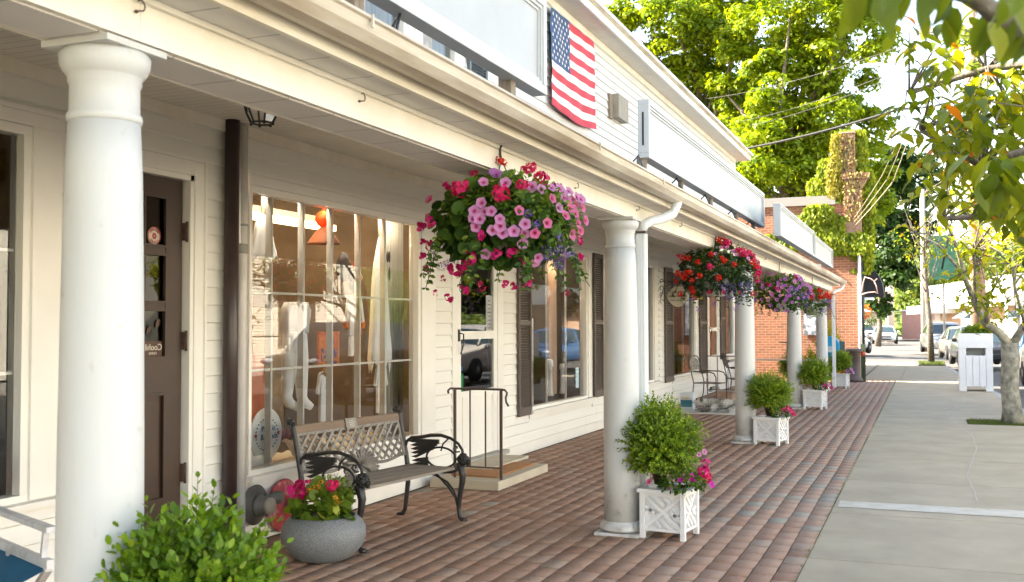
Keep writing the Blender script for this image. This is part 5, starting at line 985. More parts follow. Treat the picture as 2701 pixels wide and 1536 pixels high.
MB().box(-26, -2.35, 30.94, 31.25, 5.08, 5.34).box(-1.95, -1.66, 31.3, 32.65, 5.08, 5.3).build('parapet_cap', mat('cap_grey', (.30, .28, .25), .6, var=.05), bb)
stone = mat('chimney_stone', (.40, .27, .18), .95, scale=7, col2=(.22, .12, .08), bump=1, bscale=30)
MB().box(-2.08, -1.63, 30.9, 31.5, 3.9, 5.779).box(-2.2, -1.78, 30.94, 31.46, 5.931, 7.1).box(-2.23, -1.75, 30.9, 31.5, 7.101, 7.16).build('chimney', stone, bb, bev=.02)
MB().box(-2.14, -1.40, 30.83, 31.52, 5.78, 5.93).prism([(-1.629, 30.95, 5.779), (-1.46, 30.95, 5.779), (-1.629, 30.95, 5.45)], (0, .45, 0)).build('stone_bracket', stone, bb)
MB().tube([(-1.70, 30.92, 0), (-1.70, 30.92, 3.9)], .05, 10).build('downspout', white2, bb); MB().tube([(-1.63, 30.98, 0), (-1.62, 30.98, 3.9)], .045, 8).build('dark_conduit', blackm, bb)
MB().box(-3.28, -2.75, 30.93, 30.98, 1.3, 2.55).build('wall_poster', mat('poster_grey', (.45, .47, .5), .5, scale=6, col2=(.12, .14, .17), thr=.5, soft=.05), bb)
aw = MB(); n = 10
for i in range(n):
    a, b_ = R(90*i/n), R(90*(i+1)/n)
    aw.add([(-1.68+.62*math.sin(a), 31.2, 2.38+.98*math.cos(a)), (-1.68+.62*math.sin(b_), 31.2, 2.38+.98*math.cos(b_)), (-1.68+.62*math.sin(b_), 32.5, 2.38+.98*math.cos(b_)), (-1.68+.62*math.sin(a), 32.5, 2.38+.98*math.cos(a))], [(0, 1, 2, 3)])
aw.add([(-1.68, 31.2, 2.38)]+[(-1.68+.62*math.sin(R(90*i/n)), 31.2, 2.38+.98*math.cos(R(90*i/n))) for i in range(n+1)], [tuple(range(n+2))])
aw.build('awning', mat('awning_black', (.018, .018, .022), .8), bb, fix=False)
ivy_l = leaf_mat('ivy_leaf', [(0, (.09, .16, .008)), (.5, (.24, .31, .014)), (1, (.42, .44, .03))], .5, .45, (1.4, 1.3, .4)); ivy_g = leaf_mat('ivy_sunlit_gold', [(0, (.20, .20, .02)), (1, (.50, .42, .06))], .5, .4)  # ivy_g has the sunlight of the left face put into its leaf colour
def ivy(label, boxes, n, mt=ivy_l, leaf=.14):
    t_ = thing('climbing_ivy', (boxes[0][0], boxes[0][2], boxes[0][4]), label, 'ivy'); P, Nn = [], []; tot = sum((b[1]-b[0])*(b[5]-b[4])+.1 for b in boxes)
    for (x0, x1, ya, yb, za, zb) in boxes:
        k = int(n*((x1-x0)*(zb-za)+.1)/tot); u = RNG.random((k, 3)); lum = np.array([noise.noise(Vector((x0+(x1-x0)*a*1.6, 0, za+(zb-za)*b_*1.6))) for a, b_ in u[:, [0, 2]]])
        m_ = np.abs(u[:, 0]-.5)*2*np.abs(u[:, 2]-.5)*2 < .62; p = np.stack([x0+(x1-x0)*u[:, 0], ya+(yb-ya)*(1-u[:, 1]*(.6+.4*lum)), za+(zb-za)*u[:, 2]], 1)[m_]; P.append(p); nn = RNG.normal(0, .35, (len(p), 3))+np.array([0, -1, .35]); Nn.append(nn)
    P = np.concatenate(P); Nn = np.concatenate(Nn); n = len(P); d = RNG.normal(0, .4, (n, 3)); d[:, 2] -= 1
    scatter('foliage', LEAF6, P, dir_frames(d, Nn), RNG.uniform(.7, 1.3, n)*leaf, RNG.uniform(0, 1, n), mt, t_)
    st = MB(); 
    for b in boxes[:3]: st.tube([(b[0]+.1, b[3], b[4]), ((b[0]+b[1])/2, b[3]-.02, (b[4]+b[5])/2), (b[1]-.1, b[3], b[5]-.1)], .02, 6)
    st.build('vine_stem', bark, t_); return t_
ivy('yellow-green ivy mounded over the corner of the brick wall', [(-3.6, -2.05, 30.6, 31, 4.1, 4.85), (-3.2, -2.4, 30.5, 31, 4.6, 5.1), (-2.6, -1.35, 30.55, 31, 3.65, 4.25), (-1.95, -1.35, 30.6, 31.3, 3.1, 3.75), (-4.5, -3.4, 30.7, 31, 3.7, 4.3)], 9000, leaf=.115)
ivy('ivy coloured golden as if sunlit, climbing the left face of the chimney', [(-2.58, -2.15, 30.7, 31.2, 5.3, 6.4), (-2.45, -2.12, 30.7, 31.1, 6.0, 7.15)], 3000, ivy_g, .09)
ivy('green ivy wrapping the top and right side of the chimney', [(-1.80, -1.45, 30.75, 31.5, 5.95, 7.2), (-2.35, -1.5, 30.8, 31.5, 7.1, 7.28), (-3.15, -2.5, 30.95, 31.5, 5.3, 5.95), (-2.85, -2.45, 30.95, 31.5, 5.8, 6.5), (-1.60, -1.25, 30.8, 31.5, 4.4, 6.1), (-1.6, -1.3, 30.8, 31.5, 3.6, 4.7)], 6000, leaf=.11)
dead_l = leaf_mat('dead_ivy_leaf', [(0, (.22, .12, .06)), (.6, (.36, .22, .12)), (1, (.30, .32, .05))], .8, .2)
ivy('dry brown ivy clinging to the front of the chimney', [(-2.2, -1.78, 30.84, 30.92, 5.95, 7.1), (-2.1, -1.6, 30.82, 30.9, 4.6, 5.8), (-2.15, -1.4, 30.75, 30.85, 5.85, 5.98)], 1000, dead_l, .09)
sd_ = thing('satellite_dish', (-2.6, 30.6, 4.65), 'grey dish half buried in the ivy on the brick wall', 'dish'); MB().lathe([(0, 0), (.11, .02), (.2, .06), (.205, .07), (.11, .03), (0, .01)], 20, (-2.60, 30.86, 4.78), M=Matrix.Rotation(R(100), 3, 'X') @ Matrix.Rotation(R(20), 3, 'Y')).build('dish', mat('dish_grey', (.42, .42, .40), .5), sd_); MB().tube([(-2.62, 30.5, 4.68), (-2.6, 31, 4.6)], .02, 6).build('arm', blackm, sd_)
rd = thing('pipe_bracket_ornament', (-1.6, 30.85, 2.4), 'twisted pale branch ornament fixed in front of the black awning', 'branch'); mb = MB()
for l in ([(-1.66, 30.9, 2.45), (-1.6, 30.85, 2.8), (-1.55, 30.85, 2.95), (-1.4, 30.8, 2.9), (-1.3, 30.8, 2.82), (-1.22, 30.8, 2.9)], [(-1.66, 30.9, 2.45), (-1.5, 30.8, 2.5), (-1.3, 30.8, 2.52), (-1.2, 30.8, 2.48)], [(-1.3, 30.8, 2.82), (-1.25, 30.8, 2.7), (-1.22, 30.8, 2.52)]): mb.tube(l, .018, 6)
mb.build('branch', mat('pale_branch', (.55, .36, .32), .7), rd)
# ---------------- poles and wires
polem = mat('pole_wood', (.42, .27, .19), .9, scale=3, col2=(.26, .17, .12), stretch=(3, 3, .3), bump=.5); polem2 = mat('pole_grey', (.46, .42, .37), .85, var=.15)
up1 = thing('utility_pole', (1.62, 35.0, 0), 'thick brown utility pole rising behind the street tree leaves', 'pole'); MB().tube([(1.62, 35, 0), (1.5, 34.4, 5.5), (1.42, 34, 11.5)], [.24, .20, .17], 14).build('pole', polem, up1); MB().box(-.1, 2.9, 33.9, 34.05, 10.6, 10.75).build('crossarm', polem2, up1)
mb = MB(); mb.tube([(1.6, 34.7, 8.5), (.9, 33, 5.2), (.5, 32.4, 3.2)], .03, 6).tube([(.9, 33.2, 9.6), (.6, 32.8, 8.4), (.45, 32.5, 7.2), (.4, 32.5, 7.0)], .02, 6); mb.build('guy_cable', blackm, up1)
up2 = thing('utility_pole', (0, 64.7, 0), 'slim grey pole behind the thin bare tree', 'pole'); MB().tube([(0, 64.7, 0), (0, 64.5, 9.5)], [.2, .14], 10).build('pole', polem2, up2)
up3 = thing('utility_pole', (-2.8, 96, 0), 'pale far pole just right of the dark shade tree', 'pole'); MB().tube([(-2.8, 96, 0), (-2.8, 96, 6.5)], [.42, .34], 10).build('pole', mat('pole_pale', (.56, .47, .40), .8, var=.1), up3)
wm = mat('wire_black', (.05, .045, .04), .6); wt = mat('wire_tan', (.48, .40, .27), .7)
def wire(pts, r_, label, mt=wm, grp=None):
    pts = [Vector(p) for p in pts]; out = []
    for a, b_ in zip(pts[:-1], pts[1:]):
        L_ = (b_-a).length
        for i in range(12): t = i/12; out.append(a.lerp(b_, t)-Vector((0, 0, L_*.018*4*t*(1-t))))
    out.append(pts[-1]); return tag(MB().tube(out, r_, 6).build('overhead_wire', mt), label, 'wire', grp)
wire([(-4.76, 28.4, 6.4), (-.49, 27.64, 7.06), (1.5, 33.9, 8.6)], .032, 'thick dark cable from the white eave corner up across the sky')
WL = ['highest thin wire crossing the tall maple', 'upper of the close pair of thin wires crossing the maple', 'lower of the close pair of thin wires crossing the maple']; CL = ['thick tan cable rising from the ivy corner', 'thin middle tan cable rising from the ivy corner', 'uppermost thin tan cable rising from the ivy corner']
for k, (a, b_) in enumerate((((-9.7, 50.0, 12.7), (1.4, 34, 10.9)), ((-9, 52.0, 11.8), (1.4, 34, 10.35)), ((-9, 52.6, 11.6), (1.4, 34, 10.22)))): wire([a, b_], .011, WL[k], wm, 'thin wires across the maple')
for k in range(3): wire([(-1.95, 31.0, 4.3+.1*k), (-.75-.14*k, 29.9, 5.5+.09*k), (-.25-.05*k, 27.8, 6.5+.15*k), (1.3, 33, 9.4)], .007 if k else .010, CL[k], wt, 'tan cables at the brick corner')
# ---------------- mailbox, bollard, post, trash box
mbx = thing('mailbox', (-2.4, 28.9, 0), 'bright blue street mailbox with a rounded top beyond the porch', 'mailbox'); bl = mat('mail_blue', (.01, .30, .55), .4, var=.06)
pr = [(-2.68, .3), (-2.68, 1.05)]+[(-2.40-.28*math.cos(R(a)), 1.05+.24*math.sin(R(a))) for a in range(15, 180, 15)]+[(-2.12, 1.05), (-2.12, .3)]
MB().prism([(x, 28.6, z) for x, z in pr], (0, .55, 0)).build('body', bl, mbx); MB().box(-2.60, -2.20, 28.56, 28.6, .86, 1.02).build('mail_flap', mat('mail_light', (.5, .6, .66), .4), mbx)
for x in (-2.64, -2.18):
    for y in (28.65, 29.1): MB().box(x-.02, x+.02, y-.02, y+.02, 0, .3).build('leg', bl, mbx)
bo = thing('bollard', (-1.83, 30.15, 0), 'squat brown ash bin post at the brick corner', 'bollard'); MB().lathe([(.26, 0), (.25, .1), (.20, .14), (.19, .8), (.26, .84), (.27, .90), (.22, .93), (.05, .94)], 20, (-1.86, 30.2, 0)).build('body', mat('bollard_brown', (.12, .085, .075), .6, var=.15), bo)
go = thing('marker_post', (-1.56, 30.4, 0), 'green wooden post with an orange-red reflector', 'post'); MB().box(-1.66, -1.54, 30.3, 30.42, 0, 1.05).build('post', mat('post_green', (.07, .10, .045), .8, var=.25), go); MB().lathe([(0, 0), (.07, .0), (.06, .03), (0, .035)], 14, (-1.6, 30.29, .78), M=Matrix.Rotation(R(90), 3, 'X')).build('reflector', mat('reflector', (.8, .14, .06), .3), go)
tb = thing('trash_enclosure', (1.12, 27.2, 0), 'white slatted trash box with a slot opening and ferns on top', 'trash bin'); X0, X1, Y0, Y1 = .76, 1.50, 26.9, 27.6; tz = 1.37
q = MB(); q.box(X0, X1, Y0+.03, Y1, .12, .85).box(X0, X0+.16, Y0+.03, Y1, .85, 1.03).box(X1-.16, X1, Y0+.03, Y1, .85, 1.03).box(X0, X1, Y0+.03, Y1, 1.03, tz).box(X0+.16, X1-.16, Y1-.05, Y1, .85, 1.03).build('body', PW, tb)
q = MB()
for k in range(5): w_ = (X1-X0)/5; q.box(X0+w_*k+.006, X0+w_*(k+1)-.006, Y0, Y0+.029, .12, .845 if 0 < k < 4 else 1.03)
q.build('slats', PW, tb); MB().box(X0-.01, X1+.01, Y0-.012, Y0+.028, 1.035, 1.19).box(X0-.01, X1+.01, Y0-.004, Y0+.028, 1.192, tz+.01).build('upper_boards', PW, tb)
MB().box(X0, X0+.16, Y0-.002, Y0+.03, 0, .119).box(X1-.16, X1, Y0-.002, Y0+.03, 0, .119).box(X0, X0+.12, Y1-.03, Y1, 0, .119).box(X1-.12, X1, Y1-.03, Y1, 0, .119).build('feet', PW, tb)
fe = thing('fern_plant', (1.13, 27.25, 1.37), 'bright green ferns growing out of the white trash box top', 'plant'); clump('leaves', (1.2, 27.25, 1.4), (.30, .22, .13), 700, .10, LEAF4, lm_fine, fe, lo=0)
mb = MB(); [mb.tube([(1.2+.1*k, 27.25, 1.35), (1.2+.15*k, 27.2, 1.5)], .006, 4) for k in (-2, -1, 0, 1)]; mb.build('stems', lm_fine, fe)
# ---------------- parked vehicles
tyre = mat('tyre', (.02, .02, .02), .8); rim = mat('rim', (.45, .45, .46), .3, metal=.8); carglass = mat('car_glass', (.03, .05, .06), .06, spec=.8, var=0)
def car(name, loc, rz, paint, label, L=4.6, Wd=1.8, H=1.46, suv=False, cat='car', group='cars parked along the street'):
    t_ = thing(name, (0, 0, 0), label, cat, group); w = Wd/2; hl = L/2                    # nose towards -y
    if suv: belt = [(0, .62, .80), (.03, .70, .95), (.22, .80, 1.04), (.30, .86, 1.08), (.9, .86, 1.1), (1, .8, 1.0)]; cab = [(.24, .88), (.36, 1.0), (.9, 1.0), (.99, .9)]; roofh = [(.24, 1.05), (.37, H-.03), (.55, H), (.88, H-.04), (.99, 1.08)]
    else: belt = [(0, .60, .62), (.03, .72, .74), (.25, .84, .90), (.34, .86, .95), (.8, .86, .98), (.97, .76, .94), (1, .66, .86)]; roofh = [(.27, .90), (.42, H-.04), (.55, H), (.70, H-.06), (.88, .98)]
    def ip(tb_, t, k): 
        for a, b_ in zip(tb_[:-1], tb_[1:]):
            if a[0] <= t <= b_[0]: f = (t-a[0])/(b_[0]-a[0]); return a[k]+(b_[k]-a[k])*f
        return tb_[-1][k]
    st = [0, .012, .03, .08, .15, .22, .3, .4, .5, .6, .7, .8, .88, .94, .975, .99, 1]; rings = []
    for t in st:
        wf = ip(belt, t, 1)/.86*w; zb = ip(belt, t, 2); y = -hl+L*t; e = .25 if 0 < t < 1 else .32
        rings.append([(-wf*.9, y, e), (-wf*1.0, y, e+.12), (-wf*1.02, y, .55), (-wf*.985, y, zb-.12), (-wf*.90, y, zb-.02), (-wf*.5, y, zb+.02), (0, y, zb+.03), (wf*.5, y, zb+.02), (wf*.90, y, zb-.02), (wf*.985, y, zb-.12), (wf*1.02, y, .55), (wf*1.0, y, e+.12), (wf*.9, y, e)])
    q = MB(); nr = len(rings[0]); vs = [v for r_ in rings for v in r_]; fs = []
    for i in range(len(st)-1):
        for k in range(nr): fs.append((i*nr+k, i*nr+(k+1) % nr, (i+1)*nr+(k+1) % nr, (i+1)*nr+k))
    fs += [tuple(range(nr)), tuple((len(st)-1)*nr+k for k in range(nr))]; q.add(vs, fs, 0, True); q.build('body', paint, t_)
    gh = MB(); rf_ = MB(); t0, t1 = roofh[0][0], roofh[-1][0]; N_ = 14; G = []
    for i in range(N_+1):
        t = t0+(t1-t0)*i/N_; y = -hl+L*t; zb = ip(belt, t, 2)-.03; zr = max(ip(roofh, t, 1), zb+.02); f = (zr-zb)/(H-.95); wb = w*.90; wt_ = w*(.90-.22*min(1, f))
        G.append([(-wb, y, zb), (-wt_, y, zr-.04*f), (-wt_*.8, y, zr), (0, y, zr+.015), (wt_*.8, y, zr), (wt_, y, zr-.04*f), (wb, y, zb)])
    ra, rb = (.36, .92) if suv else (.41, .73)
    for i in range(N_):
        t = t0+(t1-t0)*(i+.5)/N_; a, b_ = G[i], G[i+1]
        for k in range(6):
            top_ = k in (1, 2, 3, 4); m_ = rf_ if (top_ and ra < t < rb) else gh
            if not top_ and abs((t-(.56 if not suv else .55))) < .02: m_ = rf_
            m_.add([a[k], a[k+1], b_[k+1], b_[k]], [(0, 1, 2, 3)], 0, True)
    gh.build('windows', carglass, t_, merge=True); rf_.build('roof', paint, t_, merge=True)
    for sx in (-1, 1):
        MB().tube([G[0][1 if sx < 0 else 5], G[3][1 if sx < 0 else 5], G[4][1 if sx < 0 else 5]], .035, 6).build('pillar', paint, t_)
        for yy in (-hl*.62, hl*.6):
            wh = MB().lathe([(.10, -.1), (.31, -.1), (.335, -.07), (.335, .07), (.31, .1), (.10, .1)], 24, (sx*(w-.08), yy, .335), M=RY).build('wheel', tyre, t_); MB().lathe([(0, -.01), (.2, .0), (.215, .02), (.2, .03)], 16, (sx*(w+.015)-.02*(sx > 0), yy, .335), M=RY).build('rim', rim, wh)
        zf = ip(belt, .03, 2); MB().ball((sx*w*.66, -hl+.10, zf-.12), (.20, .10, .075), 12).build('headlight', mat('headlight', (.75, .78, .8), .1, spec=.9), t_)
        MB().ball((sx*w*.72, hl-.05, ip(belt, .99, 2)-.15), (.16, .07, .09), 10).build('taillight', mat('taillight', (.4, .02, .02), .2), t_)
        MB().ball((sx*(w+.08), -hl+L*.31, 1.0), (.10, .06, .075), 10).build('mirror', paint, t_)
    gq = MB(); zf = ip(belt, .03, 2); gq.box(-.42*w/.9, .42*w/.9, -hl-.03, -hl+.05, zf-.2, zf-.08).box(-.5, .5, -hl-.025, -hl+.05, .33, .45); gq.build('grille', blackm, t_); MB().box(-.16, .16, -hl-.045, -hl-.03, .46, .56).build('number_plate', mat('plate', (.25, .28, .35), .5), t_)
    t_.location = loc; t_.rotation_euler = (0, 0, rz); return t_
def paintm(n, c, r_=.22): return mat(n, c, r_, metal=.25, var=.02, spec=.8)
car('parked_car', (-3.1, 91, 0), R(3), paintm('paint_silver', (.50, .54, .57)), 'silver sedan facing the camera in the far parking row', H=1.5, Wd=1.95)
car('parked_car', (-5.4, 98, 0), R(30), paintm('paint_cream', (.60, .55, .48)), 'pale van behind the silver sedan in the far row', H=1.75, suv=True)
car('parked_car', (-7.2, 96, 0), R(10), paintm('paint_grey', (.20, .23, .25)), 'dark grey car left of the pale van in the far row', H=1.5)
car('parked_car', (-4.0, 59, 0), R(168), paintm('paint_white', (.78, .78, .80)), 'white car cut off by the brick corner', H=1.5)
car('parked_car', (.95, 62.5, 0), R(7), paintm('paint_pewter', (.42, .40, .38)), 'pewter minivan parked behind the thin bare tree', L=4.9, Wd=1.95, H=1.72, suv=True)
car('parked_car', (1.65, 51.5, 0), R(5), paintm('paint_gold', (.20, .17, .13)), 'bronze-gold car behind the trash box on its left side', H=1.5)
car('parked_car', (1.95, 43.6, 0), R(5), paintm('paint_black', (.03, .028, .03)), 'black car nearest the left edge of the trash box', H=1.52)
car('parked_car', (3.55, 37.0, 0), R(4), paintm('paint_blue', (.05, .13, .28)), 'blue car partly hidden by the right edge of the trash box', H=1.5)
car('parked_car', (3.3, 28.3, 0), R(2), paintm('paint_champagne', (.60, .56, .50)), 'pale car at the right picture edge behind the street tree', H=1.62, suv=True)
car('parked_car', (3.2, 21.0, 0), R(0), paintm('paint_navy', (.03, .04, .05)), 'dark car outside the picture, mirrored in the shop window', H=1.7, suv=True)
# ---------------- houses and shops across and along the street
wh = thing('white_house', (15, 36, 0), 'white clapboard house across the street, mirrored in the shop window', 'house')
osid = mat('opposite_siding', (.80, .76, .66), .6, var=.03)
q = MB()
for k in range(50): q.add([(14.98, 29.5, .2+.12*k), (14.96, 29.5, .2+.12*k), (14.995, 29.5, .32+.12*k), (15.1, 29.5, .32+.12*k), (14.98, 41.5, .2+.12*k), (14.96, 41.5, .2+.12*k), (14.995, 41.5, .32+.12*k), (15.1, 41.5, .32+.12*k)], [(0, 1, 2, 3), (4, 7, 6, 5), (1, 5, 6, 2), (0, 4, 5, 1)])
q.box(15, 22, 29.5, 41.5, 0, 6.2).build('wall', osid, wh); MB().prism([(14.5, 29.2, 6.2), (22.5, 29.2, 6.2), (18.5, 29.2, 8.4)], (0, 12.6, 0)).build('roof', mat('roof_shingle', (.16, .14, .13), .9), wh)
def owin(y0, y1, z0, z1, dark=slate, nm='window'): r_ = MB().box(14.9, 14.95, y0-.1, y1+.1, z0-.1, z1+.1).build(nm, wtrim, wh); MB().box(14.87, 14.899, y0, y1, z0, z1).build('pane', dark, r_); MB().box(14.86, 14.869, (y0+y1)/2-.03, (y0+y1)/2+.03, z0, z1).build('muntin', wtrim, r_)
owin(36.2, 37.6, 3.9, 5.2); owin(32.2, 33.2, 3.6, 5.0); MB().box(14.85, 14.949, 35.9, 37.2, .6, 3.0).build('door', wtrim, wh); MB().box(14.8, 14.94, 35.3, 35.75, .8, 2.9).build('shutter', brownpaint, wh); MB().box(14.8, 14.94, 37.35, 37.8, .8, 2.9).build('shutter', brownpaint, wh); MB().box(14.3, 14.95, 34.9, 38.3, 3.15, 3.3).build('door_hood', mat('hood_grey', (.25, .24, .22), .7), wh)
st_ = MB(); [st_.box(13.2+.25*k, 14.9, 35.5, 37.6, .0+.1*k, .1+.1*k) for k in range(6)]; st_.build('steps', conc2, wh)
for y in (33.5, 39.0): MB().bar((13.2, y, 1.2), (14.9, y, 1.2), .05).build('porch_rail', blackm, wh)
struct(MB().quad((-3.35, 32.65, -.006), (-1.7, 32.65, -.006), (-1.7, 46, -.006), (-3.35, 46, -.006)).build('side_yard_paving', concrete))
struct(MB().box(12, 15, -6, 150, -.2, .0).build('opposite_sidewalk', conc2))
b2 = thing('yellow_house', (16, 14, 0), 'cream house across the street, outside the picture', 'house'); MB().box(16, 23, 9, 27, 0, 6).build('wall', osid, b2); MB().prism([(15.5, 8.7, 6), (23.5, 8.7, 6), (19.5, 8.7, 8.6)], (0, 18.6, 0)).build('roof', mat('roof_shingle', (.16, .14, .13), .9), b2)
for k in range(5): w_ = MB().box(15.92, 15.99, 10.5+3.3*k, 12+3.3*k, 1, 2.6).build('window', wtrim, b2); MB().box(15.9, 15.919, 10.6+3.3*k, 11.9+3.3*k, 1.1, 2.5).build('pane', slate, w_)
b3 = thing('cream_shop', (15, -2, 0), 'cream shop across the street, outside the picture', 'shop'); MB().box(15.5, 23, -30, 7, 0, 4.6).build('wall', osid, b3)
for k in range(4): w_ = MB().box(15.42, 15.49, -6+3.3*k, -4+3.3*k, .8, 2.6).build('window', wtrim, b3); MB().box(15.4, 15.419, -5.9+3.3*k, -4.1+3.3*k, .9, 2.5).build('pane', slate, w_)
for x, y, h, r_, lb in ((14.5, 47, 7.5, 2.8, 'green tree across the street, mirrored right of the white house'), (13.8, 56, 8, 3, 'second green tree across the street beyond the mirrored one'), (13.5, 28.3, 5.2, 1.3, 'small golden tree across the street')):
    random.seed(int(y)); tree('street_side_tree', (x, y, 0), (x, y, h*.55), [(x+random.uniform(-r_, r_)*.7, y+random.uniform(-r_, r_)*.7, h*.5+random.uniform(0, h*.45), r_*.5) for _ in range(10)], .18, 7000, .22, cherry2, lb, seed=int(y))
ws = thing('white_shop', (10, 75, 0), 'long low white shop with a projecting flat canopy down the street', 'shop'); wsh = mat('sunny_white', (.80, .78, .74), .6, var=.05)
q = MB(); q.prism([(-1.6, 108, 2.6), (-1.6, 108, 3.3), (.6, 99, 3.35), (.6, 99, 2.6)], (9, 3, 0)).prism([(.2, 106, 3.0), (.2, 106, 5.2), (11, 64, 5.3), (11, 64, 3.0)], (6, 3, 0)); q.build('canopy', wsh, ws)
MB().prism([(1.5, 106, 0), (1.5, 106, 3), (12.5, 64, 3), (12.5, 64, 0)], (6, 2, 0)).build('wall', mat('tan_front', (.50, .33, .22), .7, var=.2, scale=.6), ws)
for t in (.05, .3, .55, .75, .95): x, y = .6+10.6*t, 105-41*t; MB().box(x-.22, x+.22, y-.22, y+.22, 0, 3.1).build('pier', wsh, ws)
for t in (.15, .42, .65, .85): x, y = 1.4+11*t, 106-42*t; MB().bar((x, y-.6, 1.6), (x+.25*3, y-.6-.97*3, 1.6), .08, 1.9).build('shop_window', mat('far_glass', (.25, .33, .33), .1), ws)
for t in (.2, .5): x, y = .9+10.8*t, 105-41*t; MB().prism([(x, y-.4, 2.7), (x-.9, y-.8, 2.1), (x, y-.4, 2.1)], (.8, -3.1, 0)).build('awning', mat('awning_dark', (.07, .10, .13), .8), ws)
ghs = thing('grey_house', (-7, 112, 0), 'grey-roofed house with a hipped roof far down the street', 'house'); MB().box(-9.6, -4.4, 110, 117, 0, 3.0).build('wall', mat('house_tan', (.48, .41, .33), .8), ghs); MB().add([(-10.1, 109.3, 2.9), (-3.6, 109.3, 2.9), (-3.6, 118, 2.9), (-10.1, 118, 2.9), (-7.6, 113, 6.4), (-6.6, 113, 6.4)], [(0, 1, 5, 4), (1, 2, 5), (2, 3, 4, 5), (3, 0, 4), (0, 3, 2, 1)]).build('roof', mat('roof_grey', (.42, .42, .41), .8), ghs); MB().box(-7.3, -6.3, 110.5, 111.4, 4, 6.6).build('dormer', wsh, ghs)
rb = thing('far_red_shop', (-1, 118, 0), 'small pink-brown building between the far pole and the white shop', 'building'); MB().box(-2.2, 1.6, 116, 122, 0, 3.0).build('wall', mat('pinkish', (.50, .27, .22), .8), rb); MB().box(-2.4, 1.8, 115.8, 122.2, 3.0, 3.15).build('roof_edge', wsh, rb)
for x, y, lb in ((4.8, 71.5, 'left of the pair of white globe street lamps'), (5.6, 70.8, 'right of the pair of white globe street lamps')): l_ = thing('globe_lamp', (x, y, 0), lb, 'street lamp', 'globe street lamps'); MB().tube([(x, y, 0), (x, y, 3.3)], .07, 8).build('lamp_post', wsh, l_); MB().ball((x, y, 3.5), .28, 12).build('globe', wsh, l_)
gs = thing('street_sign', (.85, 60, 0), 'large faded green road sign above the far street', 'sign'); MB().box(.3, 1.6, 60, 60.06, 4.0, 6.4).build('panel', mat('sign_green', (.03, .16, .10), .6, scale=3, col2=(.07, .22, .15)), gs); MB().tube([(1.0, 60.1, 0), (1.0, 60.1, 6.2)], .06, 8).build('post', polem2, gs)
hb = thing('flower_basket_post', (-4.5, 72, 0), 'round mass of purple and orange flowers on a far post', 'flowers'); MB().tube([(-3.95, 72, 0), (-3.95, 72, 2.2)], .06, 8).build('post', polem2, hb)
clump('purple_flowers', (-4.35, 72, 2.3), (.75, .5, .8), 420, .16, LEAF4, leaf_mat('far_purple', [(0, (.25, .08, .22)), (1, (.5, .2, .35))]), hb, lo=-1); clump('orange_flowers', (-3.7, 71.8, 2.45), (.45, .4, .45), 220, .16, LEAF4, leaf_mat('far_orange', [(0, (.5, .1, .03)), (1, (.7, .3, .05))]), hb, lo=-1); clump('leaves', (-3.6, 71.9, 1.9), (.7, .4, .45), 260, .16, LEAF4, lm_fine, hb, lo=-1)
# wooded hill beyond
hl_ = []; random.seed(2)
v = [(-160+8*i, 170+6*math.sin(i*.7), 0) for i in range(41)]
q = MB()
for i in range(40):
    for j in range(6):
        def hp(i, j): return (-160+8*i, 160+12*j, (j/6)**.8*(15+4*noise.noise(Vector((i*.25, j*.3, 0))))+1.5*noise.noise(Vector((i*.9, j*.9, 4))))
        q.add([hp(i, j), hp(i+1, j), hp(i+1, j+1), hp(i, j+1)], [(0, 1, 2, 3)], 0, True)
struct(q.build('hills', mat('hill_green', (.10, .14, .04), .95, var=.3, scale=.3), merge=True))
k = 26000; pp = np.stack([RNG.uniform(-150, 150, k), RNG.uniform(158, 228, k), np.zeros(k)], 1); pp[:, 2] = ((pp[:, 1]-160).clip(0)/72)**.8*16+RNG.uniform(0, 4.5, k)*(.5+.5*np.sin(pp[:, 0]*.9)*np.sin(pp[:, 1]*.7+pp[:, 0]*.13))
tag(scatter('far_woods', LEAF4, pp, frames(RNG.normal(0, .6, (k, 3))+np.array([-.2, -.5, .8])), RNG.uniform(.8, 1.8, k), RNG.uniform(0, 1, k), pale_l), 'hazy wooded hillside closing the end of the street', 'woods', kind='stuff')
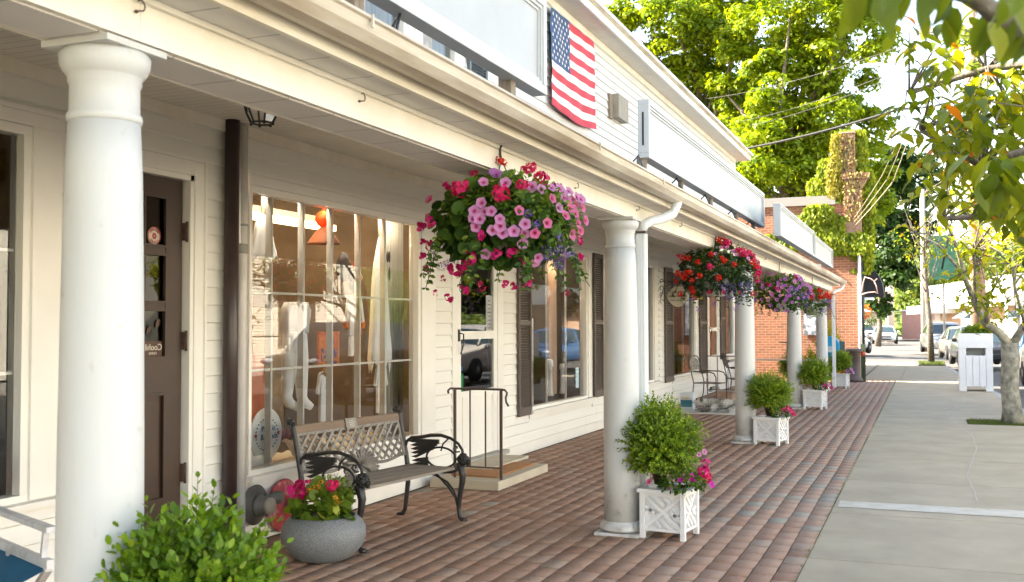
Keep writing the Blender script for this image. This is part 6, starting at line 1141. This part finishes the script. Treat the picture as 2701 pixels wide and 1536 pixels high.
# ---------------- things in the shop window
WX = -4.90; cloth = mat('white_cloth', (.86, .87, .88), .85, var=.06, scale=6); cream2 = mat('cream_cloth', (.7, .64, .5), .9)
def shopthing(name, y, z, label, cat): return thing(name, (WX, y, z), label, cat)
def prx(mb, pts, x=WX, th=.03, mi=0): return mb.prism([(x-th/2, y, z) for y, z in pts], (th, 0, 0), mi)
def ghost(y, ztop, zbot, w_, label, eyes=1, face=.02):
    g_ = shopthing('ghost_figure', y, zbot, label, 'ghost decoration'); q = MB(); n = 26; rows = 9; vs = []; H_ = ztop-zbot
    for i in range(rows+1):
        t = i/rows; r_ = w_*(.10+.34*math.sin(min(t*4.5, 1.57))+.5*t**1.5*.6)
        for k in range(n):
            a = 2*math.pi*k/n; rr = r_*(1+.13*math.sin(a*5+i*.3)*t); zz = ztop-H_*t*(1-.0*(k % 2))-(H_*.06*(k % 3) if i == rows else 0); vs.append((WX+rr*.55*math.cos(a), y+rr*math.sin(a), zz))
    q.add(vs, [(i*n+k, i*n+(k+1) % n, (i+1)*n+(k+1) % n, (i+1)*n+k) for i in range(rows) for k in range(n)]+[tuple(range(n))], 0, True); q.build('sheet', cloth, g_)
    fx = WX+w_*.30
    for s in (-1, 1): MB().ball((fx, y+s*w_*.09+face, ztop-H_*.16), (.012, w_*.055, H_*.05 if H_ > .5 else .035), 10).build('eye', blk, g_)
    MB().ball((fx+.01, y+face, ztop-H_*(.30 if H_ > .5 else .42)), (.012, w_*.045, H_*.06 if H_ > .5 else .05), 10).build('mouth', blk, g_)
    MB().tube([(WX, y, ztop-.01), (WX, y, 2.66)], .02, 6).build('hanging_cloth', cream2, g_); return g_
ghost(6.86, 2.50, 2.17, .19, 'small white ghost hanging at the top left of the shop window')
ghost(8.76, 2.46, 1.28, .22, 'long white ghost hanging at the right of the shop window', face=.05)
tulle = leaf_mat('orange_tulle', [(0, (.62, .10, .01)), (1, (.75, .17, .02))], .6, .4)
og = shopthing('tulle_figure', 7.75, 2.36, 'orange tulle figure hanging in the upper shop window', 'decoration'); MB().ball((WX, 7.75, 2.54), (.07, .085, .075), 16).tube([(WX, 7.75, 2.6), (WX, 7.75, 2.68)], .01, 6).build('head', tulle, og); MB().lathe([(.03, 2.47), (.08, 2.42), (.14, 2.33), (.15, 2.32)], 20, (WX, 7.75, 0)).build('skirt', mat('tulle_brown', (.28, .085, .03), .8), og)
ct = shopthing('cat_decoration', 8.27, 1.98, 'black cat head decoration with an orange mouth in the shop window', 'decoration'); MB().ball((WX, 8.27, 2.08), (.06, .085, .085), 14).ball((WX-.05, 8.16, 2.14), (.06, .09, .14), 12).ball((WX, 8.28, 1.98), (.05, .07, .07), 10).build('head', blk, ct)
for s in (-1, 1): MB().prism([(WX+.02, 8.27+s*.085, 2.12), (WX+.02, 8.27+s*.07, 2.19), (WX+.02, 8.27+s*.03, 2.15)], (.01, 0, 0)).build('ear', mat('ear_pink', (.6, .12, .06), .6), ct)
MB().ball((WX+.06, 8.28, 2.05), (.012, .04, .03), 12).build('mouth', mat('orange_paint', (.80, .22, .02), .5), ct)
def shirt(y, zt, w_, h_, label, m_, collar=None, cuffs=None, pants=False, kind='shirt'):
    s = shopthing('hanging_'+kind, y, zt-h_, label, 'clothes'); q = MB(); hb = h_*(.66 if pants else 1)
    prx(q, [(y-w_*.22, zt), (y+w_*.22, zt), (y+w_*.34, zt-.02), (y+w_*.50, zt-h_*.42), (y+w_*.38, zt-h_*.46), (y+w_*.28, zt-h_*.2), (y+w_*.31, zt-hb), (y-w_*.31, zt-hb), (y-w_*.28, zt-h_*.2), (y-w_*.38, zt-h_*.46), (y-w_*.50, zt-h_*.42), (y-w_*.34, zt-.02)]); q.build('top', m_, s, bev=.008)
    if pants: prx(MB(), [(y-w_*.24, zt-hb-.002), (y+w_*.24, zt-hb-.002), (y+w_*.26, zt-h_), (y+w_*.08, zt-h_), (y, zt-hb-.09), (y-w_*.10, zt-h_), (y-w_*.28, zt-h_)]).build('trousers', m_, s, bev=.006)
    if collar: MB().lathe([(0, 0), (w_*.15, 0), (w_*.15, .006), (0, .006)], 16, (WX+.018, y, zt-.01), M=RY).build('collar', collar, s)
    if cuffs:
        for sg in (-1, 1): prx(MB(), [(y+sg*w_*.375, zt-h_*.46), (y+sg*w_*.51, zt-h_*.42), (y+sg*w_*.50, zt-h_*.53), (y+sg*w_*.38, zt-h_*.55)], th=.034).build('cuff', cuffs, s)
    MB().tube([(WX, y-w_*.2, zt-.01), (WX, y, zt+.03), (WX, y+w_*.2, zt-.01)], .005, 6).tube([(WX, y, zt+.03), (WX, y+.01, zt+.055), (WX, y, zt+.07)], .003, 6).build('hanger', mat('hanger_wood', (.5, .27, .1), .5), s); return s
def dots(name, c1, c2, sc, thr): return mat(name, c1, .85, scale=sc, col2=c2, thr=thr, soft=.03)
shirt(8.28, 1.88, .34, .56, 'white patterned pyjamas with orange collar and cuffs in the shop window', dots('pj_print', (.84, .84, .84), (.5, .3, .25), 60, .31), mat('orange_paint', (.80, .22, .02), .5), mat('orange_paint', (.80, .22, .02), .5), True, 'pyjamas')
shirt(7.77, 1.20, .25, .44, 'white nightshirt with a blue scribble print, left of the pair low in the window', dots('blue_print', (.74, .76, .80), (.2, .3, .5), 45, .36), mat('hanger_wood', (.5, .27, .1), .5))
shirt(8.78, 1.22, .25, .46, 'white nightshirt with dark green dots, right of the pair low in the window', dots('dot_print', (.76, .78, .80), (.03, .12, .12), 30, .35), mat('hanger_wood', (.5, .27, .1), .5))
tg = shopthing('hanging_tights', 7.33, .9, 'long white baby tights hanging in the shop window', 'tights'); q = MB(); q.tube([(WX, 7.33, 1.80), (WX, 7.33, 1.74), (WX, 7.30, 1.55)], [.10, .125, .12], 14); q.tube([(WX, 7.27, 1.55), (WX, 7.24, 1.3), (WX, 7.20, 1.02), (WX+.02, 7.21, .96), (WX+.06, 7.27, .92)], [.075, .066, .045, .045, .03], 12); q.tube([(WX, 7.36, 1.55), (WX, 7.40, 1.3), (WX, 7.42, 1.0), (WX+.02, 7.43, .95), (WX+.06, 7.48, .91)], [.075, .066, .045, .045, .03], 12); q.build('tights', cloth, tg)
pt = shopthing('picture_book', 7.85, 1.25, 'orange picture panel standing in the middle of the shop window', 'picture'); MB().box(WX-.02, WX, 7.68, 8.02, 1.24, 1.55).build('cover', mat('orange_cover', (.75, .27, .04), .5, scale=9, col2=(.55, .12, .03), thr=.5, soft=.1), pt); MB().box(WX, WX+.004, 7.72, 7.98, 1.25, 1.40).build('drawing', mat('dark_drawing', (.60, .25, .05), .5, scale=30, col2=(.12, .06, .16), thr=.52, soft=.03), pt); MB().ball((WX+.002, 7.86, 1.46), (.004, .07, .055), 14).build('dark_figure', mat('plum', (.18, .09, .17), .6), pt)
ro = shopthing('round_sign', 6.80, .55, 'round white sign with blue lettering in a star wreath at the window bottom left', 'sign'); MB().lathe([(0, 0), (.205, 0), (.21, .008), (.205, .016), (0, .016)], 40, (WX+.05, 6.83, .745), M=RY).build('board', mat('sign_round_white', (.78, .80, .78), .4, var=.02), ro)
navy = mat('navy_ink', (.03, .12, .25), .5)
text_mesh('Patricia', .062, 'lettering', navy, ro, facex(WX+.068, 6.85, .79)); text_mesh('& Hands', .066, 'lettering', navy, ro, facex(WX+.068, 6.86, .725))
for k in range(26): a = 2*math.pi*k/26; MB().ball((WX+.068, 6.83+.145*math.cos(a), .745+.125*math.sin(a)), (.002, .010, .007), 8).build('wreath_leaf', navy, ro)
for a in (0, 90, 180, 270):
    c = (6.83+.15*math.cos(R(a)), .745+.135*math.sin(R(a))); MB().add([(WX+.071, c[0]+(.026 if k % 2 == 0 else .011)*math.sin(k*math.pi/5), c[1]+(.026 if k % 2 == 0 else .011)*math.cos(k*math.pi/5)) for k in range(10)], [tuple(range(10))]).build('star', red, ro)
fb = shopthing('folded_blanket', 7.35, .52, 'rumpled cream blanket with dark red figures at the window bottom', 'blanket'); q = MB(); n = 22
for i in range(n):
    for j in range(8):
        def hp(i, j): y = 7.12+.5*i/n; x = WX-.10+.28*j/8; return (x, y, .50+.16*math.exp(-((j-3)/2.8)**2)+.03*noise.noise(Vector((y*9, x*9, 1))))
        q.add([hp(i, j), hp(i+1, j), hp(i+1, j+1), hp(i, j+1)], [(0, 1, 2, 3)], 0, True)
q.build('cloth', mat('cream_blanket', (.62, .50, .36), .95, scale=18, col2=(.40, .28, .18), bump=1), fb, merge=True)
for k in range(5): MB().ball((WX-.02, 7.16+.075*k, .70), (.03, .03, .05), 8).build('figure', mat('dark_red_cloth', (.22, .03, .03), .8), fb)
pw_ = shopthing('white_pillow', 6.7, .5, 'small white pillow under the round sign', 'pillow'); MB().ball((WX, 6.72, .545), (.10, .22, .07), 14).build('pillow', cloth, pw_)
added_tube = thing('glowing_tube', (-7.2, 8.2, 2.9), 'added warm glowing tube deeper inside the shop, brightening the interior', 'lamp'); MB().box(-7.25, -7.15, 6.8, 9.4, 2.9, 2.96).build('tube', bpy.data.materials['tube_glow'] if 'tube_glow' in bpy.data.materials else emit_mat('tube_glow', (1, .66, .3), 4), added_tube); MB().box(-7.3, -7.1, 6.75, 9.45, 2.961, 3.02).build('housing', cream2, added_tube)  # extra emitter added to brighten the room behind the display
cu_ = thing('window_curtain', (-5.0, 9.2, .45), 'grey sheer curtain at the right end of the shop window', 'curtain'); q = MB(); n = 60
for i in range(n):
    def cp(i, z): y = 8.95+.5*i/n; return (-5.02+.02*math.sin(i*.9), y, z)
    q.add([cp(i, .45), cp(i+1, .45), cp(i+1, 2.68), cp(i, 2.68)], [(0, 1, 2, 3)], 0, True)
q.build('cloth', mat('curtain_grey', (.46, .43, .38), .9, var=.1), cu_, merge=True)
lampy = thing('glowing_tube', (-5.8, 8.7, 2.62), 'warm lit tube lamp on the shop ceiling', 'lamp'); MB().box(-5.84, -5.76, 7.7, 9.35, 2.60, 2.66).build('tube', bpy.data.materials['tube_glow'], lampy); MB().box(-5.87, -5.73, 7.9, 9.25, 2.661, 2.72).build('housing', cream2, lampy)
MB().box(-5.6, -4.88, 6.3, 9.6, .42, .49).build('display_shelf', wtrim, bld)
for (y, w_, h_, c) in ((7.0, .5, .9, (.05, .12, .3)), (8.0, .7, 1.2, (.30, .17, .09)), (8.9, .6, 1.0, (.45, .13, .03)), (9.3, .3, 1.5, (.4, .36, .3))):
    tag(MB().box(-6.9, -6.5, y-w_/2, y+w_/2, .3, .3+h_).box(-6.49, -6.45, y-w_/2+.03, y+w_/2-.03, .4, .25+h_).build('display_shelf_unit', mat('unit%d' % int(y*10), c, .7, var=.25, scale=5)), 'dim %s display unit deep inside the shop behind the window' % {7.0: 'blue', 8.0: 'brown', 8.9: 'orange', 9.3: 'grey'}[y], 'shelf unit')
tag(MB().box(-5.6, -5.2, 4.2, 4.5, .3, 1.2).box(-5.55, -5.25, 4.25, 4.45, 1.2, 1.24).build('display_table', mat('table_brown', (.25, .15, .07), .6)), 'brown display table inside the leftmost window', 'table')
# left window and second window contents
an = thing('placard', (-4.95, 4.05, 1.4), 'white placard with mirrored letters in the leftmost window', 'placard'); MB().box(-4.96, -4.95, 3.9, 4.25, 1.42, 1.62).build('board', cream, an); text_mesh('AB', .09, 'lettering', blk, an, facex(-4.946, 4.16, 1.56, True))
MB().box(-8.2, -5.0, 4.64, 4.68, 1.95, 3.04).build('yellow_wall', mat('yellow_wall', (.75, .45, .02), .8, var=.1), bld)
cr = thing('coral_ornament', (-4.95, 4.15, .68), 'coral red starfish-like ornament in the leftmost window corner', 'ornament'); q = MB(); [q.tube([(-4.9, 4.15, .72), (-4.9+.03*k, 4.15+.08*math.cos(k*1.1), .76+.09*abs(math.sin(k*1.3)))], [.035, .015], 8) for k in range(6)]; q.build('arms', mat('coral', (.70, .12, .08), .7), cr)
wb = thing('wooden_board', (-5.0, 14.05, .6), 'tall pale wooden plank standing inside the second window', 'plank'); MB().prism([(-5.05, 13.85, .6), (-5.05, 14.2, .6), (-5.05, 14.2, 2.4), (-5.05, 14.03, 2.56), (-5.05, 13.85, 2.4)], (.05, 0, 0)).build('plank', mat('plank_tan', (.52, .33, .2), .7, scale=3, col2=(.36, .2, .12), stretch=(4, 4, .5)), wb)
for k, (y, z0_, w_, h_) in enumerate(((12.6, .6, .12, .45), (12.95, .6, .1, .35), (13.75, .6, .12, .5), (14.3, .6, .1, .42))): tag(MB().lathe([(w_*.5, 0), (w_*.35, .05), (w_*.3, h_*.8), (w_*.45, h_*.85), (w_*.4, h_), (w_*.2, h_+.02)], 14, (-4.95, y, z0_)).build('candlestick', cloth), '%s pale turned candlestick on the second window ledge' % ('first', 'second', 'third', 'fourth')[k], 'candlestick', 'candlesticks in the second window')
cb = thing('white_cabinet', (-6, 13.3, .3), 'white cabinet with a dark opening inside the second window', 'cabinet'); MB().box(-5.7, -5.25, 12.3, 13.9, .3, 1.7).build('body', cloth, cb); MB().box(-5.249, -5.24, 12.6, 13.4, .55, 1.3).build('opening', ifl, cb)
vs_ = thing('dark_vase', (-5.3, 13.2, 1.6), 'big dark round vase high inside the second window', 'vase'); MB().lathe([(.05, 0), (.2, .1), (.26, .3), (.2, .5), (.08, .55)], 20, (-5.9, 14.6, 1.76)).build('vase', blk, vs_)
st2 = MB().box(W-.040, W-.034, 14.28, 14.42, .68, .98).build('blue_notice', mat('notice_blue', (.25, .48, .62), .5, scale=30, col2=(.65, .72, .75), thr=.5, soft=.05), bld)
for y0_, y1_ in ((15.7, 19.8), (20, 23.4)):
    MB().box(-6.4, -6.3, y0_, y1_, .3, 2.2).build('display_wall', mat('display_tan', (.36, .27, .2), .8, scale=2, col2=(.12, .10, .08), thr=.5, soft=.1), bld)
# ---------------- porch lantern, oval sign
ln = thing('porch_lantern', (-3.62, 5.05, 2.79), 'black iron ceiling lantern with clear glass panes', 'lantern'); LC = (-3.62, 5.05); q = MB()
for k in range(6):
    a = k*math.pi/3+.3; q.tube([(LC[0]+.125*math.cos(a), LC[1]+.125*math.sin(a), 3.05), (LC[0]+.12*math.cos(a), LC[1]+.12*math.sin(a), 2.96), (LC[0]+.095*math.cos(a), LC[1]+.095*math.sin(a), 2.86), (LC[0]+.065*math.cos(a), LC[1]+.065*math.sin(a), 2.80)], .006, 6); q.ball((LC[0]+.066*math.cos(a), LC[1]+.066*math.sin(a), 2.795), .010, 8)
q.tube([(LC[0]+.066*math.cos(k*math.pi/3+.3), LC[1]+.066*math.sin(k*math.pi/3+.3), 2.80) for k in range(6)], .006, 6, closed=True).lathe([(.0, 3.06), (.14, 3.05), (.14, 3.075), (.05, 3.084)], 6, (*LC, 0)); q.build('frame', blackm, ln)
q = MB(); 
for k in range(6):
    a, b_ = k*math.pi/3+.3, (k+1)*math.pi/3+.3; q.quad(*[(LC[0]+r_*math.cos(t), LC[1]+r_*math.sin(t), z) for r_, t, z in ((.12, a, 3.04), (.12, b_, 3.04), (.093, b_, 2.86), (.093, a, 2.86))]); q.quad(*[(LC[0]+r_*math.cos(t), LC[1]+r_*math.sin(t), z) for r_, t, z in ((.093, a, 2.86), (.093, b_, 2.86), (.062, b_, 2.80), (.062, a, 2.80))])
q.build('glass', glass, ln, fix=False); MB().tube([(*LC, 3.05), (*LC, 2.97)], .015, 8).ball((*LC, 2.93), (.03, .03, .04), 12).build('bulb', mat('bulb', (.6, .58, .5), .2), ln)
l2 = thing('recessed_light', (-3.4, 12.2, 3.07), 'dark round fixture on the porch ceiling left of the scarlet basket', 'ceiling light'); MB().lathe([(.11, 3.04), (.12, 3.06), (.12, 3.083), (.0, 3.083)], 18, (-3.25, 12.3, 0)).build('housing', blackm, l2); MB().lathe([(0, 3.045), (.08, 3.045)], 14, (-3.25, 12.3, 0)).build('lens', cream, l2)
ov = thing('hanging_sign', (-4.33, 19.2, 2.15), 'oval cream hanging sign with dark hand lettering on a scrolled bracket', 'sign'); MB().add([(-4.33+.19*math.cos(a)*(1+.05*math.cos(4*a)), 19.2+d, 2.14+.19*math.sin(a)*(1+.05*math.cos(4*a))) for d in (0, .025) for a in [2*math.pi*k/40 for k in range(40)]], [tuple(range(40)), tuple(range(79, 39, -1))]+[(i, (i+1) % 40, 40+(i+1) % 40, 40+i) for i in range(40)]).build('board', mat('sign_cream', (.62, .58, .46), .6, var=.1), ov)
FY = lambda x, z: Matrix.Translation((x, 19.196, z)) @ Matrix.Rotation(R(90), 4, 'X')
for t_x, z, s in (('Our Yard', 2.22, .075), ('GINA BLUMEN', 2.145, .056), ('nena blumea', 2.07, .058)): text_mesh(t_x, s, 'lettering', blk, ov, FY(-4.33, z))
q = MB(); q.tube([(-4.66, 19.2, 2.43), (-4.4, 19.2, 2.42), (-4.15, 19.2, 2.40)], .008, 6).tube([(-4.66, 19.2, 2.1), (-4.6, 19.2, 2.3), (-4.45, 19.2, 2.4)], .007, 6)
for k in range(4): q.tube([(-4.64+.03*math.cos(a), 19.2, 2.05+.13*k+.035*math.sin(a)) for a in [i*.6 for i in range(9)]], .006, 5)
for x in (-4.43, -4.23): q.tube([(x, 19.21, 2.41), (x, 19.21, 2.33)], .004, 5)
q.build('bracket', blackm, ov)
# ---------------- patio chairs, dog and the bits round them
brz = mat('patio_bronze', (.10, .085, .065), .5, var=.15); brl = mat('patio_slats', (.16, .13, .10), .6, var=.2)
pc = local('patio_chair', 'bronze metal patio chair facing the street, nearer of the two', 'chair', 'metal patio chairs on the porch')
for s in (-1, 1):
    y = s*.26; q = MB(); q.tube([(.27, y, 0), (.26, y, .42), (.255, y, .56), (.21, y, .635), (.12, y, .66), (-.24, y, .665)], .012, 8); q.build('arm_frame', brz, pc)
    MB().tube([(-.30, y, 0), (-.24, y, .2), (-.22, y, .43), (-.28, y, .7), (-.33, y, .88), (-.33, y*.85, .93), (-.33, y*.5, .965)]+([(-.33, 0, .975)] if s == 1 else []), .012, 8).build('leg', brz, pc)
MB().tube([(-.22, -.26, .43), (.26, -.26, .43), (.26, .26, .43), (-.22, .26, .43)], .011, 8, closed=True).build('seat_frame', brz, pc)
for k in range(8): MB().box(-.20+.057*k, -.20+.057*k+.038, -.25, .25, .428, .436).build('seat_slat', brl, pc)
MB().prism([(-.285, -.21, .69), (-.285, .21, .69), (-.325, .215, .86), (-.332, .12, .93), (-.335, 0, .945), (-.332, -.12, .93), (-.325, -.215, .86)], (-.01, 0, 0)).build('back_panel', mat('embossed_back', (.24, .20, .15), .5, scale=22, col2=(.05, .04, .03), thr=.47, soft=.06, bump=1), pc)
pc.location = (-4.05, 20.75, 0); pc.rotation_euler = (0, 0, R(-12)); dup(pc, (-3.75, 22.6, 0), R(20), 'bronze metal patio chair mostly hidden behind the third column')
bk_ = thing('plastic_bucket', (-4.17, 19.3, 0), 'white square bucket with a teal label beside the wall', 'bucket'); MB().lathe([(.155, 0), (.165, .02), (.175, .30), (.18, .31), (.18, .33), (.16, .33), (.155, .3)], 4, (-4.17, 19.3, 0), sm=False, M=Matrix.Rotation(R(45), 3, 'Z')).build('tub', mat('bucket_white', (.74, .78, .80), .4), bk_, bev=.012)
MB().box(-4.28, -4.07, 19.162, 19.168, .06, .19).build('label', mat('label_teal', (.04, .20, .24), .5), bk_); MB().box(-4.26, -4.10, 19.160, 19.166, .215, .245).build('label', mat('label_yellow', (.78, .42, .05), .5, scale=60, col2=(.7, .66, .5), thr=.5, soft=.05), bk_)
bl_ = thing('striped_rug', (-3.7, 18.8, 0), 'pale striped rug under the resting dog', 'rug'); MB().box(-4.3, -2.95, 18.4, 19.5, .001, .014).build('rug', groove_mat('rug_stripes', (.72, .70, .62), 'Y', .11, .02, .6), bl_, bev=.004)
# dog: one skinned body, shaggy coat on top
dg = thing('dog', (-3.45, 18.85, .01), 'shaggy grey and white dog lying on the striped rug beside the bucket', 'dog')
def skin(name, pts, edges, mt_, parent, sub=2):
    me = bpy.data.meshes.new(name); o_ = org(parent); me.from_pydata([tuple(Vector(p[:3])-o_) for p in pts], edges, []); o = bpy.data.objects.new(name, me); COL.objects.link(o)
    md = o.modifiers.new('s', 'SKIN'); sm_ = o.modifiers.new('u', 'SUBSURF'); sm_.levels = sub; sm_.render_levels = sub
    for i, p in enumerate(pts): me.skin_vertices[0].data[i].radius = (p[3], p[4] if len(p) > 4 else p[3])
    me.skin_vertices[0].data[0].use_root = True
    m2 = bpy.data.meshes.new_from_object(o.evaluated_get(bpy.context.evaluated_depsgraph_get())); bpy.data.objects.remove(o); m2.name = name; m2.materials.clear(); m2.materials.append(mt_)
    for p_ in m2.polygons: p_.use_smooth = True
    return link(name, m2, parent)
dz = .015; DP = [(-3.12, 18.95, .12+dz, .10), (-3.35, 18.92, .135+dz, .105), (-3.58, 18.88, .14+dz, .10), (-3.72, 18.85, .16+dz, .075), (-3.80, 18.82, .20+dz, .065), (-3.86, 18.80, .19+dz, .05), (-3.95, 18.77, .16+dz, .028),   # spine, neck, head, muzzle
      (-3.60, 18.74, .07+dz, .045), (-3.74, 18.66, .035+dz, .032), (-3.90, 18.64, .025+dz, .026), (-3.15, 18.80, .08+dz, .07), (-3.30, 18.66, .05+dz, .045), (-3.16, 18.58, .03+dz, .03), (-3.28, 18.56, .025+dz, .024),
      (-3.02, 18.93, .09+dz, .035), (-2.92, 18.85, .08+dz, .03), (-2.86, 18.76, .06+dz, .02), (-3.62, 18.98, .07+dz, .04), (-3.78, 18.98, .03+dz, .028), (-3.92, 18.97, .025+dz, .024)]
DE = [(0, 1), (1, 2), (2, 3), (3, 4), (4, 5), (5, 6), (2, 7), (7, 8), (8, 9), (0, 10), (10, 11), (11, 12), (12, 13), (0, 14), (14, 15), (15, 16), (2, 17), (17, 18), (18, 19)]
dm = mat('dog_coat', (.55, .52, .47), .95, scale=6, col2=(.17, .14, .12), thr=.47, soft=.07)
body = skin('body', DP, DE, dm, dg)
me = body.data; nv = len(me.vertices); co = np.empty(nv*3, np.float32); me.vertices.foreach_get('co', co); co = co.reshape(-1, 3)+np.array(org(dg)); no = np.empty(nv*3, np.float32); me.vertices.foreach_get('normal', no); no = no.reshape(-1, 3)
ii = RNG.integers(0, nv, 9000); pp = co[ii]+RNG.normal(0, .006, (9000, 3)); dd = no[ii]*.5+np.array([.5, 0, -.55])+RNG.normal(0, .3, (9000, 3))
pat = np.array([noise.noise(Vector(p)*7) for p in pp]); scatter('fur', ([(-.09, 0, 0), (.09, 0, 0), (0, 1, 0)], [(0, 1, 2)]), pp, dir_frames(dd, no[ii]), RNG.uniform(.025, .05, 9000), np.clip(.55+pat*1.3+RNG.normal(0, .1, 9000), 0, .999), leaf_mat('dog_fur', [(0, (.16, .14, .12)), (.4, (.36, .32, .27)), (.55, (.70, .68, .63)), (1, (.84, .83, .80))], .8, .1, (1, 1, 1)), dg)
MB().ball((-3.978, 18.765, .18), (.014, .014, .012), 10).build('nose', blk, dg)
for p in ((-3.885, 18.755, .235), (-3.905, 18.80, .24)): MB().ball(p, .009, 8).build('eye', blk, dg)
for p, s in (((-3.80, 18.745, .235), -1), ((-3.80, 18.885, .24), 1)): MB().ball(p, (.035, .014, .05), 10).build('ear', mat('dog_ear', (.14, .11, .09), .95), dg)
q = MB(); q.tube([(-3.66+.0*math.cos(a), 18.86+.10*math.cos(a), .155+.10*math.sin(a)) for a in [k*.524 for k in range(12)]], .008, 6, closed=True); q.build('harness', mat('harness_cream', (.62, .60, .5), .7), dg)
tag(MB().tube([(-3.66, 18.86, .26), (-3.72, 19.3, .12), (-3.85, 20.0, .05), (-3.86, 20.42, .20)], .005, 5).build('leash', mat('leash_red', (.35, .02, .03), .7)), 'thin dark red leash running from the dog to the patio chair', 'leash')
cdb = thing('cardboard_box', (-3.9, 21.9, 0), 'crumpled tan cardboard box on the porch behind the patio chair', 'box'); MB().box(-4.1, -3.75, 21.7, 22.0, 0, .2).build('box', mat('cardboard_tan', (.45, .30, .22), .9, var=.2, scale=8), cdb); MB().box(-4.12, -3.9, 21.68, 22.02, .2, .215).box(-3.88, -3.7, 21.68, 22.02, .2, .21).build('flap', mat('cardboard_light', (.52, .44, .36), .9), cdb)
gt_ = thing('glass_table', (-3.6, 27.9, 0), 'low glass-topped garden table before the brick wall', 'table'); MB().box(-4.6, -2.75, 27.6, 28.4, .66, .685).build('table_top', mat('table_glass', (.35, .42, .40), .15), gt_)
for x in (-4.5, -2.85):
    for y in (27.65, 28.35): MB().tube([(x, y, 0), (x, y, .66)], .02, 8).build('leg', brz, gt_)
gold_l = leaf_mat('gold_shrub_leaf', [(0, (.14, .16, .01)), (.5, (.34, .34, .03)), (1, (.60, .52, .08))], .5, .45)
for i, (x, y, z, r_, h_, lb) in enumerate(((-2.75, 28.9, .5, .45, .55, 'low golden-green shrub in front of the brick wall'), (-2.45, 29.6, .95, .38, .85, 'tall golden-green shrub before the mailbox'), (-3.5, 29.8, .45, .4, .5, 'small green-yellow plant behind the garden table'), (-2.2, 28.2, .4, .3, .45, 'small golden shrub behind the fourth column'))):
    shrub('garden_shrub', (x, y, z), r_, h_, 260, .07, LEAF6, gold_l if i != 2 else lm_fine, lb, per=10, z0=0, seed=40+i, bark=60)
wl = thing('wheelbarrow_frame', (-3.3, 27.3, 0), 'dark metal plant stand with a short crossbar behind the third column', 'plant stand'); MB().tube([(-3.3, 27.3, 0), (-3.3, 27.3, 1.15)], .015, 6).tube([(-3.5, 27.3, 1.15), (-3.1, 27.3, 1.13)], .015, 6).tube([(-3.5, 27.2, 0), (-3.3, 27.3, .3), (-3.1, 27.2, 0)], .015, 6).build('frame', blackm, wl)
wbx = thing('wall_box', (-2.35, 29.5, 1.0), 'small dark meter box on a post beside the golden shrub', 'box'); MB().box(-2.25, -2.0, 29.0, 29.15, .75, 1.15).build('box', mat('box_dark', (.10, .11, .10), .6), wbx); MB().box(-2.15, -2.1, 29.05, 29.1, 0, .75).build('post', brz, wbx)
# ---------------- folding chair at the left edge
wp = mat('chipped_white', (.74, .73, .74), .5, scale=14, col2=(.60, .56, .54), thr=.42, soft=.1)
fc = thing('folding_chair', (-4.0, 3.6, 0), 'white wooden folding chair with a blue canvas seat at the left edge', 'chair')
dv = Vector((.645, -.28, 0)); pv = Vector((-.2, -.46, 0)); A0 = Vector((-4.486, 4.0, 0))
for s in (0, 1):
    o_ = A0+pv*s
    MB().bar(o_-dv*.1+Vector((0, 0, .64)), o_+dv*1.0+Vector((0, 0, .64)), .05, .028).build('armrest', wp, fc, bev=.003)
    MB().bar(o_-dv*.05+Vector((0, 0, .475)), o_+dv*.985+Vector((0, 0, .475)), .035, .045).build('seat_rail', wp, fc, bev=.003)
    MB().bar(o_+dv*.86+Vector((0, 0, .498)), o_+dv*.90+Vector((0, 0, .625)), .028, .024).build('arm_post', wp, fc)
    MB().bar(o_+dv*.95+Vector((0, 0, .45)), o_+dv*.1+Vector((0, 0, 0)), .035, .024).build('leg', wp, fc); MB().bar(o_+dv*.25+pv*.02+Vector((0, 0, .46)), o_+dv*.9+pv*.06+Vector((0, 0, 0)), .035, .024).build('leg', wp, fc)
blue = mat('canvas_blue', (.02, .17, .33), .8, var=.15, scale=5, bump=.3, bscale=200)
q = MB(); n = 10
for i in range(n):
    for j in range(n):
        def sp3(i, j): s, t = i/n, j/n; p = A0+dv*(.05+.9*s)+pv*t; return (p.x, p.y, .455-.07*math.sin(math.pi*t))
        q.add([sp3(i, j), sp3(i+1, j), sp3(i+1, j+1), sp3(i, j+1)], [(0, 1, 2, 3)], 0, True)
q.build('seat', blue, fc, merge=True)
MB().bar(A0-dv*.12+Vector((0, 0, .82)), A0-dv*.12+pv+Vector((0, 0, .82)), .012, .16).build('backrest', blue, fc)
